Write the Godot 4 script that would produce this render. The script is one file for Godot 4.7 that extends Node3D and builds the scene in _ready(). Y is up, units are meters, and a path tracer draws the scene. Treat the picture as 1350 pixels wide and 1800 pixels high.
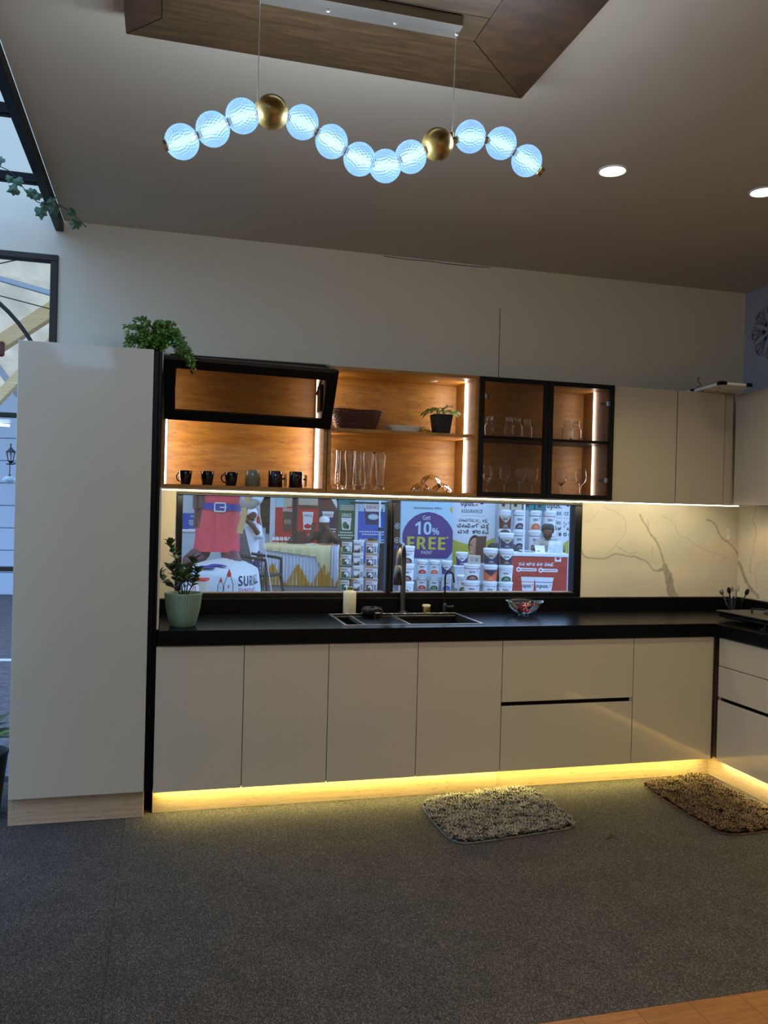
extends Node3D
# An L-shaped show kitchen in an exhibition stall; paint stalls are seen through its window. Metres, y up; the long run of cabinets lies along x with its fronts at z = 0.

var M := {}
var taken := {}
const EYE := Vector3(-0.1325, 1.4765, 3.973)
const TURN := -0.2613                       # the hall behind the kitchen stands at this angle to it
const BACK := -0.6                          # face of the back wall

func _ready():
	light_and_camera()
	materials()
	room()
	outdoors()
	base_units()
	wall_units()
	worktop_things()
	shelf_things()
	ceiling_things()
	floor_things()
	hall_left_stall()
	hall_right_stall()
	tent_side()

# ------------------------------------------------------------------ camera, sky, lights
func light_and_camera():
	var cam = Camera3D.new()
	cam.name = "camera"
	var f = Vector3(0.2583, -0.0069, -0.966).normalized()
	var up0 = Vector3(0.0018, 1.0, -0.0067)
	var r0 = f.cross(up0).normalized()
	up0 = r0.cross(f)
	var a = -0.0258
	var r = r0 * cos(a) - up0 * sin(a)
	var u = up0 * cos(a) + r0 * sin(a)
	cam.transform = Transform3D(Basis(r, u, -f), EYE)
	cam.fov = rad_to_deg(2.0 * atan(900.0 / 1458.47))
	cam.near = 0.05
	cam.far = 200.0
	add_child(cam)
	cam.current = true
	var env = Environment.new()
	env.background_mode = Environment.BG_SKY
	var sm = ProceduralSkyMaterial.new()
	sm.sky_top_color = Color(0.62, 0.78, 1.0)
	sm.sky_horizon_color = Color(0.72, 0.85, 1.0)
	sm.ground_horizon_color = Color(0.4, 0.45, 0.55)
	sm.ground_bottom_color = Color(0.3, 0.35, 0.42)
	sm.sun_angle_max = 1.0
	var sky = Sky.new()
	sky.sky_material = sm
	env.sky = sky
	env.background_energy_multiplier = SKY
	env.tonemap_mode = Environment.TONE_MAPPER_LINEAR
	env.tonemap_exposure = 1.0
	env.sdfgi_enabled = true
	env.ssao_enabled = true
	env.ssil_enabled = true
	var we = WorldEnvironment.new()
	we.name = "world"
	we.environment = env
	add_child(we)

const SKY := 2.9
const SPOT := 1.65
const WARM := Color(1.0, 0.925, 0.755)

func area(pos, towards, size, energy, color, parent = self):
	var l = AreaLight3D.new()
	l.name = "light"
	l.area_size = size
	l.light_energy = energy
	l.light_color = color
	l.shadow_enabled = true
	l.area_range = 12.0
	parent.add_child(l, true)
	var z = -towards.normalized()
	var h = Vector3.UP if absf(z.y) < 0.9 else Vector3.RIGHT
	var x = h.cross(z).normalized()
	if absf(z.y) >= 0.9:
		x = (Vector3.RIGHT - z * z.x).normalized()
	l.transform = Transform3D(Basis(x, z.cross(x), z), pos)
	return l

func spot(pos, energy, color, angle = 62.0, size = 0.045):
	var l = SpotLight3D.new()
	l.name = "light"
	l.spot_angle = angle
	l.spot_angle_attenuation = 0.6
	l.spot_range = 12.0
	l.spot_attenuation = 2.0
	l.light_energy = energy
	l.light_color = color
	l.light_size = size
	l.shadow_enabled = true
	add_child(l, true)
	l.position = pos
	l.rotation.x = -PI / 2
	return l

# ------------------------------------------------------------------ geometry collector
class Geo:
	var v := PackedVector3Array()
	var n := PackedVector3Array()
	var uv := PackedVector2Array()
	var t := Transform3D()

	func at(p: Vector3, b := Basis()) -> Geo:
		t = Transform3D(b, p)
		return self

	func tri(a: Vector3, b: Vector3, c: Vector3, na: Vector3, nb: Vector3, nc: Vector3, ua := Vector2(), ub := Vector2(), uc := Vector2()):
		if (b - a).cross(c - a).dot(na + nb + nc) > 0.0:
			var q = b; b = c; c = q
			q = nb; nb = nc; nc = q
			var w = ub; ub = uc; uc = w
		v.append(t * a); v.append(t * b); v.append(t * c)
		n.append((t.basis * na).normalized()); n.append((t.basis * nb).normalized()); n.append((t.basis * nc).normalized())
		uv.append(ua); uv.append(ub); uv.append(uc)

	func quad(a, b, c, d, m: Vector3, uvs = null):
		if uvs:
			tri(a, b, c, m, m, m, uvs[0], uvs[1], uvs[2]); tri(a, c, d, m, m, m, uvs[0], uvs[2], uvs[3])
		else:
			tri(a, b, c, m, m, m); tri(a, c, d, m, m, m)

	func sq(a, b, c, d, na, nb, nc, nd):
		tri(a, b, c, na, nb, nc); tri(a, c, d, na, nc, nd)

	# a box between two corners, its edges cut at 45 degrees
	func box(lo: Vector3, hi: Vector3, e := 0.0):
		var c = (lo + hi) / 2.0
		var h = (hi - lo) / 2.0
		e = minf(e, minf(h.x, minf(h.y, h.z)) * 0.9)
		for ax in 3:
			var X = Vector3(); X[ax] = 1.0
			var Y = Vector3(); Y[(ax + 1) % 3] = 1.0
			var Z = Vector3(); Z[(ax + 2) % 3] = 1.0
			var hx = h[ax]; var hy = h[(ax + 1) % 3]; var hz = h[(ax + 2) % 3]
			for s in [-1.0, 1.0]:
				quad(c + X * s * hx - Y * (hy - e) - Z * (hz - e), c + X * s * hx + Y * (hy - e) - Z * (hz - e), c + X * s * hx + Y * (hy - e) + Z * (hz - e), c + X * s * hx - Y * (hy - e) + Z * (hz - e), X * s)
				if e > 0.0:
					for s2 in [-1.0, 1.0]:
						var m = (X * s + Y * s2).normalized()
						quad(c + X * s * hx + Y * s2 * (hy - e) - Z * (hz - e), c + X * s * (hx - e) + Y * s2 * hy - Z * (hz - e), c + X * s * (hx - e) + Y * s2 * hy + Z * (hz - e), c + X * s * hx + Y * s2 * (hy - e) + Z * (hz - e), m)
		if e > 0.0:
			for i in 8:
				var s = Vector3(1.0 if i & 1 else -1.0, 1.0 if i & 2 else -1.0, 1.0 if i & 4 else -1.0)
				var m = s.normalized()
				tri(c + s * Vector3(h.x, h.y - e, h.z - e), c + s * Vector3(h.x - e, h.y, h.z - e), c + s * Vector3(h.x - e, h.y - e, h.z), m, m, m)

	# turned about y; pr holds (radius, height)
	func lathe(pr: Array, seg := 32, squash := 1.0, flute := 0, deep := 0.0):
		var k = pr.size()
		var seen := []
		for i in k - 1:
			var d: Vector2 = pr[i + 1] - pr[i]
			seen.append(Vector2(d.y, -d.x).normalized())
		for i in k - 1:
			var m0: Vector2 = seen[i]
			var m1: Vector2 = seen[i]
			if i > 0 and seen[i - 1].dot(seen[i]) > 0.6:
				m0 = (seen[i - 1] + seen[i]).normalized()
			if i < k - 2 and seen[i + 1].dot(seen[i]) > 0.6:
				m1 = (seen[i + 1] + seen[i]).normalized()
			for j in seg:
				var a0 = TAU * j / seg
				var a1 = TAU * (j + 1) / seg
				var f0 = 1.0 - deep * (0.5 - 0.5 * cos(a0 * flute)) if flute else 1.0
				var f1 = 1.0 - deep * (0.5 - 0.5 * cos(a1 * flute)) if flute else 1.0
				var c0 = Vector3(cos(a0), 0, sin(a0) * squash)
				var c1 = Vector3(cos(a1), 0, sin(a1) * squash)
				var n0 = Vector3(cos(a0) * squash, 0, sin(a0)).normalized()
				var n1 = Vector3(cos(a1) * squash, 0, sin(a1)).normalized()
				if flute:
					var tw = deep * flute * 0.5
					n0 = (n0 + Vector3(-sin(a0), 0, cos(a0)) * tw * sin(a0 * flute)).normalized()
					n1 = (n1 + Vector3(-sin(a1), 0, cos(a1)) * tw * sin(a1 * flute)).normalized()
				var y0 = Vector3(0, pr[i].y, 0)
				var y1 = Vector3(0, pr[i + 1].y, 0)
				var U = Vector3.UP
				sq(c0 * pr[i].x * f0 + y0, c1 * pr[i].x * f1 + y0, c1 * pr[i + 1].x * f1 + y1, c0 * pr[i + 1].x * f0 + y1, n0 * m0.x + U * m0.y, n1 * m0.x + U * m0.y, n1 * m1.x + U * m1.y, n0 * m1.x + U * m1.y)

	func tube(pts: Array, rad, seg := 8, caps := true):
		var k = pts.size()
		var up = Vector3.UP
		var rings := []
		var norms := []
		var d0: Vector3 = (pts[1] - pts[0]).normalized()
		if absf(d0.y) > 0.9:
			up = Vector3.RIGHT
		for i in k:
			var d: Vector3 = (pts[mini(i + 1, k - 1)] - pts[maxi(i - 1, 0)]).normalized()
			var x = up.cross(d).normalized()
			if x.length() < 0.5:
				x = Vector3.RIGHT
			up = d.cross(x).normalized()
			var rr: float = rad[i] if rad is Array else rad
			var ring := []
			var nn := []
			for j in seg:
				var a = TAU * j / seg
				var m = x * cos(a) + up * sin(a)
				nn.append(m)
				ring.append(pts[i] + m * rr)
			rings.append(ring)
			norms.append(nn)
		for i in k - 1:
			for j in seg:
				var q = (j + 1) % seg
				sq(rings[i][j], rings[i][q], rings[i + 1][q], rings[i + 1][j], norms[i][j], norms[i][q], norms[i + 1][q], norms[i + 1][j])
		if caps:
			for e in [0, k - 1]:
				var d = (pts[1] - pts[0]).normalized() * -1.0 if e == 0 else (pts[k - 1] - pts[k - 2]).normalized()
				for j in range(1, seg - 1):
					tri(rings[e][0], rings[e][j], rings[e][j + 1], d, d, d)

	func ball(c: Vector3, r: Vector3, nu := 24, nv := 14):
		for i in nv:
			for j in nu:
				var q := []
				for o in [[0, 0], [1, 0], [1, 1], [0, 1]]:
					var la = PI * (i + o[1]) / nv
					var lo = TAU * (j + o[0]) / nu
					q.append(Vector3(sin(la) * cos(lo), cos(la), sin(la) * sin(lo)))
				sq(c + q[0] * r, c + q[1] * r, c + q[2] * r, c + q[3] * r, q[0] / r, q[1] / r, q[2] / r, q[3] / r)

	# a flat outline in xy, thick along z from z0 to z1
	func slab(poly, z0: float, z1: float, smooth := false):
		var p := PackedVector2Array(poly)
		if Geometry2D.is_polygon_clockwise(p):
			p.reverse()
		var ix = Geometry2D.triangulate_polygon(p)
		for i in range(0, ix.size(), 3):
			for zz in [z0, z1]:
				var m = Vector3(0, 0, 1 if zz == maxf(z0, z1) else -1)
				tri(Vector3(p[ix[i]].x, p[ix[i]].y, zz), Vector3(p[ix[i + 1]].x, p[ix[i + 1]].y, zz), Vector3(p[ix[i + 2]].x, p[ix[i + 2]].y, zz), m, m, m)
		var k = p.size()
		for i in k:
			var a = p[i]
			var b = p[(i + 1) % k]
			var m = Vector3(b.y - a.y, a.x - b.x, 0).normalized()
			var ma = m
			var mb = m
			if smooth:
				var pa = p[(i + k - 1) % k]
				var nb = p[(i + 2) % k]
				ma = (m + Vector3(a.y - pa.y, pa.x - a.x, 0).normalized()).normalized()
				mb = (m + Vector3(nb.y - b.y, b.x - nb.x, 0).normalized()).normalized()
			sq(Vector3(a.x, a.y, z0), Vector3(b.x, b.y, z0), Vector3(b.x, b.y, z1), Vector3(a.x, a.y, z1), ma, mb, mb, ma)

	# a surface given by f(u, v); both sides are drawn
	func sheet(nu: int, nv: int, f: Callable, tiles := Vector2.ONE):
		var p := []
		for i in nu + 1:
			for j in nv + 1:
				p.append(f.call(float(i) / nu, float(j) / nv))
		var w = nv + 1
		var nn := []
		for i in nu + 1:
			for j in nv + 1:
				var du: Vector3 = p[mini(i + 1, nu) * w + j] - p[maxi(i - 1, 0) * w + j]
				var dv: Vector3 = p[i * w + mini(j + 1, nv)] - p[i * w + maxi(j - 1, 0)]
				var m = dv.cross(du)
				nn.append(m.normalized() if m.length_squared() > 1e-18 else Vector3.UP)
		for i in nu:
			for j in nv:
				var a = i * w + j
				var q = [a, a + w, a + w + 1, a + 1]
				var uu := []
				for o in [[0, 0], [1, 0], [1, 1], [0, 1]]:
					uu.append(Vector2(float(i + o[0]) / nu, float(j + o[1]) / nv) * tiles)
				tri(p[q[0]], p[q[1]], p[q[2]], nn[q[0]], nn[q[1]], nn[q[2]], uu[0], uu[1], uu[2])
				tri(p[q[0]], p[q[2]], p[q[3]], nn[q[0]], nn[q[2]], nn[q[3]], uu[0], uu[2], uu[3])

	func mesh() -> ArrayMesh:
		var a := []
		a.resize(Mesh.ARRAY_MAX)
		a[Mesh.ARRAY_VERTEX] = v
		a[Mesh.ARRAY_NORMAL] = n
		a[Mesh.ARRAY_TEX_UV] = uv
		var m = ArrayMesh.new()
		m.add_surface_from_arrays(Mesh.PRIMITIVE_TRIANGLES, a)
		return m

func spline(pts: Array, steps := 6) -> Array:
	var o := []
	var k = pts.size()
	for i in k - 1:
		for s in steps:
			var w = float(s) / steps
			o.append(pts[i].cubic_interpolate(pts[i + 1], pts[maxi(i - 1, 0)], pts[mini(i + 2, k - 1)], w))
	o.append(pts[k - 1])
	return o

func rounded(x0, y0, x1, y1, r, k = 5) -> PackedVector2Array:
	var o := PackedVector2Array()
	for c in [[x1 - r, y1 - r, 0.0], [x0 + r, y1 - r, 0.25], [x0 + r, y0 + r, 0.5], [x1 - r, y0 + r, 0.75]]:
		for i in k + 1:
			var a = TAU * (c[2] + 0.25 * i / k)
			o.append(Vector2(c[0] + r * cos(a), c[1] + r * sin(a)))
	return o

func oval(cx, cy, rx, ry, a0 = 0.0, a1 = TAU, k = 28) -> PackedVector2Array:
	var o := PackedVector2Array()
	for i in k:
		var a = a0 + (a1 - a0) * i / (k if a1 - a0 >= TAU - 0.01 else k - 1)
		o.append(Vector2(cx + rx * cos(a), cy + ry * sin(a)))
	return o

# ------------------------------------------------------------------ naming
func numbered(called: String) -> String:
	var k: int = taken.get(called, 0)
	taken[called] = k + 1
	return called if k == 0 else "%s_%03d" % [called, k]

func tag(o, label, category, group = ""):
	o.set_meta("label", label)
	o.set_meta("category", category)
	if group:
		o.set_meta("group", group)
	return o

func thing(called, label, category, pos = Vector3.ZERO, turn = 0.0, group = ""):
	var o = Node3D.new()
	o.name = numbered(called)
	add_child(o)
	o.position = pos
	o.rotation.y = turn
	return tag(o, label, category, group)

func part(called, shape, mat, parent, label = ""):
	var o = MeshInstance3D.new()
	o.name = called
	o.mesh = shape.mesh() if shape is Geo else shape
	o.material_override = M[mat] if mat is String else mat
	parent.add_child(o, true)
	if label:
		o.set_meta("label", label)
	return o

func solo(called, shape, mat, label, category, pos = Vector3.ZERO, turn = 0.0, group = ""):
	var o = part(numbered(called), shape, mat, self)
	o.position = pos
	o.rotation.y = turn
	return tag(o, label, category, group)

func structure(called, shape, mat, label = ""):
	var o = part(called, shape, mat, self)
	o.set_meta("kind", "structure")
	if label:
		o.set_meta("label", label)
	return o

func stuff(o):
	o.set_meta("kind", "stuff")
	return o

func dup(src, label, pos, turn = 0.0, group = ""):
	var o = src.duplicate()
	var base = String(src.name)
	if base.length() > 4 and base.right(3).is_valid_int() and base[base.length() - 4] == "_":
		base = base.left(base.length() - 4)
	o.name = numbered(base)
	add_child(o)
	o.position = pos
	o.rotation.y = turn
	o.set_meta("label", label)
	if group:
		o.set_meta("group", group)
	return o

# ------------------------------------------------------------------ lettering
var letters := {}

func outline(s: String, bold: bool):
	var key = s + ("*" if bold else "")
	if not letters.has(key):
		var tm = TextMesh.new()
		var f = SystemFont.new()
		f.font_names = PackedStringArray(["Droid Sans"])
		f.font_weight = 700 if bold else 400
		tm.font = f
		tm.text = s
		tm.font_size = 48
		tm.pixel_size = 0.01
		tm.curve_step = 1.5
		tm.depth = 0.0
		var a = tm.surface_get_arrays(0)
		var vs: PackedVector3Array = a[Mesh.ARRAY_VERTEX]
		var ix = a[Mesh.ARRAY_INDEX]
		var lo = Vector2(1e9, 1e9)
		var hi = -lo
		for p in vs:
			lo = lo.min(Vector2(p.x, p.y))
			hi = hi.max(Vector2(p.x, p.y))
		letters[key] = [vs, ix if ix != null else PackedInt32Array(range(vs.size())), lo, hi]
	return letters[key]

# letters that fill the box (x, y, w, h); put(Vector2) -> [point, normal] lays them on a surface
func write(g: Geo, s: String, x: float, y: float, w: float, h: float, put: Callable, bold := true):
	var o = outline(s, bold)
	var lo: Vector2 = o[2]
	var k = Vector2(w, h) / (o[3] - lo)
	var vs = o[0]
	var ix = o[1]
	for i in range(0, ix.size(), 3):
		var q := []
		for j in 3:
			var p = vs[ix[i + j]]
			q.append(put.call(Vector2(x, y) + (Vector2(p.x, p.y) - lo) * k))
		g.tri(q[0][0], q[1][0], q[2][0], q[0][1], q[1][1], q[2][1])

func flat(z: float) -> Callable:
	return func(p): return [Vector3(p.x, p.y, z), Vector3(0, 0, 1)]

func curved(r0: float, r1: float, h: float, off: float) -> Callable:   # on a cone of radius r0 at y = 0 and r1 at y = h; p.x runs along the arc
	return func(p):
		var r = lerpf(r0, r1, p.y / h) + off
		var a = p.x / r1
		return [Vector3(sin(a) * r, p.y, cos(a) * r), Vector3(sin(a), 0, cos(a))]

func lay(g: Geo, x0: float, x1: float, low: Callable, high: Callable, put: Callable, k := 12):   # print: a patch between two curves laid on a surface
	for i in k:
		var a = lerpf(x0, x1, float(i) / k)
		var b = lerpf(x0, x1, float(i + 1) / k)
		var q := []
		for p in [Vector2(a, low.call(a)), Vector2(b, low.call(b)), Vector2(b, high.call(b)), Vector2(a, high.call(a))]:
			q.append(put.call(p))
		g.sq(q[0][0], q[1][0], q[2][0], q[3][0], q[0][1], q[1][1], q[2][1], q[3][1])

func patch(g: Geo, x0, y0, x1, y1, put: Callable, k := 8):
	lay(g, x0, x1, func(_x): return y0, func(_x): return y1, put, k)

func ribbon(g: Geo, pts: Array, w: float, put: Callable):   # a painted stroke
	var k = pts.size()
	for i in k - 1:
		var d0: Vector2 = (pts[mini(i + 1, k - 1)] - pts[maxi(i - 1, 0)]).normalized().orthogonal() * w * 0.5
		var d1: Vector2 = (pts[mini(i + 2, k - 1)] - pts[i]).normalized().orthogonal() * w * 0.5
		var q := []
		for p in [pts[i] + d0, pts[i + 1] + d1, pts[i + 1] - d1, pts[i] - d0]:
			q.append(put.call(p))
		g.sq(q[0][0], q[1][0], q[2][0], q[3][0], q[0][1], q[1][1], q[2][1], q[3][1])

const KN := {
	"pe": "0,.72 .05,.35 .22,.05 .42,.25 .42,.45|.42,.25 .6,.03 .85,.2 .86,.6 .7,.72|.3,.7 .5,.78 .62,1 .8,1.05",
	"ee": "0,.45 .25,.55 .35,.3 .15,.05 .02,.2 .12,.5 .35,.85 .4,1",
	"m": "0,.3 .2,.6 .42,.3 .2,.02 0,.3",
	"t": "0,.7 .3,.75 .62,.7|.05,.45 0,.15 .2,.02 .4,.2 .3,.45 .12,.35|.4,.2 .6,.02 .82,.2 .75,.5|.55,.8 .75,1.1 .95,.95",
	"g": "0,.05 .05,.55 .35,.72 .65,.5 .7,.05|.25,.75 .4,.95 .6,1",
	"gh": "0,.05 .05,.55 .35,.72 .65,.5 .7,.05|.5,.7 .65,1.1 .95,.9 1.05,1.1",
	"n": "0,.72 .6,.72 .8,.9|.4,.7 .1,.5 .05,.2 .25,.02 .42,.2|.42,.2 .6,.02 .85,.15 .85,.5",
	"aa": "0,.7 .2,.75 .35,.5 .3,.1 .1,.05",
	"d": "0,.72 .6,.72 .75,.9|.3,.7 .05,.4 .2,.05 .55,.05 .7,.35 .5,.5",
	"u": "0,-.05 .2,.15 .25,-.2 .05,-.3 -.2,-.22",
	"a": "0,.4 .15,.65 .3,.4 .15,.15 .05,.3|.3,.4 .45,.05 .7,.05 .8,.45 .6,.7 .45,.5|.8,.45 1.0,.6 .95,1",
	"de": "0,.72 .5,.72|.25,.7 .02,.4 .15,.05 .5,.05 .65,.35 .45,.5|.4,.8 .55,1.1 .75,1|.1,-.1 .4,-.25 .7,-.1 .75,.1",
	"ti": "0,.45 0,.15 .2,.02 .4,.2 .3,.45 .12,.35|.4,.2 .6,.02 .82,.2 .75,.5|.1,.75 .4,1 .7,.9 .6,.7 .4,.75",
	"ma": "0,.45 .15,.6 .25,.35 .1,.05 0,.2|.25,.35 .4,.02 .6,.3|.6,.3 .7,.02 .9,.2 .9,.6 .7,.72|.5,.75 .75,1",
	"te": "0,.6 .3,.72 .5,.5 .3,.3|.1,.3 .2,.02 .5,.02 .6,.3|.4,.75 .6,1.1 .8,1|.3,-.1 .5,-.3 .7,-.1",
	"di": "0,.6 .05,.2 .3,.02 .6,.15 .7,.5|.1,.6 .4,.55 .6,.35|.3,.75 .5,1 .75,.85 .6,.65",
	"ko": "0,.7 .6,.7|.1,.4 .3,.55 .35,.3 .15,.25|.35,.3 .55,.55 .65,.3 .45,.2|.1,.2 .3,0 .6,.1|.6,.75 .85,1 1.05,.6 .95,.2",
	"v": "0,.45 .1,.1 .3,.05 .4,.35|.4,.35 .5,.05 .75,.05 .8,.5 .6,.7 .3,.7|.45,.75 .65,1",
	"ve": "0,.45 .1,.1 .3,.05 .4,.35|.4,.35 .5,.05 .75,.05 .8,.5 .6,.7|.45,.75 .6,1.1 .85,1",
	"y": "0,.3 .1,.6 .3,.5 .25,.1 .1,.05|.25,.1 .5,.05 .6,.4 .6,.7|.6,.2 .8,.02 1,.2 1,.7|.6,.7 .8,.8",
	"h": "0,.7 .4,.75 .6,.95|.05,.45 0,.1 .3,.05 .35,.4 .15,.45|.35,.2 .6,.02 .8,.3 .7,.6",
	"s": "0,.3 .1,.6 .3,.5 .2,.1 .05,.1|.3,.2 .5,.02 .7,.2 .7,.6|.3,.75 .6,.8 .75,1",
}

func kannada(g: Geo, codes: String, x: float, y: float, w: float, h: float, put: Callable, bold: float):
	var list = codes.split(" ")
	var total = 0.0
	for c in list:
		total += 0.45 if c == "_" else (0.55 if c in ["ee", "m", "aa", "u"] else 1.12)
	var k = w / total
	for c in list:
		if c == "_":
			x += 0.45 * k
			continue
		for line in KN[c].split("|"):
			var pts := []
			for q in line.split(" "):
				pts.append(Vector2(x + float(q.get_slice(",", 0)) * k * 0.95, y + float(q.get_slice(",", 1)) * h * 0.85))
			ribbon(g, spline(pts, 4), bold, put)
		x += (0.55 if c in ["ee", "m", "aa", "u"] else 1.12) * k

# ------------------------------------------------------------------ bodies: smoothly joined tapered capsules, meshed as surface nets
func blob(g: Geo, bones: Array, cell: float, blend := 0.03):
	var lo = Vector3(1e9, 1e9, 1e9)
	var hi = -lo
	for b in bones:
		for e in [[b[0], b[2]], [b[1], b[3]]]:
			lo = lo.min(e[0] - Vector3.ONE * (e[1] + 3 * cell))
			hi = hi.max(e[0] + Vector3.ONE * (e[1] + 3 * cell))
	var nx = int((hi.x - lo.x) / cell) + 2
	var ny = int((hi.y - lo.y) / cell) + 2
	var nz = int((hi.z - lo.z) / cell) + 2
	var f := PackedFloat32Array()
	f.resize(nx * ny * nz)
	f.fill(10.0)
	for b in bones:
		var pa: Vector3 = b[0]
		var ba: Vector3 = b[1] - b[0]
		var bb = maxf(ba.length_squared(), 1e-9)
		var pad = maxf(b[2], b[3]) + blend + 2.5 * cell
		var i0 = ((b[0].min(b[1]) - Vector3.ONE * pad - lo) / cell).floor().max(Vector3.ZERO)
		var i1 = ((b[0].max(b[1]) + Vector3.ONE * pad - lo) / cell).ceil().min(Vector3(nx - 1, ny - 1, nz - 1))
		for z in range(int(i0.z), int(i1.z) + 1):
			for y in range(int(i0.y), int(i1.y) + 1):
				var row = (z * ny + y) * nx
				for x in range(int(i0.x), int(i1.x) + 1):
					var p = lo + Vector3(x, y, z) * cell - pa
					var s = clampf(p.dot(ba) / bb, 0.0, 1.0)
					var d = (p - ba * s).length() - lerpf(b[2], b[3], s)
					var o = f[row + x]
					if o > 5.0:
						f[row + x] = d
					else:
						var m = maxf(blend - absf(o - d), 0.0) / blend
						f[row + x] = minf(o, d) - m * m * blend * 0.25
	var at := {}
	var pos := []
	var nor := []
	var step = [1, nx, nx * ny]
	for z in nz - 1:
		for y in ny - 1:
			for x in nx - 1:
				var i = (z * ny + y) * nx + x
				var neg = 0
				var c := []
				for k in 8:
					var val = f[i + (k & 1) + (nx if k & 2 else 0) + (nx * ny if k & 4 else 0)]
					c.append(val)
					if val < 0.0:
						neg += 1
				if neg == 0 or neg == 8:
					continue
				var sum = Vector3()
				var cnt = 0
				for e in [[0, 1], [2, 3], [4, 5], [6, 7], [0, 2], [1, 3], [4, 6], [5, 7], [0, 4], [1, 5], [2, 6], [3, 7]]:
					if (c[e[0]] < 0.0) != (c[e[1]] < 0.0):
						var w = c[e[0]] / (c[e[0]] - c[e[1]])
						var p0 = Vector3(e[0] & 1, (e[0] >> 1) & 1, e[0] >> 2)
						var p1 = Vector3(e[1] & 1, (e[1] >> 1) & 1, e[1] >> 2)
						sum += p0.lerp(p1, w)
						cnt += 1
				at[i] = pos.size()
				pos.append(lo + (Vector3(x, y, z) + sum / cnt) * cell)
				nor.append(Vector3(c[1] + c[3] + c[5] + c[7] - c[0] - c[2] - c[4] - c[6], c[2] + c[3] + c[6] + c[7] - c[0] - c[1] - c[4] - c[5], c[4] + c[5] + c[6] + c[7] - c[0] - c[1] - c[2] - c[3]).normalized())
	for i in at:
		for ax in 3:
			var s = step[ax]
			if (f[i] < 0.0) != (f[i + s] < 0.0):
				var u = step[(ax + 1) % 3]
				var w = step[(ax + 2) % 3]
				if at.has(i - u) and at.has(i - w) and at.has(i - u - w):
					var a = at[i]
					var b = at[i - u]
					var c = at[i - u - w]
					var d = at[i - w]
					g.sq(pos[a], pos[b], pos[c], pos[d], nor[a], nor[b], nor[c], nor[d])

# ------------------------------------------------------------------ materials
func mat(called, color, rough = 0.6, metal = 0.0):
	var m = StandardMaterial3D.new()
	m.resource_name = called
	m.albedo_color = color
	m.roughness = rough
	m.metallic = metal
	M[called] = m
	return m

func glow(called, color, power):
	var m = mat(called, color, 0.4)
	m.emission_enabled = true
	m.emission = color
	m.emission_energy_multiplier = power
	return m

func picture(w: int, h: int, f: Callable) -> ImageTexture:
	var b := PackedByteArray()
	b.resize(w * h * 3)
	var k = 0
	for y in h:
		for x in w:
			var c: Color = f.call(x, y)
			b[k] = int(clampf(c.r, 0, 1) * 255.0)
			b[k + 1] = int(clampf(c.g, 0, 1) * 255.0)
			b[k + 2] = int(clampf(c.b, 0, 1) * 255.0)
			k += 3
	return ImageTexture.create_from_image(Image.create_from_data(w, h, false, Image.FORMAT_RGB8, b))

func noise(s: int, freq: float, oct = 3):
	var n = FastNoiseLite.new()
	n.seed = s
	n.frequency = freq
	n.fractal_octaves = oct
	return n

# grain runs along u; the noise is read on a circle so that the picture repeats
func wood(s: int, dark: Color, light: Color, stretch: float, size = 384) -> ImageTexture:
	var n = noise(s, 1.0, 4)
	var fine = noise(s + 5, 1.0, 2)
	return picture(size, size, func(x, y):
		var a = TAU * x / size
		var cx = cos(a) * stretch
		var cy = sin(a) * stretch
		var v = float(y) / size
		var w = minf(v, 1.0 - v) * 2.0
		var g = n.get_noise_3d(cx, cy, w * 14.0)
		var h = fine.get_noise_3d(cx * 3.0, cy * 3.0, v * 90.0)
		var ring = absf(sin((w * 9.0 + g * 2.2) * PI))
		var t = 0.5 + 0.55 * g + 0.25 * h + 0.25 * (ring - 0.6)
		var c = dark.lerp(light, clampf(t, 0.0, 1.0))
		if h > 0.5 and g < 0.0:
			c = c.darkened(0.25)
		return c)

func tri_tex(m, tex, size: Vector3, world = false):
	m.albedo_texture = tex
	m.uv1_triplanar = true
	m.uv1_world_triplanar = world
	m.uv1_scale = Vector3(1.0 / size.x, 1.0 / size.y, 1.0 / size.z)
	return m

func glassy(called, tint, index = 0.05):
	var m = mat(called, tint, 0.02)
	m.refraction_enabled = true
	m.refraction_scale = index
	return m

func pane(called, color, alpha):
	var m = mat(called, Color(color.r, color.g, color.b, alpha), 0.03)
	m.transparency = BaseMaterial3D.TRANSPARENCY_ALPHA
	return m

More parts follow.
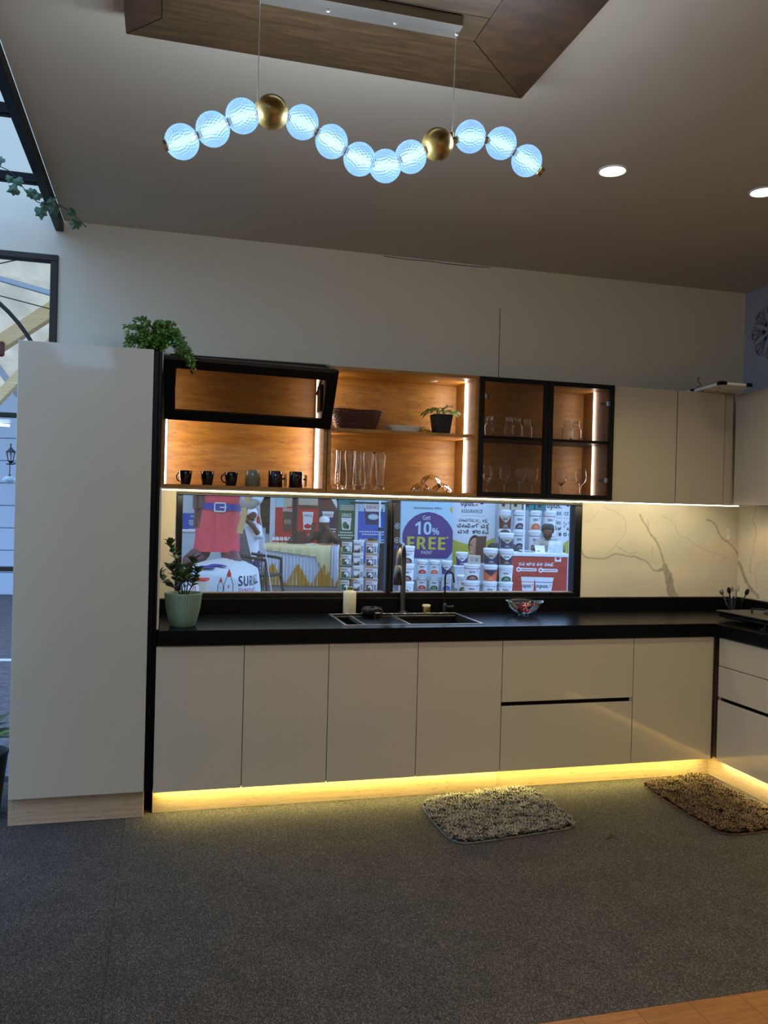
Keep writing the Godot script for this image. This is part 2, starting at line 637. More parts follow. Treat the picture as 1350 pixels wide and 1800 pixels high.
func materials():
	var rng = RandomNumberGenerator.new()
	rng.seed = 11
	mat("plaster", Color(0.80, 0.77, 0.69), 0.85)
	mat("ceiling_paint", Color(0.72, 0.69, 0.63), 0.9)
	mat("blue_grey_paint", Color(0.60, 0.62, 0.68), 0.85)
	mat("stencil_grey", Color(0.50, 0.51, 0.55), 0.85)
	mat("crack", Color(0.16, 0.15, 0.13), 0.95)
	var bg = mat("beige_gloss", Color(0.72, 0.675, 0.585), 0.35)
	bg.clearcoat_enabled = true
	bg.clearcoat = 1.0
	bg.clearcoat_roughness = 0.05
	mat("beige_edge", Color(0.70, 0.65, 0.58), 0.5)
	mat("carcass", Color(0.46, 0.38, 0.30), 0.6)
	mat("black_profile", Color(0.020, 0.022, 0.027), 0.4).metallic_specular = 0.25
	mat("black_frame", Color(0.03, 0.03, 0.033), 0.3, 0.3)
	mat("black_plastic", Color(0.02, 0.02, 0.022), 0.28)
	mat("black_matt", Color(0.025, 0.025, 0.027), 0.6)
	mat("dark_slot", Color(0.01, 0.01, 0.01), 0.9)
	mat("steel", Color(0.78, 0.78, 0.78), 0.26, 0.85)
	mat("satin_steel", Color(0.62, 0.62, 0.60), 0.34, 0.88)
	mat("bronze_frame", Color(0.17, 0.15, 0.12), 0.7)
	mat("pale_metal", Color(0.66, 0.70, 0.74), 0.6)
	mat("brushed_steel", Color(0.42, 0.41, 0.40), 0.32, 1.0)
	mat("galvanised", Color(0.62, 0.68, 0.74), 0.45, 0.6)
	mat("brass", Color(0.60, 0.51, 0.30), 0.24, 0.85)
	mat("gold", Color(0.86, 0.72, 0.46), 0.3, 0.45)
	mat("white_plastic", Color(0.90, 0.90, 0.90), 0.35)
	mat("white_ceramic", Color(0.86, 0.85, 0.83), 0.18)
	mat("cream_plastic", Color(0.80, 0.76, 0.66), 0.4)
	mat("porcelain_grey", Color(0.40, 0.41, 0.34), 0.2)
	mat("porcelain_navy", Color(0.035, 0.045, 0.10), 0.15)
	mat("porcelain_black", Color(0.012, 0.011, 0.011), 0.12)
	mat("sage", Color(0.48, 0.57, 0.48), 0.45)
	mat("soil", Color(0.12, 0.09, 0.06), 0.95)
	for g in [["leaf_dark", Color(0.17, 0.28, 0.12)], ["leaf_mid", Color(0.31, 0.45, 0.14)], ["leaf_pale", Color(0.35, 0.46, 0.16)], ["leaf_ivy", Color(0.16, 0.30, 0.18)], ["leaf_cream", Color(0.62, 0.66, 0.36)]]:
		var l = mat(g[0], g[1], 0.4)
		l.backlight_enabled = true
		l.backlight = Color(0.25, 0.25, 0.25)
	mat("stem", Color(0.16, 0.14, 0.07), 0.7)
	mat("wicker", Color(0.27, 0.125, 0.06), 0.5)
	glassy("clear_glass", Color(1, 1, 1, 0.0))
	pane("window_glass", Color(0.9, 0.95, 1.0), 0.03)
	pane("smoked_glass", Color(0.055, 0.035, 0.018), 0.60)
	pane("dark_glass", Color(0.05, 0.035, 0.02), 0.76)
	pane("clear_film", Color(0.85, 0.9, 0.95), 0.25)
	pane("packet_film", Color(0.9, 0.93, 0.97), 0.55)
	var ball = glassy("bubble_glass", Color(0.80, 0.90, 1.0, 0.0))
	ball.emission_enabled = true
	ball.emission = Color(0.48, 0.68, 0.96)
	ball.emission_energy_multiplier = 0.36
	glow("core_glow", Color(0.74, 0.88, 1.0), 0.95)
	glow("strip_glow", Color(1.0, 0.95, 0.90), 14.0)
	glow("under_glow", Color(1.0, 0.94, 0.82), 8.0)
	glow("kick_glow", Color(1.0, 0.85, 0.50), 2.0)
	glow("down_glow", Color(1.0, 0.97, 0.93), 8.0)
	glow("tube_glow", Color(0.95, 0.98, 1.0), 3.0)
	# timber and laminate
	tri_tex(mat("teak", Color(1, 1, 1), 0.45), wood(3, Color(0.52, 0.33, 0.10), Color(0.68, 0.475, 0.18), 1.1), Vector3(1.3, 0.75, 1.3))
	tri_tex(mat("walnut", Color(1, 1, 1), 0.5), wood(21, Color(0.16, 0.11, 0.055), Color(0.29, 0.215, 0.12), 0.9), Vector3(1.2, 0.6, 0.6))
	tri_tex(mat("walnut_across", Color(1, 1, 1), 0.5), wood(27, Color(0.15, 0.095, 0.05), Color(0.26, 0.175, 0.10), 0.9), Vector3(0.6, 0.6, 1.2))
	tri_tex(mat("maple", Color(1, 1, 1), 0.55), wood(33, Color(0.66, 0.56, 0.44), Color(0.74, 0.64, 0.51), 0.8, 256), Vector3(1.5, 0.5, 1.0))
	for i in 3:
		tri_tex(mat("floor_wood_%d" % i, Color(1, 1, 1).darkened(0.025 * i), 0.35), wood(41 + i, Color(0.46, 0.275, 0.125), Color(0.61, 0.41, 0.205), 1.2, 256), Vector3(1.4, 0.5, 0.35))
	tri_tex(mat("pine", Color(1, 1, 1), 0.7), wood(55, Color(0.86, 0.71, 0.50), Color(0.95, 0.86, 0.68), 0.7, 256), Vector3(2.0, 0.6, 0.6))
	# granite: near black, cloudy, with pale flecks
	var cloud = noise(71, 0.02, 4)
	var gr = picture(512, 512, func(x, y):
		var v = cloud.get_noise_2d(x, y * 2.0)
		var c = 0.045 + 0.045 * maxf(v, 0.0)
		if rng.randf() < 0.02 + 0.05 * maxf(v, 0.0):
			c += 0.12 * rng.randf()
		return Color(c, c, c * 1.05))
	tri_tex(mat("granite", Color(1, 1, 1), 0.27), gr, Vector3(0.8, 0.8, 0.8)).metallic_specular = 0.2
	# carpet: grey loop pile with light and dark flecks drawn out along the room
	var bytes := []
	bytes.resize(1024 * 256)
	for i in bytes.size():
		bytes[i] = rng.randf()
	var patchy = noise(81, 0.008, 2)
	var pile = func(x, y):
		var r = bytes[(x * 256 + (y / 3 + x * 7) % 256) % bytes.size()] * 0.65 + bytes[(x * 613 + y * 31) % bytes.size()] * 0.35
		return r
	var cp = picture(1024, 1024, func(x, y):
		var r: float = pile.call(x, y)
		var t = pow(r, 1.9)
		var c = 0.10 + 0.50 * t + 0.03 * patchy.get_noise_2d(x, y)
		return Color(c, c * 0.985, c * 0.97))
	var ht = picture(1024, 1024, func(x, y):
		var r: float = pile.call(x, y)
		return Color(r, r, r))
	var ca = tri_tex(mat("carpet", Color(0.86, 0.815, 0.775), 0.95), cp, Vector3(1.9, 1.9, 1.9), true)
	ca.heightmap_enabled = true
	ca.heightmap_texture = ht
	ca.heightmap_scale = 0.5
	# canvas, asphalt
	var fold = noise(91, 0.03, 4)
	tri_tex(mat("tarp", Color(0.96, 0.94, 0.90), 0.7), picture(256, 256, func(x, y):
		var c = 0.88 + 0.14 * fold.get_noise_2d(x, y * 0.3)
		return Color(c, c, c * 0.98)), Vector3(4, 4, 4))
	M.tarp.backlight_enabled = true
	M.tarp.backlight = Color(1.1, 0.96, 0.80)
	tri_tex(mat("asphalt", Color(1, 1, 1), 0.85), picture(256, 256, func(x, y):
		var c = 0.30 + 0.1 * fold.get_noise_2d(x * 3.0, y * 3.0) + 0.08 * rng.randf()
		return Color(c, c, c * 1.05)), Vector3(2, 2, 2))
	# plain colours of the stalls
	for c in [["print_white", Color(0.86, 0.87, 0.88)], ["print_red", Color(0.74, 0.06, 0.07)], ["print_dark", Color(0.07, 0.07, 0.10)], ["print_purple", Color(0.23, 0.11, 0.45)], ["plum", Color(0.20, 0.07, 0.19)], ["print_green", Color(0.03, 0.34, 0.16)], ["print_blue", Color(0.06, 0.32, 0.72)], ["print_navy", Color(0.07, 0.10, 0.30)], ["print_gold", Color(0.82, 0.66, 0.18)], ["print_lime", Color(0.72, 0.70, 0.18)], ["print_sky", Color(0.66, 0.80, 0.86)], ["print_teal", Color(0.07, 0.45, 0.47)], ["print_orange", Color(0.86, 0.36, 0.12)], ["print_maroon", Color(0.32, 0.07, 0.06)], ["tin_brown", Color(0.17, 0.095, 0.085)], ["print_brown", Color(0.33, 0.17, 0.10)], ["print_tan", Color(0.72, 0.55, 0.38)], ["print_sand", Color(0.72, 0.68, 0.60)], ["print_magenta", Color(0.72, 0.15, 0.40)], ["counter_red", Color(0.68, 0.20, 0.13)], ["inflated_red", Color(0.80, 0.22, 0.27)], ["inflated_boot", Color(0.36, 0.20, 0.24)], ["inflated_white", Color(0.72, 0.76, 0.78)], ["inflated_blue", Color(0.12, 0.16, 0.55)], ["inflated_brown", Color(0.30, 0.20, 0.19)], ["inflated_grey", Color(0.55, 0.52, 0.48)], ["pole_tan", Color(0.72, 0.58, 0.36)], ["cloth_cream", Color(0.83, 0.78, 0.58)], ["cloth_white", Color(0.80, 0.82, 0.86)], ["cloth_gold", Color(0.72, 0.52, 0.10)], ["skin", Color(0.32, 0.17, 0.11)], ["skin_light", Color(0.45, 0.27, 0.18)], ["skin_print", Color(0.80, 0.56, 0.44)], ["hair", Color(0.02, 0.018, 0.018)], ["shirt_dark", Color(0.045, 0.035, 0.045)], ["shirt_white", Color(0.82, 0.84, 0.87)], ["shirt_beige", Color(0.62, 0.60, 0.54)], ["trim_teal", Color(0.06, 0.28, 0.30)], ["chair_grey", Color(0.13, 0.125, 0.13)], ["wall_panel", Color(0.78, 0.81, 0.85)], ["container_white", Color(0.72, 0.78, 0.86)], ["brown_board", Color(0.33, 0.14, 0.08)], ["lip", Color(0.45, 0.12, 0.11)]]:
		mat(c[0], c[1], 0.55)

# ------------------------------------------------------------------ the room
func room():
	var g = Geo.new()
	g.box(Vector3(-4.0, -0.12, BACK - 0.06), Vector3(-0.2675, 0.0, 1.80), 0.0015)
	g.box(Vector3(-0.267, -0.12, BACK - 0.06), Vector3(3.6, 0.0, 1.80), 0.0015)
	structure("floor", g, "carpet")
	var fl = Node3D.new()
	fl.name = "floor_2"
	add_child(fl)
	fl.set_meta("kind", "structure")
	g = Geo.new()
	g.box(Vector3(-4.0, -0.12, 1.80), Vector3(3.6, -0.012, 6.2))
	part("underlay", g, "dark_slot", fl)
	for i in 20:                                     # boards run along z, ends staggered
		var x = 0.0 + i * 0.18
		var z0 = 1.801
		var first = 0.9 + fposmod(i * 0.83, 1.6)
		for k in 3:
			var z1 = minf(first + 1.801 + k * 2.4, 6.2)
			g = Geo.new()
			g.box(Vector3(x + 0.0006, -0.012, z0), Vector3(x + 0.1794, 0.0, z1 - 0.001), 0.0008)
			part("plank", g, turned_floor(i * 5 + k * 2), fl)
			z0 = z1
	# back wall, with the kitchen window and the tall window beside the cabinets
	g = Geo.new()
	var z1 = BACK
	var z0 = BACK - 0.06
	g.box(Vector3(-0.06, 0, z0), Vector3(2.336, 0.958, z1))
	g.box(Vector3(-0.69, 0, z0), Vector3(-0.06, 2.72, z1))
	g.box(Vector3(-0.06, 1.524, z0), Vector3(2.336, 2.72, z1))
	g.box(Vector3(2.336, 0, z0), Vector3(3.46, 2.72, z1))
	g.box(Vector3(-0.69, 2.72, z0), Vector3(3.46, 3.0, z1))
	g.box(Vector3(-4.0, 2.72, z0), Vector3(-0.69, 3.9, z1))
	g.box(Vector3(-4.0, 0, z0), Vector3(-2.2, 2.72, z1))
	var wb = structure("wall_back", g, "plaster")
	g = Geo.new()
	ribbon(g, spline([Vector2(1.767, 2.66), Vector2(1.7685, 2.5), Vector2(1.768, 2.38), Vector2(1.7705, 2.2)], 4), 0.004, flat(BACK + 0.0006))
	ribbon(g, spline([Vector2(1.05, 2.897), Vector2(1.2, 2.893), Vector2(1.32, 2.896), Vector2(1.45, 2.891), Vector2(1.7, 2.896)], 4), 0.004, flat(BACK + 0.0006))
	part("crack", g, "crack", wb)
	g = Geo.new()
	g.box(Vector3(3.46, 0, BACK - 0.06), Vector3(3.6, 3.0, 6.2))
	var wr = structure("wall_right", g, "blue_grey_paint")
	g = Geo.new()                                    # stencilled snowflake pattern, painted on the wall
	var on_right = func(p): return [Vector3(3.4594, p.y, p.x), Vector3(-1, 0, 0)]
	for row in [[2.62, -0.36], [2.62, 0.16], [2.62, 0.68]]:
		var c = Vector2(row[1], row[0])
		for k in 8:
			var d = Vector2.from_angle(TAU * k / 8.0)
			var o = d.orthogonal()
			ribbon(g, [c, c + d * 0.165], 0.020, on_right)
			ribbon(g, [c + d * 0.165 - o * 0.028, c + d * 0.165 + o * 0.028], 0.018, on_right)
			for s in [-1.0, 1.0]:
				ribbon(g, spline([c + d * 0.05 + o * s * 0.006, c + d * 0.10 + o * s * 0.020, c + d * 0.155 + o * s * 0.052], 3), 0.015, on_right)
				ribbon(g, spline([c + d * 0.10 + o * s * 0.012, c + d * 0.135 + o * s * 0.024, c + d * 0.165 + o * s * 0.028], 3), 0.013, on_right)
	part("snowflake_stencil", g, "stencil_grey", wr, "grey painted snowflake pattern")
	g = Geo.new()
	g.box(Vector3(-4.0, 0, 6.2), Vector3(3.6, 3.0, 6.35))
	structure("wall_front", g, "plaster")
	g = Geo.new()
	g.box(Vector3(-1.40, 0, 1.1), Vector3(-1.25, 3.0, 6.2))
	structure("wall_left", g, "plaster")
	g = Geo.new()
	g.box(Vector3(-0.655, 2.904, BACK - 0.06), Vector3(3.6, 3.02, 6.35))
	structure("ceiling", g, "ceiling_paint")
	# marble sheet behind the worktop
	var wash = noise(101, 0.006, 3)
	var veins := [
		[[2.337, 1.241, 2.363, 1.201, 2.433, 1.188, 2.503, 1.193, 2.573, 1.217, 2.645, 1.213, 2.728, 1.195, 2.785, 1.173, 2.834, 1.127, 2.876, 1.118], 0.009],
		[[2.729, 1.465, 2.773, 1.398, 2.827, 1.325, 2.871, 1.27, 2.9, 1.188, 2.922, 1.132], 0.012],
		[[2.915, 1.15, 2.935, 1.09, 2.95, 1.02, 2.975, 0.94], 0.034],
		[[2.876, 1.118, 2.92, 1.125, 2.961, 1.086, 2.979, 1.012, 3.03, 0.94], 0.016],
		[[2.513, 1.212, 2.572, 1.267, 2.63, 1.345, 2.628, 1.431, 2.586, 1.462, 2.534, 1.488, 2.473, 1.505], 0.004],
		[[2.886, 1.464, 2.977, 1.411, 3.0, 1.36, 3.092, 1.31, 3.201, 1.256, 3.289, 1.228, 3.361, 1.196], 0.0045],
		[[3.211, 1.448, 3.272, 1.412, 3.324, 1.337, 3.385, 1.296, 3.437, 1.249, 3.447, 1.206], 0.011],
		[[2.821, 1.196, 2.829, 1.27], 0.004], [[2.347, 1.403, 2.405, 1.44, 2.444, 1.482], 0.003],
		[[2.789, 1.384, 2.793, 1.416, 2.782, 1.435], 0.004], [[2.582, 1.262, 2.623, 1.245, 2.665, 1.227, 2.716, 1.232], 0.004]]
	var right := [
		[[-0.439, 1.516, -0.456, 1.442, -0.424, 1.374, -0.443, 1.295, -0.466, 1.201, -0.47, 1.126, -0.422, 1.102, -0.409, 1.012], 0.006],
		[[-0.582, 1.169, -0.538, 1.111, -0.48, 1.042, -0.396, 0.967], 0.022],
		[[-0.445, 1.332, -0.542, 1.205], 0.003], [[-0.321, 1.202, -0.392, 1.178, -0.43, 1.129], 0.004], [[0.1, 1.5, 0.0, 1.3, 0.2, 1.1, 0.3, 0.96], 0.012]]
	marble("trim_1", Vector3(2.337, 0.955, BACK), Vector3(3.452, 1.538, BACK + 0.010), veins, wash, false)
	marble("trim_2", Vector3(3.450, 0.955, BACK + 0.010), Vector3(3.460, 1.538, 1.2), right, wash, true)
	g = Geo.new()
	g.box(Vector3(-0.146, 0.955, BACK), Vector3(-0.062, 1.538, BACK + 0.010), 0.001)
	M["marble_plain"] = M.trim_1.duplicate()
	M.marble_plain.albedo_texture = null
	M.marble_plain.albedo_color = Color(0.80, 0.76, 0.68)
	structure("trim_3", g, "marble_plain")
	g = Geo.new()
	g.box(Vector3(-0.146, 0.8747, BACK + 0.010), Vector3(-0.136, 1.538, -0.02), 0.001)
	structure("trim_4", g, "marble_plain")
	window_kitchen()
	window_hall()

func turned_floor(k):
	return M["floor_wood_%d" % (k % 3)]

func marble(called, lo: Vector3, hi: Vector3, veins: Array, wash, side: bool):
	var w = hi.z - lo.z if side else hi.x - lo.x
	var h = hi.y - lo.y
	var px = 448.0
	var W = int(w * px)
	var H = int(h * px)
	var grey = PackedFloat32Array()
	grey.resize(W * H)
	var jig = noise(7, 9.0, 3)
	for vn in veins:
		var a = vn[0]
		var pts := []
		for i in range(0, a.size(), 2):
			pts.append(Vector2(a[i] - (lo.z if side else lo.x), a[i + 1] - lo.y))
		var line = spline(pts, 14)
		for i in line.size():
			var p: Vector2 = line[i] + Vector2(jig.get_noise_2d(line[i].x, line[i].y), jig.get_noise_2d(line[i].y, line[i].x)) * 0.010
			var r: float = vn[1] * 1.35 * (0.62 + 0.75 * absf(jig.get_noise_1d(i * 0.11 + vn[1] * 50.0)))
			var R = int(r * px * 0.6) + 2
			for dy in range(-R, R + 1):
				for dx in range(-R, R + 1):
					var x = int(p.x * px) + dx
					var y = int((h - p.y) * px) + dy
					if x >= 0 and y >= 0 and x < W and y < H:
						var d = Vector2(dx, dy).length() / px
						var s = clampf((r * 0.5 - d) * px * 0.8 + 0.7, 0.0, 1.0) * clampf(0.55 + vn[1] * 22.0, 0.0, 0.92)
						grey[y * W + x] = maxf(grey[y * W + x], s)
	var tex = picture(W, H, func(x, y):
		var c = Color(0.80, 0.76, 0.68).lerp(Color(0.76, 0.73, 0.67), clampf(0.5 + wash.get_noise_2d(x, y), 0, 1))
		return c.lerp(Color(0.53, 0.51, 0.46), grey[y * W + x] * (0.75 + 0.35 * wash.get_noise_2d(x * 9.0, y * 9.0))))
	var m = mat(called, Color(1, 1, 1), 0.3)
	m.albedo_texture = tex
	m.texture_repeat = false
	var g = Geo.new()
	var u = [Vector2(0, 1), Vector2(1, 1), Vector2(1, 0), Vector2(0, 0)]
	if side:
		g.quad(Vector3(lo.x, lo.y, lo.z), Vector3(lo.x, lo.y, hi.z), Vector3(lo.x, hi.y, hi.z), Vector3(lo.x, hi.y, lo.z), Vector3(-1, 0, 0), u)
	else:
		g.quad(Vector3(lo.x, lo.y, hi.z), Vector3(hi.x, lo.y, hi.z), Vector3(hi.x, hi.y, hi.z), Vector3(lo.x, hi.y, hi.z), Vector3(0, 0, 1), u)
	g.quad(Vector3(lo.x, hi.y, lo.z), Vector3(hi.x, hi.y, lo.z), hi, Vector3(lo.x, hi.y, hi.z), Vector3.UP)
	structure(called, g, called, "cream marble sheet with grey veins")

func window_kitchen():
	var w = Node3D.new()
	w.name = "window_1"
	add_child(w)
	w.set_meta("kind", "structure")
	var x0 = -0.058; var x1 = 2.335; var y0 = 0.957; var y1 = 1.523
	var zf = BACK + 0.016
	var zb = BACK - 0.055
	var g = Geo.new()
	g.box(Vector3(x0, y1 - 0.013, zb), Vector3(x1, y1, zf), 0.003)
	g.box(Vector3(x0, y0, zb), Vector3(x1, y0 + 0.026, zf), 0.003)
	g.box(Vector3(x0, y0 + 0.026, zb), Vector3(x0 + 0.032, y1 - 0.013, zf), 0.003)
	g.box(Vector3(x1 - 0.05, y0 + 0.026, zb), Vector3(x1, y1 - 0.013, zf), 0.003)
	part("window_frame", g, "black_frame", w)
	g = Geo.new()
	g.box(Vector3(1.107, y0 + 0.02, zb + 0.01), Vector3(1.135, y1 - 0.02, zf + 0.002), 0.004)
	g.box(Vector3(1.139, y0 + 0.02, zb + 0.01), Vector3(1.157, y1 - 0.02, zf - 0.02), 0.004)
	part("mullion", g, "black_frame", w)
	g = Geo.new()
	g.box(Vector3(x0 + 0.032, y0 + 0.026, zb + 0.01), Vector3(x1 - 0.05, y0 + 0.03, zf - 0.004))
	part("sill_track", g, "carcass", w)
	for s in [[x0 + 0.032, 1.107], [1.157, x1 - 0.05]]:
		g = Geo.new()
		g.quad(Vector3(s[0], y0 + 0.03, BACK - 0.03), Vector3(s[1], y0 + 0.03, BACK - 0.03), Vector3(s[1], y1 - 0.02, BACK - 0.03), Vector3(s[0], y1 - 0.02, BACK - 0.03), Vector3(0, 0, 1))
		part("pane", g, "window_glass", w)

func window_hall():
	var w = Node3D.new()
	w.name = "window_2"
	add_child(w)
	w.set_meta("kind", "structure")
	var z0 = BACK - 0.055
	var z1 = BACK + 0.012
	var g = Geo.new()
	g.box(Vector3(-2.2, 2.69, z0), Vector3(-0.677, 2.722, z1), 0.003)
	g.box(Vector3(-0.714, 0, z0), Vector3(-0.677, 2.69, z1), 0.003)
	g.box(Vector3(-2.2, 0, z0), Vector3(-2.163, 2.69, z1), 0.003)
	part("window_frame", g, "bronze_frame", w)
	g = Geo.new()
	for y in [1.88, 1.095]:
		g.box(Vector3(-2.163, y, z0 + 0.02), Vector3(-0.714, y + 0.024, z1 - 0.01), 0.002)
	part("glazing_bar", g, "bronze_frame", w)
	g = Geo.new()
	var arc := []
	for i in 33:
		var a = PI * i / 32.0
		arc.append(Vector3(-1.44 + cos(a) * 0.74, 1.90 + sin(a) * 0.74, BACK - 0.04))
	g.tube(arc, 0.012, 6)
	part("arched_bar", g, "bronze_frame", w)

# ------------------------------------------------------------------ floor units and worktop
func front(parent, called, x0, x1, y0, y1, mat_name = "beige_gloss", z = 0.0):   # a lacquered front in the plane z
	var g = Geo.new()
	g.box(Vector3(x0, y0, z - 0.018), Vector3(x1, y1, z), 0.0015)
	return part(called, g, mat_name, parent)

func base_units():
	# tall larder at the left end
	var t = thing("tall_cabinet", "tall glossy beige larder cabinet at the left end of the kitchen", "cabinet", Vector3(-0.474, 0, 0))
	var g = Geo.new()
	g.box(Vector3(-0.287, 0.13, -0.598), Vector3(0.287, 2.168, -0.021), 0.001)
	part("body", g, "beige_edge", t)
	front(t, "door", -0.290, 0.289, 0.128, 2.171)
	g = Geo.new()
	g.box(Vector3(-0.295, 0, -0.58), Vector3(0.289, 0.127, -0.035), 0.001)
	part("kick_board", g, "maple", t, "pale wood kick board")
	g = Geo.new()
	for y in [0.105, 0.088, 0.074]:
		g.at(Vector3(-0.272, y, -0.035), Basis(Vector3.RIGHT, PI / 2)).lathe([Vector2(0, 0.001), Vector2(0.002, 0.001), Vector2(0.002, 0)], 8)
	part("nail_head", g, "black_matt", t)
	g = Geo.new()
	g.box(Vector3(-0.0185, 0.129, -0.59), Vector3(0.0035, 2.166, -0.006), 0.002)
	g.box(Vector3(0.0035, 0.129, -0.59), Vector3(0.0185, 2.166, -0.012), 0.002)
	solo("end_panel", g, "black_profile", "tall black upright panel between the larder and the sink cabinets", "panel", Vector3(-0.1655, 0, 0))
	# four doors under the sink
	var xs = [-0.145, 0.261, 0.671, 1.127, 1.584]
	var what = ["beige base cabinet nearest the tall larder, under the green potted plant", "beige base cabinet second from the tall larder", "beige base cabinet under the left half of the sink and the tall faucet", "beige base cabinet under the right half of the sink, left of the drawers"]
	for i in 4:
		var w = xs[i + 1] - xs[i]
		t = thing("base_cabinet", what[i], "cabinet", Vector3((xs[i] + xs[i + 1]) / 2, 0, 0), 0, "base cabinets with one door")
		carcass(t, w)
		front(t, "door", -w / 2 + 0.0016, w / 2 - 0.0016, 0.12, 0.797)
		if i == 2:
			g = Geo.new()
			g.box(Vector3(-w / 2 + 0.0004, 0.60, -0.001), Vector3(-w / 2 + 0.0024, 0.606, 0.0008))
			part("bumper", g, "steel", t)
	# drawers
	t = thing("drawer_cabinet", "wide beige cabinet of two drawers parted by a black grip channel", "cabinet", Vector3(1.966, 0, 0))
	var w = 2.348 - 1.584
	carcass(t, w)
	for d in [[0.12, 0.457], [0.479, 0.797]]:
		var dr = front(t, "drawer", -w / 2 + 0.0016, w / 2 - 0.0016, d[0], d[1])
		g = Geo.new()
		g.box(Vector3(-w / 2 + 0.02, d[0] + 0.02, -0.45), Vector3(w / 2 - 0.02, minf(d[1] - 0.05, d[0] + 0.2), -0.02))
		part("drawer_box", g, "carcass", dr)
	g = Geo.new()
	g.box(Vector3(-w / 2 + 0.004, 0.452, -0.04), Vector3(w / 2 - 0.004, 0.484, -0.022))
	part("grip_channel", g, "black_profile", t)
	g = Geo.new()
	g.box(Vector3(w / 2 - 0.016, 0.458, -0.022), Vector3(w / 2 - 0.0016, 0.478, -0.006), 0.001)
	part("channel_cap", g, "steel", t)
	# blind corner
	t = thing("corner_cabinet", "beige corner cabinet door right of the two wide drawers", "cabinet", Vector3(2.598, 0, 0))
	g = Geo.new()
	g.box(Vector3(-0.247, 0.121, -0.585), Vector3(0.855, 0.80, -0.022))
	part("body", g, "carcass", t)
	front(t, "door", -0.2484, 0.2495, 0.12, 0.797)
	g = Geo.new()
	g.box(Vector3(0.2515, 0.12, -0.021), Vector3(0.2605, 0.815, 0.004), 0.001)
	part("corner_post", g, "brushed_steel", t, "slim metal corner post")
	# the right-hand run, fronts at x = 2.86
	for u in 2:
		var labels = ["beige drawer unit of the right-hand run under the gas hob", "beige drawer unit of the right-hand run nearest the camera"]
		t = thing("drawer_unit", labels[u], "cabinet", Vector3(2.86, 0, 0.028 + 0.45 + 0.904 * u), -PI / 2, "drawer units of the right-hand run")
		g = Geo.new()
		g.box(Vector3(-0.45, 0.121, -0.585), Vector3(0.45, 0.80, -0.022))
		part("body", g, "carcass", t)
		for d in [[0.12, 0.453], [0.473, 0.641], [0.645, 0.797]]:
			var dr = front(t, "drawer", -0.4484, 0.4484, d[0], d[1])
			g = Geo.new()
			g.box(Vector3(-0.43, d[0] + 0.015, -0.45), Vector3(0.43, d[0] + 0.10, -0.02))
			part("drawer_box", g, "carcass", dr)
		g = Geo.new()
		g.box(Vector3(-0.43, 0.448, -0.04), Vector3(0.446, 0.478, -0.022))
		part("grip_channel", g, "black_profile", t)
		g = Geo.new()
		g.box(Vector3(-0.4484, 0.454, -0.022), Vector3(-0.432, 0.472, -0.006), 0.001)
		part("channel_cap", g, "steel", t)
	# kick boards with the warm strip above them
	kick("long left kick board of pale wood, lit warm from above", Vector3(-0.146, 0, -0.090), Vector3(1.600, 0.112, -0.075))
	kick("long right kick board of pale wood up to the corner", Vector3(1.602, 0, -0.115), Vector3(2.905, 0.112, -0.100))
	kick("pale wood kick board under the right-hand run", Vector3(2.905, 0, -0.115), Vector3(2.920, 0.112, 1.83))
	g = Geo.new()
	g.box(Vector3(-0.14, 0.1175, -0.054), Vector3(2.85, 0.1205, -0.046))
	var l = solo("kick_light", g, "kick_glow", "warm yellow light strip under the fronts of the long run", "light")
	l = area(Vector3(1.36, 0.116, -0.050), Vector3(0, -1, 0.12), Vector2(2.98, 0.012), KICK * 2.9, Color(1.0, 0.93, 0.54))
	g = Geo.new()
	g.box(Vector3(2.880, 0.1175, 0.03), Vector3(2.888, 0.1205, 1.82))
	solo("kick_light", g, "kick_glow", "warm light strip under the drawers of the right-hand run", "light")
	l = area(Vector3(2.884, 0.116, 0.93), Vector3(-0.12, -1, 0), Vector2(0.012, 1.80), KICK * 1.2, Color(1.0, 0.92, 0.62))
	# black aluminium profile under the worktop edge
	g = Geo.new()
	g.box(Vector3(-0.146, 0.801, -0.05), Vector3(2.86, 0.832, -0.018), 0.001)
	solo("grip_profile", g, "black_profile", "black grip profile under the worktop edge above the doors", "profile")
	g = Geo.new()
	g.box(Vector3(2.878, 0.801, 0.03), Vector3(2.91, 0.832, 1.83), 0.001)
	solo("grip_profile", g, "black_profile", "black grip profile above the drawers of the right-hand run", "profile")
	worktop()

const KICK := 0.40

func kick(label, lo, hi):
	var g = Geo.new()
	var c = Vector3((lo.x + hi.x) / 2, 0, (lo.z + hi.z) / 2)
	g.box(lo - c, hi - c, 0.001)
	solo("kick_board", g, "maple", label, "kick board", c, 0, "kick boards")

func carcass(t, w):
	var g = Geo.new()
	g.box(Vector3(-w / 2 + 0.001, 0.121, -0.585), Vector3(w / 2 - 0.001, 0.80, -0.022))
	part("body", g, "carcass", t)

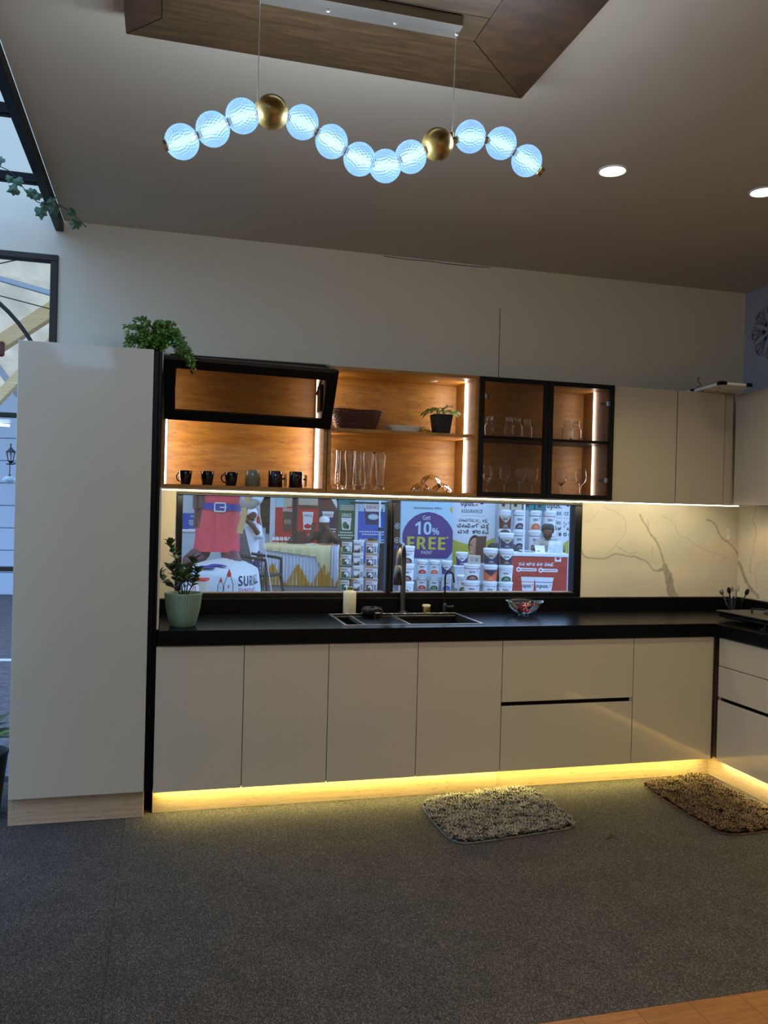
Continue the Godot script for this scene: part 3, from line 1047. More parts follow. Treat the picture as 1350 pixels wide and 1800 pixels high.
func worktop():
	var t = thing("worktop", "L-shaped black granite worktop with a raised back edge", "worktop")
	var y0 = 0.832
	var y1 = 0.8747
	var zf = 0.018
	var g = Geo.new()
	# sink opening 0.775..1.495 by -0.50..-0.085
	g.box(Vector3(-0.134, y0, -0.588), Vector3(0.775, y1, zf), 0.002)
	g.box(Vector3(1.495, y0, -0.588), Vector3(3.448, y1, zf), 0.002)
	g.box(Vector3(0.774, y0, -0.588), Vector3(1.496, y1, -0.50), 0.002)
	g.box(Vector3(0.774, y0, -0.085), Vector3(1.496, y1, zf), 0.002)
	g.box(Vector3(2.84, y0, 0.016), Vector3(3.448, y1, 1.83), 0.002)
	part("slab", g, "granite", t)
	g = Geo.new()
	g.box(Vector3(-0.134, 0.812, 0.0), Vector3(2.845, y0, zf), 0.001)
	g.box(Vector3(2.842, 0.812, 0.0), Vector3(2.862, y0, 1.83), 0.001)
	part("apron", g, "black_profile", t)
	g = Geo.new()
	g.box(Vector3(-0.134, y1, -0.588), Vector3(3.448, 0.953, -0.568), 0.002)
	g.box(Vector3(3.428, y1, -0.568), Vector3(3.448, 0.953, 1.83), 0.002)
	part("upstand", g, "granite", t)
	# sink
	t = thing("sink", "black kitchen sink with a bright steel rim under the faucet", "sink", Vector3(1.135, y1, -0.2925))
	g = Geo.new()
	var hx = 0.372; var hz = 0.217
	for b in [[-hx, -hz, hx, -hz + 0.012], [-hx, hz - 0.012, hx, hz], [-hx, -hz + 0.012, -hx + 0.012, hz - 0.012], [hx - 0.012, -hz + 0.012, hx, hz - 0.012]]:
		g.box(Vector3(b[0], -0.004, b[1]), Vector3(b[2], 0.0035, b[3]), 0.001)
	part("rim", g, "steel", t)
	g = Geo.new()
	var ix = 0.358; var iz = 0.2035
	g.box(Vector3(-ix, -0.22, -iz), Vector3(ix, -0.21, iz))
	g.box(Vector3(-ix, -0.22, -iz), Vector3(-ix + 0.004, 0.001, iz))
	g.box(Vector3(ix - 0.004, -0.22, -iz), Vector3(ix, 0.001, iz))
	g.box(Vector3(-ix, -0.22, -iz), Vector3(ix, 0.001, -iz + 0.004))
	g.box(Vector3(-ix, -0.22, iz - 0.004), Vector3(ix, 0.001, iz))
	part("basin", g, "black_matt", t)
	for x in [-0.262, -0.022]:
		g = Geo.new()
		g.box(Vector3(x - 0.004, -0.02, -0.165), Vector3(x + 0.004, 0.001, iz - 0.004), 0.001)
		part("divider", g, "steel", t)
	g = Geo.new()
	g.box(Vector3(-0.257, -0.022, -0.16), Vector3(-0.027, -0.012, iz - 0.006), 0.002)
	part("sliding_board", g, "black_plastic", t)
	g = Geo.new()
	g.box(Vector3(-ix + 0.004, -0.016, -iz + 0.004), Vector3(ix - 0.004, -0.006, -0.165), 0.002)
	part("back_ledge", g, "black_plastic", t)
	g = Geo.new()
	for i in 34:
		for j in 2:
			g.at(Vector3(0.0 + i * 0.0062 + j * 0.0031, -0.005, -0.183 + j * 0.007), Basis(Vector3.UP, 0.6)).box(Vector3(-0.0011, -0.002, -0.003), Vector3(0.0011, 0.001, 0.003))
	stuff(part("drain_grid", g, "steel", t))
	g = Geo.new()
	g.at(Vector3(0.12, -0.21, 0.03)).lathe([Vector2(0, 0.004), Vector2(0.03, 0.004), Vector2(0.045, 0.006), Vector2(0.055, 0)], 24)
	part("drain", g, "steel", t)

# ------------------------------------------------------------------ wall units
const UZ := -0.27
const SHELF_Y := 1.880        # top of the middle shelf
const LOW_Y := 1.560          # top of the cabinet floor

func box_shell(t, x0, x1, y0, y1, mat_name, thick = 0.018, zf = UZ):
	var parts = {"left_side": [Vector3(x0, y0, -0.588), Vector3(x0 + thick, y1, zf)], "right_side": [Vector3(x1 - thick, y0, -0.588), Vector3(x1, y1, zf)], "top": [Vector3(x0 + thick, y1 - thick, -0.588), Vector3(x1 - thick, y1, zf)], "bottom": [Vector3(x0 + thick, y0, -0.588), Vector3(x1 - thick, y0 + thick, zf)], "back": [Vector3(x0 + thick, y0 + thick, -0.588), Vector3(x1 - thick, y1 - thick, -0.580)]}
	for p in parts:
		var g = Geo.new()
		g.box(parts[p][0], parts[p][1], 0.0008)
		part(p.replace("left_", "").replace("right_", ""), g, mat_name, t)

func led(t, x, y0, y1, z, side, power):
	var g = Geo.new()
	g.box(Vector3(x - 0.004, y0, z - 0.005), Vector3(x + 0.004, y1, z + 0.005), 0.001)
	part("led_strip", g, "strip_glow", t, "white light strip")
	var w = t.position
	area(w + Vector3(x + side * 0.006, (y0 + y1) / 2, z), Vector3(side, 0, -0.55), Vector2(0.012, y1 - y0), power, Color(1.0, 0.94, 0.86))

func wall_units():
	var y0 = 1.542
	var y1 = 2.200
	# mug cabinet with the folding flap
	var t = thing("flap_cabinet", "teak wall cabinet with black glass flap folded up over the mugs", "cabinet", Vector3(0.272, 0, 0))
	box_shell(t, -0.416, 0.414, y0, y1, "teak")
	led(t, 0.389, 1.563, 2.178, -0.45, -1, LED)
	led(t, -0.393, 1.563, 2.178, -0.45, 1, LED)
	var flap = part("flap_top_leaf", leaf(Vector3(-0.414, 2.204, UZ + 0.004), Vector3(0.414, 2.204, UZ + 0.004), Vector3(0.414, 2.146, -0.058), Vector3(-0.414, 2.160, -0.058), 0.030), "black_frame", t)
	part("pane", leaf_pane(Vector3(-0.414, 2.204, UZ + 0.004), Vector3(0.414, 2.204, UZ + 0.004), Vector3(0.414, 2.146, -0.058), Vector3(-0.414, 2.160, -0.058), 0.028), "smoked_glass", flap)
	flap = part("flap_lower_leaf", leaf(Vector3(-0.413, 2.149, -0.060), Vector3(0.425, 2.136, -0.060), Vector3(0.425, 1.866, -0.242), Vector3(-0.405, 1.876, -0.242), 0.052), "black_frame", t)
	part("pane", leaf_pane(Vector3(-0.413, 2.149, -0.060), Vector3(0.425, 2.136, -0.060), Vector3(0.425, 1.866, -0.242), Vector3(-0.405, 1.876, -0.242), 0.050), "dark_glass", flap)
	var g: Geo
	for s in [-0.36, 0.36]:
		g = Geo.new()
		g.tube([Vector3(s, 2.05, -0.30), Vector3(s, 2.10, -0.20), Vector3(s * 0.99, 2.12, -0.10)], 0.006, 6)
		g.at(Vector3.ZERO).box(Vector3(s + 0.012 * signf(s), 1.96, -0.36), Vector3(s + 0.030 * signf(s), 2.10, -0.27), 0.003)
		part("lift_arm", g, "black_plastic", t)
	# open shelf
	t = thing("open_shelf_cabinet", "open teak wall cabinet holding the basket and the tall glasses", "shelf", Vector3(1.106, 0, 0))
	box_shell(t, -0.416, 0.414, y0, y1, "teak")
	shelf(t, -0.397, 0.395, "teak")
	led(t, 0.390, 1.563, 1.858, -0.41, -1, LED * 0.5)
	led(t, 0.390, 1.883, 2.180, -0.41, -1, LED * 0.5)
	led(t, -0.392, 1.563, 1.858, -0.41, 1, LED * 0.3)
	led(t, -0.392, 1.883, 2.180, -0.41, 1, LED * 0.3)
	g = Geo.new()
	g.at(Vector3(0.20, 2.180, -0.42)).lathe([Vector2(0, -0.004), Vector2(0.022, -0.004), Vector2(0.026, 0), Vector2(0.026, 0.001)], 20)
	part("puck_lamp", g, "white_plastic", t)
	# glass doors
	t = thing("display_cabinet", "teak wall cabinet behind two black framed smoked glass doors", "cabinet", Vector3(1.930, 0, 0))
	box_shell(t, -0.408, 0.408, y0, y1, "teak")
	for s in [-0.1955, 0.1955]:
		g = Geo.new()
		g.box(Vector3(s - 0.1945, SHELF_Y - 0.016, -0.578), Vector3(s + 0.1945, SHELF_Y, UZ - 0.012), 0.001)
		part("shelf", g, "black_profile", t)
	led(t, 0.383, 1.563, 1.862, -0.44, -1, LED * 0.34)
	led(t, 0.383, 1.883, 2.180, -0.44, -1, LED * 0.34)
	led(t, -0.385, 1.563, 1.862, -0.44, 1, LED * 0.05)
	led(t, -0.385, 1.883, 2.180, -0.44, 1, LED * 0.05)
	for s in [-1, 1]:
		var x0 = -0.407 if s < 0 else 0.002
		var x1 = -0.002 if s < 0 else 0.407
		var d = part("door", leaf(Vector3(x0, y1 - 0.003, UZ + 0.018), Vector3(x1, y1 - 0.003, UZ + 0.018), Vector3(x1, y0 + 0.001, UZ + 0.018), Vector3(x0, y0 + 0.001, UZ + 0.018), 0.026), "black_frame", t)
		part("pane", leaf_pane(Vector3(x0, y1, UZ + 0.012), Vector3(x1, y1, UZ + 0.012), Vector3(x1, y0, UZ + 0.012), Vector3(x0, y0, UZ + 0.012), 0.024), "smoked_glass", d)
		for y in [1.655, 2.092]:
			g = Geo.new()
			var hx = 0.405 * s
			g.box(Vector3(hx - s * 0.028 - 0.012, y - 0.015, UZ - 0.008), Vector3(hx - s * 0.028 + 0.012, y + 0.015, UZ + 0.006), 0.003)
			g.box(Vector3(minf(hx - s * 0.02, hx - s * 0.07), y - 0.007, UZ - 0.020), Vector3(maxf(hx - s * 0.02, hx - s * 0.07), y + 0.007, UZ - 0.008), 0.002)
			part("hinge", g, "steel", d)
	# plain beige doors
	var b = [[2.342, 2.757, "plain beige wall cabinet next to the black glass doors"], [2.764, 3.082, "narrower beige wall cabinet next to the corner"]]
	for i in 2:
		t = thing("wall_cabinet", b[i][2], "cabinet", Vector3((b[i][0] + b[i][1]) / 2, 0, 0), 0, "plain beige wall cabinets")
		var w = b[i][1] - b[i][0]
		g = Geo.new()
		g.box(Vector3(-w / 2 - 0.003, y0, -0.588), Vector3(w / 2 + 0.003, y1 - 0.002, UZ - 0.019))
		part("body", g, "carcass", t)
		front(t, "door", -w / 2, w / 2, y0 - 0.006, y1 - 0.002, "beige_gloss", UZ)
	g = Geo.new()
	g.box(Vector3(3.090, y0, -0.588), Vector3(3.145, y1 - 0.004, UZ - 0.008), 0.001)
	g.box(Vector3(3.145, y0, -0.588), Vector3(3.17, y1 - 0.004, UZ - 0.030))
	solo("corner_filler", g, "beige_gloss", "narrow upright beige filler strip in the corner of the wall cabinets", "panel")
	for i in 3:
		var names = ["beige wall cabinet of the right-hand run nearest the corner", "beige wall cabinet in the middle of the right-hand run", "beige wall cabinet of the right-hand run nearest the camera"]
		t = thing("side_wall_cabinet", names[i], "cabinet", Vector3(3.1525, 0, UZ + 0.003 + 0.25 + i * 0.5), -PI / 2, "wall cabinets of the right-hand run")
		g = Geo.new()
		g.box(Vector3(-0.249, y0, -0.306), Vector3(0.249, y1 - 0.002, -0.019))
		part("body", g, "beige_edge", t)
		front(t, "door", -0.2485, 0.2485, y0 - 0.006, y1 - 0.002)
	# strip under the wall units
	g = Geo.new()
	g.box(Vector3(-0.140, 1.530, -0.302), Vector3(3.21, 1.541, -0.282), 0.001)
	t = thing("under_cabinet_light", "long light strip along the bottom edge of the wall cabinets", "light", Vector3.ZERO)
	part("profile", g, "steel", t)
	g = Geo.new()
	g.box(Vector3(-0.138, 1.5292, -0.300), Vector3(3.205, 1.5345, -0.2812), 0.001)
	part("led_strip", g, "under_glow", t)
	for k in 4:
		area(Vector3(0.28 + k * 0.83, 1.527, -0.31), Vector3(0, -1, -0.9), Vector2(0.83, 0.015), UNDER, Color(1.0, 0.95, 0.77))
	spot_puck()

const LED := 0.17
const UNDER := 0.22

func spot_puck():
	var t = thing("cabinet_downlight", "small round light under the right-hand wall cabinets near the corner", "light", Vector3(3.30, 1.541, -0.34))
	var g = Geo.new()
	g.lathe([Vector2(0.032, 0.0), Vector2(0.032, -0.005), Vector2(0.026, -0.006), Vector2(0.025, -0.002)], 24)
	part("trim_ring", g, "steel", t)
	g = Geo.new()
	g.lathe([Vector2(0.0249, -0.0025), Vector2(0, -0.0025)], 24)
	part("lens", g, "under_glow", t)
	var l = spot(Vector3(3.30, 1.534, -0.34), 0.06, Color(1.0, 0.80, 0.52), 60.0, 0.02)

func shelf(t, x0, x1, m):
	var g = Geo.new()
	g.box(Vector3(x0, SHELF_Y - 0.018, -0.578), Vector3(x1, SHELF_Y, UZ - 0.006), 0.001)
	part("shelf", g, m, t)

# a glazed frame: four corners (top left, top right, bottom right, bottom left) and the width of its members
func leaf(a: Vector3, b: Vector3, c: Vector3, d: Vector3, w: float, thick = 0.018) -> Geo:
	var g = Geo.new()
	var nrm = (b - a).cross(d - a).normalized()
	if nrm.z < 0.0:
		nrm = -nrm
	var o = [a, b, c, d]
	var i_ := []
	for k in 4:
		var e = (o[(k + 1) % 4] - o[k]).normalized()
		var f = (o[(k + 3) % 4] - o[k]).normalized()
		i_.append(o[k] + e * w + f * w)
	for k in 4:
		var q = (k + 1) % 4
		var bk = nrm * thick
		g.quad(o[k], o[q], i_[q], i_[k], nrm)
		g.quad(o[k] - bk, o[q] - bk, i_[q] - bk, i_[k] - bk, -nrm)
		var side = (o[q] - o[k]).cross(nrm).normalized()
		if side.dot(o[k] - (a + c) / 2) < 0:
			side = -side
		g.quad(o[k], o[q], o[q] - bk, o[k] - bk, side)
		g.quad(i_[k], i_[q], i_[q] - bk, i_[k] - bk, -side)
	return g

func leaf_pane(a: Vector3, b: Vector3, c: Vector3, d: Vector3, w: float) -> Geo:
	var g = Geo.new()
	var nrm = (b - a).cross(d - a).normalized()
	if nrm.z < 0.0:
		nrm = -nrm
	var o = [a, b, c, d]
	var q := []
	for k in 4:
		q.append(o[k] + (o[(k + 1) % 4] - o[k]).normalized() * w + (o[(k + 3) % 4] - o[k]).normalized() * w - nrm * 0.008)
	g.quad(q[0], q[1], q[2], q[3], nrm)
	return g

# ------------------------------------------------------------------ on the worktop
const WT := 0.8747

func leaf_mesh(long: float, wide: float, curl: float, fold = 0.15) -> ArrayMesh:   # a leaf along +z from its stalk
	var g = Geo.new()
	g.sheet(2, 6, func(u, v):
		var s = (u - 0.5) * 2.0
		var w = wide * 0.5 * sin(PI * pow(v, 0.8)) * 1.0
		return Vector3(s * w, absf(s) * w * fold * 2.0 - curl * long * v * v, v * long))
	return g.mesh()

func set_leaf(parent, m, mat_name, p: Vector3, dir: Vector3, roll = 0.0, k = 1.0):
	var o = part("leaf", m, mat_name, parent)
	var z = dir.normalized()
	var h = Vector3.UP if absf(z.y) < 0.95 else Vector3.RIGHT
	var x = h.cross(z).normalized()
	var b = Basis(x, z.cross(x), z) * Basis(Vector3(0, 0, 1), roll)
	o.transform = Transform3D(b.scaled_local(Vector3.ONE * k), p)
	return o

func worktop_things():
	var rng = RandomNumberGenerator.new()
	rng.seed = 5
	var g = Geo.new()
	# plant in a ribbed green pot
	var t = thing("potted_plant", "leafy plant in a ribbed sage green pot on the worktop", "plant", Vector3(-0.024, WT, -0.14))
	g.lathe([Vector2(0, 0.003), Vector2(0.056, 0.0), Vector2(0.061, 0.006), Vector2(0.070, 0.04), Vector2(0.082, 0.09), Vector2(0.0885, 0.150), Vector2(0.090, 0.158), Vector2(0.088, 0.161), Vector2(0.085, 0.158), Vector2(0.078, 0.125)], 132, 1.0, 44, 0.022)
	part("pot", g, "sage", t)
	g = Geo.new()
	g.lathe([Vector2(0.0795, 0.132), Vector2(0.04, 0.138), Vector2(0, 0.140)], 24)
	part("soil", g, "soil", t)
	g = Geo.new()
	var lf = [leaf_mesh(0.046, 0.030, 0.18), leaf_mesh(0.040, 0.029, 0.3), leaf_mesh(0.052, 0.029, 0.1)]
	var stems = [
		[Vector3(0.0, 0.13, 0), Vector3(-0.012, 0.21, 0.01), Vector3(-0.035, 0.30, 0.0), Vector3(-0.050, 0.355, 0.0), Vector3(-0.066, 0.40, 0.0)],
		[Vector3(0.005, 0.13, 0.01), Vector3(-0.035, 0.18, 0.02), Vector3(-0.08, 0.21, 0.02), Vector3(-0.112, 0.245, 0.01)],
		[Vector3(0.01, 0.13, 0), Vector3(0.02, 0.21, 0.0), Vector3(0.03, 0.265, -0.01), Vector3(0.046, 0.312, 0.0)],
		[Vector3(0.012, 0.13, -0.01), Vector3(0.035, 0.19, 0.02), Vector3(0.052, 0.235, 0.03), Vector3(0.062, 0.27, 0.03)],
		[Vector3(-0.005, 0.13, -0.01), Vector3(-0.01, 0.20, -0.03), Vector3(-0.02, 0.275, -0.03)],
		[Vector3(0.0, 0.13, 0.02), Vector3(0.005, 0.19, 0.04), Vector3(0.0, 0.25, 0.04)],
		[Vector3(-0.01, 0.13, 0.01), Vector3(-0.04, 0.22, 0.02), Vector3(-0.055, 0.27, 0.02)]]
	var spots := []
	for s in stems:
		var line = spline(s, 6)
		var rad := []
		for i in line.size():
			rad.append(lerpf(0.0032, 0.0014, float(i) / line.size()))
		g.tube(line, rad, 6)
		for i in range(6, line.size(), 2):
			spots.append([line[i], (line[i] - line[i - 1]).normalized(), float(i) / line.size()])
		spots.append([line[line.size() - 1], Vector3(0.2, 1, 0.2), 1.0])
		spots.append([line[line.size() - 1], Vector3(-0.5, 0.6, 0.3), 1.0])
	part("stems", g, "stem", t)
	var a = 0.6
	for s in spots:
		for k in (3 if s[2] < 0.97 else 2):
			a += 2.4
			var side = Vector3(cos(a), 0.25 + 0.35 * rng.randf(), sin(a))
			set_leaf(t, lf[rng.randi() % 3], "leaf_dark" if rng.randf() < 0.7 else "leaf_mid", s[0], side * (1.3 - 0.7 * s[2]) + s[1] * 0.5, rng.randf_range(-0.7, 0.7), rng.randf_range(0.75, 1.1))
	# soap dispenser
	t = thing("soap_dispenser", "ribbed cream soap dispenser with a brass pump by the sink", "dispenser", Vector3(0.888, WT, -0.535))
	g = Geo.new()
	g.lathe([Vector2(0, 0), Vector2(0.033, 0.0), Vector2(0.036, 0.004), Vector2(0.036, 0.116), Vector2(0.033, 0.124), Vector2(0.016, 0.129), Vector2(0.015, 0.131), Vector2(0, 0.131)], 96, 1.0, 24, 0.05)
	part("bottle", g, "cream_plastic", t)
	g = Geo.new()
	g.lathe([Vector2(0.0145, 0.129), Vector2(0.0145, 0.146), Vector2(0.010, 0.149), Vector2(0.0055, 0.151), Vector2(0.005, 0.180), Vector2(0.008, 0.182), Vector2(0.008, 0.194), Vector2(0, 0.196)], 20)
	g.tube([Vector3(0, 0.188, 0), Vector3(0.022, 0.190, 0.012), Vector3(0.038, 0.186, 0.020)], [0.005, 0.0042, 0.0035], 8)
	part("pump", g, "brass", t, "brass pump")
	# rinser
	t = thing("glass_rinser", "black round glass rinser on the back left edge of the sink", "rinser", Vector3(1.003, WT + 0.004, -0.475))
	g = Geo.new()
	g.lathe([Vector2(0, 0), Vector2(0.055, 0.0), Vector2(0.060, 0.006), Vector2(0.061, 0.028), Vector2(0.057, 0.036), Vector2(0.050, 0.037), Vector2(0.046, 0.030), Vector2(0, 0.029)], 40)
	part("body", g, "black_plastic", t)
	g = Geo.new()
	for k in 6:
		g.at(Vector3(0, 0.031, 0), Basis(Vector3.UP, TAU * k / 6)).box(Vector3(0.006, -0.002, -0.004), Vector3(0.047, 0.006, 0.004), 0.002)
	g.at(Vector3(0, 0.029, 0)).lathe([Vector2(0.017, 0), Vector2(0.016, 0.010), Vector2(0, 0.011)], 18)
	part("spider", g, "black_plastic", t)
	g = Geo.new()
	g.box(Vector3(-0.008, -0.022, 0.048), Vector3(0.030, 0.020, 0.090), 0.006)
	part("spout", g, "black_plastic", t)
	# tall faucet
	t = thing("faucet", "tall brushed steel gooseneck faucet with a pull-down spray head", "faucet", Vector3(1.198, WT, -0.545))
	g = Geo.new()
	g.lathe([Vector2(0.029, 0), Vector2(0.029, 0.008), Vector2(0.021, 0.012)], 28)
	part("base", g, "brushed_steel", t)
	g = Geo.new()
	var neck := [Vector3(0, 0.008, 0), Vector3(0, 0.15, 0), Vector3(0, 0.28, 0)]
	for i in 13:
		var an = PI * i / 12.0
		neck.append(Vector3(-0.0385 * (1 - cos(an)), 0.305 + 0.084 * sin(an), 0.082 * (1 - cos(an))))
	neck.append(Vector3(-0.079, 0.272, 0.165))
	g.tube(neck, 0.0155, 20)
	part("neck", g, "brushed_steel", t)
	g = Geo.new()
	g.at(Vector3(-0.080, 0.0, 0.166)).lathe([Vector2(0, 0.175), Vector2(0.024, 0.175), Vector2(0.0265, 0.180), Vector2(0.023, 0.245), Vector2(0.018, 0.280), Vector2(0.0155, 0.282)], 28)
	part("spray_head", g, "brushed_steel", t)
	g = Geo.new()
	var ov = oval(0, 0.222, 0.0085, 0.023, 0, TAU, 20)
	g.at(Vector3(-0.080, 0, 0.166), Basis(Vector3.UP, -0.05)).slab(ov, 0.020, 0.0262, true)
	part("button", g, "black_plastic", t, "black spray buttons")
	# filter tap
	t = thing("filter_tap", "slim black gooseneck drinking water tap behind the sink", "tap", Vector3(1.447, WT, -0.535))
	g = Geo.new()
	g.lathe([Vector2(0.022, 0), Vector2(0.021, 0.006), Vector2(0.013, 0.008), Vector2(0.012, 0.05), Vector2(0.007, 0.056), Vector2(0, 0.056)], 20)
	part("base", g, "black_plastic", t)
	g = Geo.new()
	neck = [Vector3(0, 0.05, 0), Vector3(0, 0.13, 0), Vector3(0, 0.195, 0)]
	for i in 11:
		var an = PI * i / 10.0
		neck.append(Vector3(0.022 * (1 - cos(an)), 0.205 + 0.033 * sin(an), 0.008 * (1 - cos(an))))
	neck.append(Vector3(0.049, 0.175, 0.018))
	g.tube(neck, 0.0052, 10)
	part("neck", g, "black_plastic", t)
	g = Geo.new()
	g.tube([Vector3(0.008, 0.034, 0.004), Vector3(0.030, 0.034, 0.010), Vector3(0.050, 0.036, 0.014)], [0.007, 0.006, 0.008], 10)
	part("lever", g, "black_plastic", t)
	# small tub
	t = thing("air_gap_cap", "short round cap in cream and brass between the two taps", "cap", Vector3(1.336, WT, -0.530))
	g = Geo.new()
	g.lathe([Vector2(0, 0.0), Vector2(0.023, 0.0), Vector2(0.0235, 0.003), Vector2(0.0235, 0.040), Vector2(0.022, 0.043)], 28)
	part("body", g, "brass", t)
	g = Geo.new()
	g.lathe([Vector2(0.0235, 0.036), Vector2(0.024, 0.045), Vector2(0.022, 0.048), Vector2(0, 0.048)], 28)
	part("top", g, "cream_plastic", t)
	# glass bowl and what lies in it
	t = thing("glass_bowl", "clear glass bowl with a wavy rim on the worktop", "bowl", Vector3(1.862, WT, -0.365))
	g = Geo.new()
	var wavy = func(r0, y, u): return Vector3(cos(u * TAU) * r0, y + (0.0045 * sin(u * TAU * 4.0 + 0.8) * smoothstep(0.05, 0.085, y)), sin(u * TAU) * r0)
	var bowl := [Vector2(0.0, 0.003), Vector2(0.036, 0.0), Vector2(0.042, 0.004), Vector2(0.066, 0.022), Vector2(0.090, 0.050), Vector2(0.104, 0.080), Vector2(0.110, 0.086), Vector2(0.107, 0.086), Vector2(0.099, 0.078), Vector2(0.086, 0.051), Vector2(0.062, 0.025), Vector2(0.036, 0.009), Vector2(0.0, 0.007)]
	g.sheet(64, bowl.size() - 1, func(u, v):
		var i = int(round(v * (bowl.size() - 1)))
		return wavy.call(bowl[i].x, bowl[i].y, u))
	part("bowl", g, "clear_glass", t)
	mat("wrapper_red", Color(0.45, 0.03, 0.05), 0.2)
	mat("wrapper_pink", Color(0.80, 0.33, 0.33), 0.2)
	for i in 9:
		g = Geo.new()
		var s = i * 7.7
		g.sheet(8, 5, func(u, v): return Vector3((u - 0.5) * 0.052, 0.006 * sin(u * 9.0 + s) * (0.4 + v) + 0.004 * sin(v * 7.0 + s), (v - 0.5) * 0.034))
		var kind = i % 3
		var w = solo("wrapped_sweet", g, "wrapper_pink" if kind == 0 else "wrapper_red", "%s foil wrapped sweet in the glass bowl" % ("pink" if kind == 0 else "dark red"), "sweet", Vector3.ZERO, 0, "pink sweets in the bowl" if kind == 0 else "red sweets in the bowl")
		var an = i * 2.4
		var rr = 0.014 + 0.030 * (i % 3) / 2.0
		w.transform = Transform3D(Basis.from_euler(Vector3(rng.randf_range(-0.4, 0.5), an, rng.randf_range(-0.4, 0.4))), Vector3(1.862 + cos(an) * rr, WT + 0.024 + 0.0055 * i, -0.365 + sin(an) * rr))
	# utensil holder
	t = thing("utensil_holder", "round black perforated metal holder in the corner of the worktop", "holder", Vector3(3.302, WT, -0.43))
	g = Geo.new()
	var rows = 9
	for j in rows:
		for i in 26:
			var a0 = TAU * (i + 0.5 * (j % 2)) / 26.0
			if j == 0 or j == rows - 1:
				continue
			var y = 0.006 + 0.0095 * j
			for e in 6:
				var p := []
				for q in [0, 1]:
					var th = TAU * (e + q) / 6.0
					for rr in [0.40, 1.0]:
						var aa = a0 + cos(th) * rr * TAU / 52.0 * 1.08
						p.append(Vector3(cos(aa), 0, sin(aa)) * 0.0475 + Vector3(0, y + sin(th) * rr * 0.0056, 0))
				var m = Vector3(cos(a0), 0, sin(a0))
				g.sq(p[0], p[1], p[3], p[2], m, m, m, m)
	g.lathe([Vector2(0, 0.001), Vector2(0.0475, 0.001), Vector2(0.0478, 0.014), Vector2(0.0470, 0.014)], 40)
	g.lathe([Vector2(0.0472, 0.078), Vector2(0.0478, 0.078), Vector2(0.0478, 0.091), Vector2(0.0472, 0.091), Vector2(0.0472, 0.078)], 40)
	part("mesh_body", g, "black_plastic", t)
	var kinds = ["spoon", "spoon", "whisk", "spatula", "spoon", "ladle"]
	var says = ["steel spoon leaning left in the utensil holder", "black spoon with a dark handle in the utensil holder", "small wire whisk standing in the utensil holder", "flat steel spatula in the utensil holder", "steel fork-like slotted spoon in the utensil holder", "dark oval ladle leaning right in the utensil holder"]
	var lean = [Vector3(-0.045, 0.085, 0.0), Vector3(-0.026, 0.09, 0.01), Vector3(-0.004, 0.085, 0.015), Vector3(0.018, 0.085, -0.01), Vector3(0.010, 0.092, -0.02), Vector3(0.050, 0.085, 0.0)]
	for i in 6:
		t = thing(kinds[i], says[i], "utensil", Vector3(3.302 + lean[i].x * 0.5, WT + 0.004, -0.43 + lean[i].z * 0.8))
		var d = lean[i].normalized()
		var top = d * 0.128
		g = Geo.new()
		g.tube([Vector3(0, 0, 0), d * 0.10, top], [0.0042, 0.0040, 0.0036], 8)
		part("handle", g, "steel" if i != 1 and i != 5 else "black_plastic", t)
		g = Geo.new()
		if kinds[i] == "whisk":
			for k in 5:
				var loop := []
				for e in 11:
					var w = PI * e / 10.0
					loop.append(top + d * (0.018 - 0.018 * cos(w)) + Vector3(cos(k * PI / 5), 0, sin(k * PI / 5)) * 0.016 * sin(w))
				g.tube(loop, 0.0012, 5)
		elif kinds[i] == "spatula":
			g.at(top, Basis(Vector3(0, 0, 1), -0.2)).box(Vector3(-0.016, -0.002, -0.0015), Vector3(0.016, 0.040, 0.0015), 0.0006)
		else:
			g.at(top + d * 0.013, Basis(Vector3(0, 0, 1), -atan2(d.x, d.y))).ball(Vector3.ZERO, Vector3(0.0155, 0.022, 0.006), 18, 10)
		part("head", g, "steel" if i != 1 and i != 5 else "black_plastic", t)
	# gas hob on feet
	t = thing("gas_hob", "black glass gas hob on feet at the right edge", "hob", Vector3(3.145, WT, 0.27))
	g = Geo.new()
	g.slab(rounded(-0.20, -0.38, 0.22, 0.40, 0.02), 0, 0.008, true)
	var top_ = part("glass_top", g, "black_plastic", t)
	top_.transform = Transform3D(Basis(Vector3.RIGHT, -PI / 2), Vector3(0, 0.048, 0))
	g = Geo.new()
	g.box(Vector3(-0.19, 0.020, -0.385), Vector3(0.21, 0.048, 0.365), 0.008)
	part("body", g, "black_plastic", t)
	for s in [[-0.17, -0.02], [-0.17, 0.33], [0.19, -0.35], [0.19, 0.33]]:
		g = Geo.new()
		g.at(Vector3(s[0], 0, s[1])).lathe([Vector2(0, 0), Vector2(0.030, 0), Vector2(0.030, 0.006), Vector2(0.010, 0.008), Vector2(0.010, 0.022)], 20)
		part("foot", g, "black_plastic", t)
	for b in [[0.03, -0.20], [0.03, 0.20]]:
		g = Geo.new()
		g.at(Vector3(b[0], 0.056, b[1])).lathe([Vector2(0.05, 0), Vector2(0.05, 0.006), Vector2(0.032, 0.008), Vector2(0.030, 0.016), Vector2(0, 0.017)], 28)
		part("burner", g, "black_matt", t)
		g = Geo.new()
		for k in 4:
			g.at(Vector3(b[0], 0.056, b[1]), Basis(Vector3.UP, PI / 4 + k * PI / 2)).box(Vector3(0.035, 0.016, -0.004), Vector3(0.115, 0.026, 0.004), 0.001)
			g.box(Vector3(0.107, 0, -0.004), Vector3(0.115, 0.026, 0.004), 0.001)
		part("pan_support", g, "black_matt", t)
	# label stuck to the marble
	t = thing("paper_label", "small white paper label stuck on the marble near the corner", "label", Vector3(3.372, 1.3575, BACK + 0.0102))
	g = Geo.new()
	g.box(Vector3(-0.010, -0.032, 0), Vector3(0.010, 0.032, 0.0006))
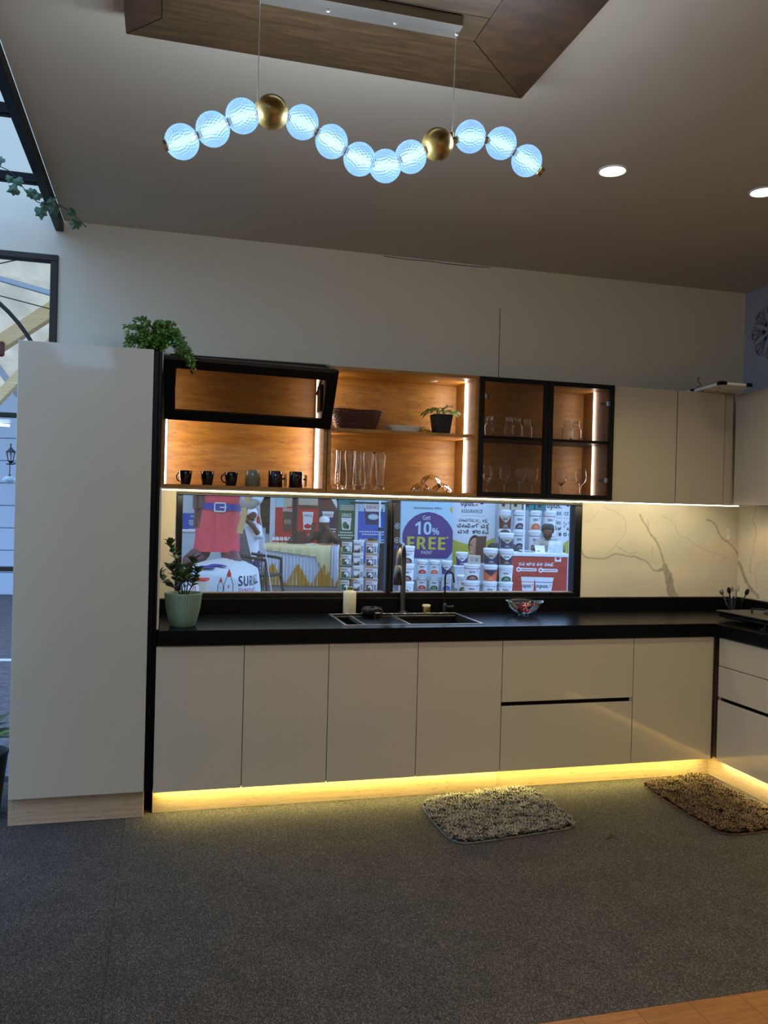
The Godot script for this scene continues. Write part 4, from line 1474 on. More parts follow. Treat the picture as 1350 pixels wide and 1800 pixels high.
	part("paper", g, "print_white", t)
	g = Geo.new()
	for k in 5:
		patch(g, -0.0035, -0.004 + 0.006 * k, 0.0035, -0.001 + 0.006 * k, flat(0.0009), 1)
	part("printing", g, "stencil_grey", t)

# ------------------------------------------------------------------ in and on the wall units
func mug_shape(g: Geo, r: float, h: float, taper: float):
	g.lathe([Vector2(0, 0.002), Vector2(r * taper * 0.9, 0.0), Vector2(r * taper, 0.004), Vector2(r * lerpf(taper, 1.0, 0.6), h * 0.45), Vector2(r, h - 0.002), Vector2(r - 0.0015, h), Vector2(r - 0.003, h - 0.002), Vector2(r * lerpf(taper, 1.0, 0.6) - 0.0035, h * 0.45), Vector2(r * taper - 0.004, 0.008), Vector2(0, 0.007)], 40)

func shelf_things():
	var rng = RandomNumberGenerator.new()
	rng.seed = 17
	var g = Geo.new()
	# three small black mugs
	var t = thing("mug", "", "mug", Vector3(-0.021, LOW_Y, -0.42), 0, "small black mugs")
	mug_shape(g, 0.0345, 0.074, 0.72)
	part("body", g, "porcelain_black", t)
	g = Geo.new()
	var hd := []
	for i in 13:
		var a = -0.55 * PI + 1.1 * PI * i / 12.0
		hd.append(Vector3(-0.029 - cos(a) * 0.022, 0.042 + sin(a) * 0.022 + (0.0), 0.0))
	g.tube(hd, 0.0036, 8)
	part("handle", g, "porcelain_black", t)
	t.rotation.y = -0.5
	t.set_meta("label", "small black mug at the left end of the mug row")
	dup(t, "small black mug second from the left end of the mug row", Vector3(0.090, LOW_Y, -0.42), -1.0)
	dup(t, "small black mug third from the left, beside the grey-green mug", Vector3(0.212, LOW_Y, -0.42), -0.15)
	# three straight mugs with golden handles
	var names = ["grey-green mug with a golden handle and fine cracks", "navy blue mug with a golden handle and gold veins", "black mug with a golden handle and gold veins"]
	var cols = ["porcelain_grey", "porcelain_navy", "porcelain_black"]
	for k in 3:
		t = thing("mug", names[k], "mug", Vector3([0.322, 0.442, 0.553][k], LOW_Y, -0.42), [0.75, 0.35, 0.35][k], "mugs with golden handles")
		g = Geo.new()
		var r = 0.0375
		g.lathe([Vector2(0, 0.002), Vector2(r - 0.003, 0.0), Vector2(r, 0.003), Vector2(r, 0.086), Vector2(r - 0.0015, 0.088), Vector2(r - 0.003, 0.086), Vector2(r - 0.003, 0.006), Vector2(0, 0.006)], 40)
		part("body", g, cols[k], t)
		g = Geo.new()
		g.box(Vector3(r + 0.018, 0.008, -0.010), Vector3(r + 0.027, 0.076, 0.010), 0.002)
		part("handle", g, "gold", t, "golden handle")
		g = Geo.new()
		g.box(Vector3(r - 0.002, 0.044, -0.005), Vector3(r + 0.021, 0.053, 0.005), 0.002)
		part("bridge", g, cols[k], t)
		g = Geo.new()
		var put = curved(r, r, 0.088, 0.0003)
		for s in [[Vector2(-0.02, 0.04), Vector2(-0.005, 0.052), Vector2(0.01, 0.06), Vector2(0.024, 0.078)], [Vector2(0.01, 0.06), Vector2(0.016, 0.045), Vector2(0.03, 0.03)], [Vector2(0.0, 0.056), Vector2(-0.004, 0.07)], [Vector2(0.016, 0.045), Vector2(0.008, 0.028)]]:
			ribbon(g, s, 0.0011, put)
		part("veins", g, "gold" if k else "black_matt", t)
	# tall curved glasses
	t = thing("tall_glass", "", "glass", Vector3(0.940, LOW_Y, -0.40), 0, "tall curved glasses")
	g = Geo.new()
	g.lathe([Vector2(0, 0.0), Vector2(0.028, 0.0), Vector2(0.030, 0.004), Vector2(0.0265, 0.020), Vector2(0.0225, 0.055), Vector2(0.0235, 0.090), Vector2(0.030, 0.130), Vector2(0.0345, 0.165), Vector2(0.0355, 0.185), Vector2(0.0335, 0.208), Vector2(0.0325, 0.210), Vector2(0.0315, 0.208), Vector2(0.0333, 0.185), Vector2(0.0322, 0.165), Vector2(0.0277, 0.130), Vector2(0.0212, 0.090), Vector2(0.0200, 0.055), Vector2(0.0225, 0.026), Vector2(0, 0.022)], 40)
	part("glass", g, "clear_glass", t)
	t.set_meta("label", "tall curved glass in the front row, second from the right")
	dup(t, "tall curved glass at the left end against the cabinet side", Vector3(0.748, LOW_Y, -0.40))
	dup(t, "tall curved glass in the front row, widest of the left pair", Vector3(0.835, LOW_Y, -0.37))
	dup(t, "tall curved glass half hidden behind the two middle ones", Vector3(0.908, LOW_Y, -0.49))
	dup(t, "tall curved glass at the right end of the row", Vector3(1.012, LOW_Y, -0.42))
	dup(t, "tall curved glass half hidden behind the left pair", Vector3(0.800, LOW_Y, -0.50))
	# moulded glass bowls upside down
	t = thing("moulded_bowl", "", "bowl", Vector3(1.243, LOW_Y, -0.40), 0, "moulded glass bowls upside down")
	g = Geo.new()
	g.sheet(60, 16, func(u, v):
		var a = u * TAU
		var s = sin(v * PI / 2)
		var bump = 0.0022 * (sin(a * 15.0 + v * 9.0) * sin(v * 22.0 - a * 0.0))
		var r = 0.058 * s + bump * s
		return Vector3(cos(a) * r, 0.050 * cos(v * PI / 2) + bump * cos(v * PI / 2), sin(a) * r))
	g.lathe([Vector2(0.058, 0.0), Vector2(0.0555, 0.0), Vector2(0.050, 0.020), Vector2(0.030, 0.040), Vector2(0, 0.046)], 48)
	part("bowl", g, "clear_glass", t)
	t.set_meta("label", "moulded glass bowl at the left of the three upside-down bowls")
	dup(t, "moulded glass bowl at the right of the three upside-down bowls", Vector3(1.363, LOW_Y, -0.40), 1.0)
	dup(t, "moulded glass bowl on top of the other two upside-down bowls", Vector3(1.303, LOW_Y + 0.048, -0.41), 0.5)
	dup(t, "moulded glass bowl behind the small black plant pot", Vector3(1.285, SHELF_Y, -0.50), 0.3, "moulded glass bowl on the middle shelf")
	# wicker basket
	t = thing("wicker_basket", "dark brown oval wicker basket on the middle shelf", "basket", Vector3(0.868, SHELF_Y, -0.42))
	g = Geo.new()
	var rows = 12
	for j in rows:
		var pts := []
		for i in 97:
			var a = TAU * i / 96.0
			var f = float(j) / (rows - 1)
			var w = 0.003 * sin(a * 24.0 + PI * (j % 2))
			pts.append(Vector3(cos(a) * (0.108 + 0.030 * f + w), 0.004 + 0.094 * f + 0.010 * f * absf(cos(a)), sin(a) * (0.075 + 0.022 * f + w)))
		g.tube(pts, 0.0043, 5, false)
	part("weave", g, "wicker", t)
	g = Geo.new()
	for i in 48:
		var a = TAU * i / 48.0
		g.tube([Vector3(cos(a) * 0.108, 0.002, sin(a) * 0.075), Vector3(cos(a) * 0.138, 0.098 + 0.010 * absf(cos(a)), sin(a) * 0.097)], 0.0025, 5)
	part("stakes", g, "wicker", t)
	g = Geo.new()
	var rim := []
	for i in 97:
		var a = TAU * i / 96.0
		rim.append(Vector3(cos(a) * 0.139, 0.101 + 0.010 * absf(cos(a)) + 0.002 * sin(a * 36.0), sin(a) * 0.098))
	g.tube(rim, 0.0058, 6, false)
	part("rim", g, "wicker", t)
	g = Geo.new()
	g.at(Vector3(0, 0.002, 0)).lathe([Vector2(0, 0.004), Vector2(0.106, 0.004), Vector2(0.106, 0.0)], 40, 0.7)
	part("base", g, "wicker", t)
	# white tray
	t = thing("serving_tray", "white rectangular tray on the middle shelf, right of the basket", "tray", Vector3(1.138, SHELF_Y, -0.41))
	g = Geo.new()
	var loops := [[0.0, 0.0, 0.0], [0.066, 0.046, 0.0], [0.070, 0.050, 0.003], [0.098, 0.070, 0.031], [0.102, 0.074, 0.035], [0.100, 0.072, 0.0365], [0.096, 0.068, 0.033], [0.068, 0.048, 0.006], [0.0, 0.0, 0.005]]
	g.sheet(56, loops.size() - 1, func(u, v):
		var l = loops[int(round(v * (loops.size() - 1)))]
		var a = u * TAU
		var k = 0.0 if l[0] < 0.001 else 1.0 / pow(pow(absf(cos(a)), 5.0) + pow(absf(sin(a)), 5.0), 0.2)
		return Vector3(cos(a) * k * l[0], l[2], sin(a) * k * l[1]))
	part("tray", g, "white_ceramic", t)
	# small plant
	t = thing("small_plant", "small variegated plant in a black square pot on the middle shelf", "plant", Vector3(1.353, SHELF_Y, -0.40))
	g = Geo.new()
	var sq := [[0.041, 0.0], [0.043, 0.003], [0.050, 0.06], [0.056, 0.106], [0.0575, 0.110], [0.0555, 0.110], [0.050, 0.095]]
	g.sheet(48, sq.size() - 1, func(u, v):
		var l = sq[int(round(v * (sq.size() - 1)))]
		var a = u * TAU + PI / 4
		var k = 1.0 / pow(pow(absf(cos(a)), 6.0) + pow(absf(sin(a)), 6.0), 1.0 / 6.0)
		return Vector3(cos(a) * k * l[0], l[1], sin(a) * k * l[0]))
	part("pot", g, "black_matt", t)
	g = Geo.new()
	g.box(Vector3(-0.050, 0.09, -0.050), Vector3(0.050, 0.098, 0.050), 0.002)
	part("soil", g, "soil", t)
	var lm = leaf_mesh(0.052, 0.036, 0.35, 0.2)
	g = Geo.new()
	for i in 22:
		var a = i * 2.399
		var e = 0.15 + 0.9 * (i % 4) / 3.0
		var p = Vector3(cos(a) * 0.02, 0.097, sin(a) * 0.016)
		var q = p + Vector3(cos(a) * (0.012 + 0.055 * (1.2 - e)), 0.022 + 0.032 * e, sin(a) * 0.035)
		g.tube([p, (p + q) / 2 + Vector3(0, 0.012, 0), q], 0.0012, 5)
		set_leaf(t, lm, ["leaf_mid", "leaf_pale", "leaf_mid", "leaf_cream"][i % 4], q, Vector3(cos(a), 0.35 * e - 0.35, sin(a) + 0.25), rng.randf_range(-0.4, 0.4), rng.randf_range(0.75, 1.05))
	part("stems", g, "leaf_mid", t)
	# glass jars
	t = thing("glass_jar", "", "jar", Vector3(1.640, SHELF_Y, -0.40), 0, "glass jars behind the smoked doors")
	g = Geo.new()
	g.lathe([Vector2(0, 0.0), Vector2(0.028, 0.0), Vector2(0.031, 0.003), Vector2(0.032, 0.060), Vector2(0.030, 0.072), Vector2(0.019, 0.083), Vector2(0.0185, 0.088), Vector2(0.020, 0.089), Vector2(0.020, 0.108), Vector2(0.0175, 0.108), Vector2(0.0165, 0.085), Vector2(0.027, 0.072), Vector2(0.029, 0.058), Vector2(0.028, 0.006), Vector2(0, 0.005)], 36, 1.0, 8, 0.03)
	part("jar", g, "clear_glass", t)
	g = Geo.new()
	g.at(Vector3(0, 0.104, 0)).lathe([Vector2(0.021, 0), Vector2(0.021, 0.013), Vector2(0.019, 0.015), Vector2(0, 0.015)], 28)
	part("lid", g, "clear_film", t)
	t.set_meta("label", "glass jar at the left edge of the left smoked door")
	dup(t, "glass jar left of the pair in the middle of the left smoked door", Vector3(1.757, SHELF_Y, -0.40))
	dup(t, "glass jar right of the pair in the middle of the left smoked door", Vector3(1.812, SHELF_Y, -0.41))
	dup(t, "glass jar at the right edge of the left smoked door", Vector3(1.888, SHELF_Y, -0.44))
	dup(t, "glass jar left of the pair behind the right smoked door", Vector3(2.122, SHELF_Y, -0.40))
	dup(t, "glass jar right of the pair behind the right smoked door", Vector3(2.182, SHELF_Y, -0.41))
	# wine glasses
	t = thing("wine_glass", "", "glass", Vector3(1.633, LOW_Y, -0.40), 0, "wine glasses behind the smoked doors")
	g = Geo.new()
	g.lathe([Vector2(0, 0.0), Vector2(0.031, 0.0), Vector2(0.0312, 0.0015), Vector2(0.012, 0.004), Vector2(0.0045, 0.010), Vector2(0.0038, 0.030), Vector2(0.0042, 0.060), Vector2(0.010, 0.068), Vector2(0.026, 0.084), Vector2(0.0335, 0.108), Vector2(0.0325, 0.135), Vector2(0.0280, 0.160), Vector2(0.0270, 0.1608), Vector2(0.0262, 0.160), Vector2(0.0308, 0.135), Vector2(0.0318, 0.108), Vector2(0.0245, 0.0855), Vector2(0.009, 0.071), Vector2(0, 0.069)], 36)
	part("glass", g, "clear_glass", t)
	t.set_meta("label", "wine glass at the left edge of the left smoked door")
	dup(t, "wine glass second from the left behind the left smoked door", Vector3(1.738, LOW_Y, -0.40))
	dup(t, "wine glass third from the left behind the left smoked door", Vector3(1.838, LOW_Y, -0.41))
	dup(t, "wine glass cut off at the right edge of the left smoked door", Vector3(1.892, LOW_Y, -0.36))
	dup(t, "wine glass in the middle of the right smoked door", Vector3(2.092, LOW_Y, -0.40))
	dup(t, "wine glass beside the light strip behind the right smoked door", Vector3(2.215, LOW_Y, -0.40))
	# trailing plant on the larder
	t = thing("trailing_plant", "bushy trailing green plant on top of the tall larder", "plant", Vector3(-0.20, 2.168, -0.16))
	g = Geo.new()
	g.lathe([Vector2(0, 0), Vector2(0.042, 0), Vector2(0.048, 0.028), Vector2(0.050, 0.032), Vector2(0.046, 0.028), Vector2(0, 0.025)], 24)
	part("pot", g, "black_matt", t)
	var twigs := []
	for i in 34:
		var a = rng.randf_range(0, TAU)
		var out_ = rng.randf_range(0.03, 0.13)
		var h = rng.randf_range(0.05, 0.14) * (1.25 - out_ * 4.0)
		twigs.append([Vector3(cos(a) * 0.03, 0.045, sin(a) * 0.03), Vector3(cos(a) * out_ * 0.6, 0.05 + h * 0.9, sin(a) * out_ * 0.5), Vector3(cos(a) * out_, 0.045 + h, sin(a) * out_ * 0.8)])
	for i in 18:
		var z = rng.randf_range(0.02, 0.20)
		var f = rng.randf_range(0.25, 1.0)
		twigs.append([Vector3(0.03, 0.05, 0.02), Vector3(0.07 + 0.05 * f, 0.075 + rng.randf_range(-0.02, 0.04), z * 0.7), Vector3(0.09 + 0.09 * f, 0.03 - 0.02 * f, z), Vector3(0.09 + 0.11 * f, -0.085 * f * f + 0.01, z + 0.01)])
	for i in 16:
		var x = lerpf(-0.10, 0.09, i / 15.0)
		twigs.append([Vector3(x * 0.3, 0.03, 0.01), Vector3(x * 0.8, 0.055 + 0.02 * (i % 3), 0.05), Vector3(x, 0.012 + 0.016 * (i % 4), 0.085)])
	for i in 5:
		twigs.append([Vector3(-0.01, 0.05, 0), Vector3(-0.07, 0.07, 0.03), Vector3(-0.118, 0.01 + 0.02 * i, 0.05)])
	g = Geo.new()
	var lg := [Geo.new(), Geo.new()]
	for tw in twigs:
		var line = spline(tw, 6)
		g.tube(line, 0.0012, 4, false)
		for p in line:
			for k in 5:
				var c = p + Vector3(rng.randf_range(-1, 1), rng.randf_range(-1, 1), rng.randf_range(-1, 1)) * 0.012
				var nn = Vector3(rng.randf_range(-1, 1), rng.randf_range(-0.2, 1), rng.randf_range(-0.3, 1)).normalized()
				var x = nn.cross(Vector3(0.3, 1, 0.2)).normalized()
				var y = nn.cross(x)
				var r = rng.randf_range(0.0052, 0.0080)
				var o = lg[0 if rng.randf() < 0.6 else 1]
				for q in 5:
					var a0 = TAU * q / 5.0
					var a1 = TAU * (q + 1) / 5.0
					o.tri(c - nn * 0.0012, c + (x * cos(a0) + y * sin(a0)) * r, c + (x * cos(a1) + y * sin(a1)) * r, nn, nn, nn)
	part("twigs", g, "leaf_mid", t)
	stuff(part("foliage", lg[0], "leaf_mid", t))
	mat("leaf_fresh", Color(0.43, 0.54, 0.16), 0.4)
	M.leaf_fresh.backlight_enabled = true
	M.leaf_fresh.backlight = Color(0.25, 0.25, 0.25)
	stuff(part("foliage", lg[1], "leaf_fresh", t))
	# mounting plate lying on the corner
	t = thing("mounting_plate", "white metal plate with black corner clips on the corner wall cabinets", "plate", Vector3(2.98, 2.200, -0.16))
	g = Geo.new()
	var out2 = PackedVector2Array([Vector2(-0.11, 0.25), Vector2(-0.095, 0.14), Vector2(-0.14, -0.17), Vector2(0.06, -0.165), Vector2(0.185, 0.14), Vector2(0.17, 0.25)])
	g.slab(out2, 0, 0.014)
	var pl = part("plate", g, "white_plastic", t)
	pl.transform = Transform3D(Basis(Vector3.RIGHT, -PI / 2), Vector3.ZERO)
	for c in [[-0.14, 0.17, 0.0], [0.06, 0.165, PI / 2], [0.185, -0.14, PI / 2], [-0.095, -0.14, 0.0]]:
		g = Geo.new()
		g.at(Vector3(c[0], -0.002, c[1]), Basis(Vector3.UP, c[2])).box(Vector3(-0.004, 0, -0.035), Vector3(0.010, 0.020, 0.004), 0.001)
		g.box(Vector3(-0.004, 0, -0.006), Vector3(0.035, 0.020, 0.004), 0.001)
		part("corner_clip", g, "black_plastic", t, "black corner clip")
	g = Geo.new()
	for c in [[-0.06, 0.05], [0.0, -0.05], [0.09, -0.06], [-0.08, -0.08]]:
		g.at(Vector3(c[0], 0, c[1])).lathe([Vector2(0.005, 0.0005), Vector2(0.004, -0.003), Vector2(0, -0.003)], 10)
	part("screw", g, "black_matt", t)
	g = Geo.new()
	g.tube(spline([Vector3(3.135, 2.342, BACK + 0.004), Vector3(3.10, 2.33, BACK + 0.03), Vector3(3.09, 2.31, BACK + 0.05), Vector3(3.11, 2.28, BACK + 0.06), Vector3(3.08, 2.27, BACK + 0.05), Vector3(3.07, 2.204, BACK + 0.05)], 6), 0.0018, 6)
	solo("loose_wire", g, "crack", "thin loose wire sticking out of the wall above the corner cabinets", "wire")

# ------------------------------------------------------------------ ceiling
const BALLS := [[-0.106, 2.377], [-0.031, 2.419], [0.042, 2.463], [0.117, 2.484], [0.196, 2.469], [0.275, 2.430], [0.351, 2.394], [0.422, 2.385], [0.492, 2.419], [0.567, 2.463], [0.661, 2.497], [0.752, 2.491], [0.830, 2.453]]

func ceiling_things():
	# dropped timber panel
	var t = thing("ceiling_panel", "dark timber panel dropped below the ceiling over the chandelier", "panel", Vector3(0, 2.80, 0))
	var x0 = -0.263; var x1 = 0.954; var z0 = 1.487; var z1 = 3.6
	var b = 0.262
	var boards = [
		["walnut", [Vector2(x0, z0), Vector2(x1, z0), Vector2(x1 - b, z0 + b), Vector2(x0 + 0.098, z0 + b), Vector2(x0 + 0.098, z0 + 0.11)]],
		["walnut_across", [Vector2(x1, z0), Vector2(x1, z1), Vector2(x1 - b, z1 - b), Vector2(x1 - b, z0 + b)]],
		["walnut_across", [Vector2(x0, z0), Vector2(x0 + 0.098, z0 + 0.11), Vector2(x0 + 0.098, z1 - b), Vector2(x0, z1)]],
		["walnut", [Vector2(x0, z1), Vector2(x0 + 0.098, z1 - b), Vector2(x1 - b, z1 - b), Vector2(x1, z1)]],
		["walnut", [Vector2(x0 + 0.098, z0 + b), Vector2(x1 - b, z0 + b), Vector2(x1 - b, z0 + b + 0.115), Vector2(x0 + 0.098, z0 + b + 0.115)]],
		["walnut", [Vector2(x0 + 0.098, z0 + b + 0.115), Vector2(x1 - b, z0 + b + 0.115), Vector2(x1 - b, z1 - b), Vector2(x0 + 0.098, z1 - b)]]]
	for bd in boards:
		var c = Vector2()
		for p in bd[1]:
			c += p / bd[1].size()
		var poly := PackedVector2Array()
		for p in bd[1]:
			poly.append(p + (c - p).normalized() * 0.0022)
		var g = Geo.new()
		g.at(Vector3.ZERO, Basis(Vector3.RIGHT, PI / 2)).slab(poly, -0.045, 0.0)
		part("board", g, bd[0], t)
	var g = Geo.new()
	g.box(Vector3(x0 + 0.01, 0.012, z0 + 0.01), Vector3(x1 - 0.01, 0.05, z1 - 0.01))
	g.box(Vector3(x0 + 0.12, 0.05, z0 + 0.14), Vector3(x1 - 0.14, 0.104, z1 - 0.14))
	part("core", g, "dark_slot", t)
	for s in [[x0 + 0.06, z0 + 0.10, x0 + 0.075, z1 - 0.1], [x1 - 0.075, z0 + 0.1, x1 - 0.06, z1 - 0.1]]:
		g = Geo.new()
		g.box(Vector3(s[0], 0.05, s[1]), Vector3(s[2], 0.056, s[3]))
		part("cove_light", g, "under_glow", t)
		area(Vector3((s[0] + s[2]) / 2, 2.86, (s[1] + s[3]) / 2), Vector3(-0.2 if s[0] < 0 else 0.2, 1, 0), Vector2(0.012, 1.9), 0.05, Color(1.0, 0.72, 0.42))
	# chandelier
	var zc = 1.82
	t = thing("chandelier", "pendant chandelier of eleven glowing bubble glass balls and two brass ones", "chandelier", Vector3(0, 0, zc))
	g = Geo.new()
	g.box(Vector3(0.079, 2.770, -0.024), Vector3(0.619, 2.7995, 0.038), 0.0015)
	part("canopy", g, "satin_steel", t, "long polished steel canopy")
	for x in [0.256, 0.438, 0.612]:
		g = Geo.new()
		g.at(Vector3(x, 2.770, 0.002)).lathe([Vector2(0.007, 0), Vector2(0.0075, -0.003), Vector2(0.005, -0.007), Vector2(0, -0.008)], 16)
		part("screw", g, "steel", t)
	for c in [[0.080, 2.502, 0.079], [0.607, 2.500, 0.612]]:
		g = Geo.new()
		g.tube([Vector3(c[0], c[1], 0), Vector3(c[2], 2.765, 0.002)], 0.0013, 6)
		part("cable", g, "steel", t)
		g = Geo.new()
		g.at(Vector3(c[0], c[1] - 0.014, 0)).lathe([Vector2(0, 0), Vector2(0.0055, 0.0), Vector2(0.0055, 0.014), Vector2(0, 0.015)], 12)
		part("cable_clamp", g, "brass", t)
	var shell = bubble()
	var inner = Geo.new()
	inner.ball(Vector3.ZERO, Vector3(0.031, 0.0115, 0.0115), 20, 12)
	var core = inner.mesh()
	var metal = Geo.new()
	metal.at(Vector3.ZERO, Basis(Vector3(0, 0, 1), -PI / 2)).lathe(barrel(0.0430, 0.038), 48)
	var brass_ball = metal.mesh()
	for i in BALLS.size():
		var p = Vector3(BALLS[i][0], BALLS[i][1], 0)
		var q = Vector3(BALLS[mini(i + 1, 12)][0], BALLS[mini(i + 1, 12)][1], 0) - Vector3(BALLS[maxi(i - 1, 0)][0], BALLS[maxi(i - 1, 0)][1], 0)
		var turn = Basis(Vector3(0, 0, 1), atan2(q.y, q.x))
		if i == 3 or i == 9:
			part("brass_ball", brass_ball, "brass", t, "brass ball").transform = Transform3D(turn, p)
		else:
			var o = part("glass_ball", shell, "bubble_glass", t, "bubble glass ball glowing blue-white")
			o.transform = Transform3D(turn * Basis(Vector3.RIGHT, i * 1.3), p)
			var c = part("lit_core", core, "core_glow", o)
			var l = OmniLight3D.new()
			l.name = "light"
			l.light_color = Color(0.86, 0.93, 1.0)
			l.light_energy = BALL
			l.omni_range = 10.0
			l.omni_attenuation = 2.0
			l.light_size = 0.01
			l.shadow_enabled = true
			add_child(l, true)
			l.position = p + Vector3(0, 0, zc)
		if i < 12:
			var e = Vector3(BALLS[i + 1][0], BALLS[i + 1][1], 0)
			g = Geo.new()
			g.tube([p.lerp(e, 0.36), p.lerp(e, 0.64)], 0.0095, 16)
			part("connector", g, "brass", t)
	for e in [[Vector3(-0.106, 2.377, 0), Vector3(-0.1455, 2.362, 0)], [Vector3(0.830, 2.453, 0), Vector3(0.874, 2.428, 0)]]:
		g = Geo.new()
		var d = (e[1] - e[0]).normalized()
		g.tube([e[0] + d * 0.036, e[1]], 0.006, 14)
		g.tube([e[1] - d * 0.006, e[1] + d * 0.005], 0.0135, 18)
		part("end_cap", g, "brass", t)
	# recessed downlights
	var dl = [[1.654, 0.849, "recessed round downlight in the ceiling right of the chandelier"], [2.392, 0.856, "recessed round downlight at the right edge of the picture"]]
	for k in 2:
		t = thing("downlight", dl[k][2], "downlight", Vector3(dl[k][0], 2.904, dl[k][1]), 0, "recessed ceiling downlights")
		g = Geo.new()
		g.lathe([Vector2(0.062, 0.0), Vector2(0.061, -0.004), Vector2(0.054, -0.005), Vector2(0.051, -0.001)], 40)
		part("trim_ring", g, "white_plastic", t)
		g = Geo.new()
		g.lathe([Vector2(0.0515, -0.003), Vector2(0.03, -0.0045), Vector2(0, -0.005)], 40)
		part("lens", g, "down_glow", t)
		spot(Vector3(dl[k][0], 2.885, dl[k][1]), SPOT * 0.55, WARM)
	for p in [[1.654, 2.55], [2.392, 2.55], [0.1, 4.3], [1.2, 4.3], [2.4, 4.3], [0.1, 5.4], [1.2, 5.4], [2.4, 5.4]]:
		t = thing("downlight", "recessed round downlight in the ceiling behind the viewer", "downlight", Vector3(p[0], 2.904, p[1]), 0, "downlights behind the viewer")
		g = Geo.new()
		g.lathe([Vector2(0.062, 0.0), Vector2(0.061, -0.004), Vector2(0.054, -0.005), Vector2(0.051, -0.001)], 24)
		part("trim_ring", g, "white_plastic", t)
		g = Geo.new()
		g.lathe([Vector2(0.0515, -0.003), Vector2(0.03, -0.0045), Vector2(0, -0.005)], 24)
		part("lens", g, "down_glow", t)
		spot(Vector3(p[0], 2.885, p[1]), SPOT, WARM)
	pergola()

const BALL := 0.062

func barrel(r: float, cut: float) -> Array:
	var o := [Vector2(0, -cut)]
	var a = acos(cut / r)
	for i in 25:
		var w = lerpf(PI - a, a, i / 24.0)
		o.append(Vector2(sin(w) * r, cos(w) * r))
	o.append(Vector2(0, cut))
	return o

func bubble() -> ArrayMesh:      # a ball with flattened ends, its skin a close pack of small lenses
	var g = Geo.new()
	var rows = 14
	var r0 = 0.0402
	var cut = 0.0385
	g.sheet(200, 96, func(u, v):
		var a = acos(cut / r0)
		var w = lerpf(a, PI - a, v)
		var row = v * rows
		var best = 9.0
		for j in [floori(row), floori(row) + 1]:
			var wj = lerpf(a, PI - a, clampf(j / float(rows), 0, 1))
			var cnt = maxf(5.0, round(TAU * sin(wj) * r0 / 0.0078))
			var ph = u * cnt + (0.5 if j % 2 else 0.0)
			var dx = (ph - round(ph)) / cnt * TAU * sin(w) * r0
			var dy = (w - wj) * r0
			best = minf(best, dx * dx + dy * dy)
		var h = maxf(0.0, 1.0 - best / (0.0041 * 0.0041))
		var r = r0 + 0.0028 * sqrt(h)
		return Vector3(cos(w) * r, sin(w) * cos(u * TAU) * r, sin(w) * sin(u * TAU) * r))
	for s in [-1.0, 1.0]:
		var rad = sqrt(r0 * r0 - cut * cut)
		for i in 32:
			g.tri(Vector3(cut * s, 0, 0), Vector3(cut * s, cos(TAU * i / 32) * rad, sin(TAU * i / 32) * rad), Vector3(cut * s, cos(TAU * (i + 1) / 32) * rad, sin(TAU * (i + 1) / 32) * rad), Vector3(s, 0, 0), Vector3(s, 0, 0), Vector3(s, 0, 0))
	return g.mesh()

func ivy_leaf() -> ArrayMesh:
	var g = Geo.new()
	var pts := [Vector2(0, 0), Vector2(0.35, -0.12), Vector2(0.55, 0.15), Vector2(0.42, 0.42), Vector2(0.5, 0.62), Vector2(0.22, 0.68), Vector2(0, 1.05), Vector2(-0.22, 0.68), Vector2(-0.5, 0.62), Vector2(-0.42, 0.42), Vector2(-0.55, 0.15), Vector2(-0.35, -0.12)]
	var c = Vector3(0, 0.006, 0.020)
	for i in pts.size():
		var a = pts[i] * 0.048
		var b = pts[(i + 1) % pts.size()] * 0.048
		var pa = Vector3(a.x, -absf(a.x) * 0.25, a.y)
		var pb = Vector3(b.x, -absf(b.x) * 0.25, b.y)
		var m = (pb - c).cross(pa - c).normalized()
		if m.y < 0:
			m = -m
		g.tri(c, pa, pb, m, m, m)
	return g.mesh()

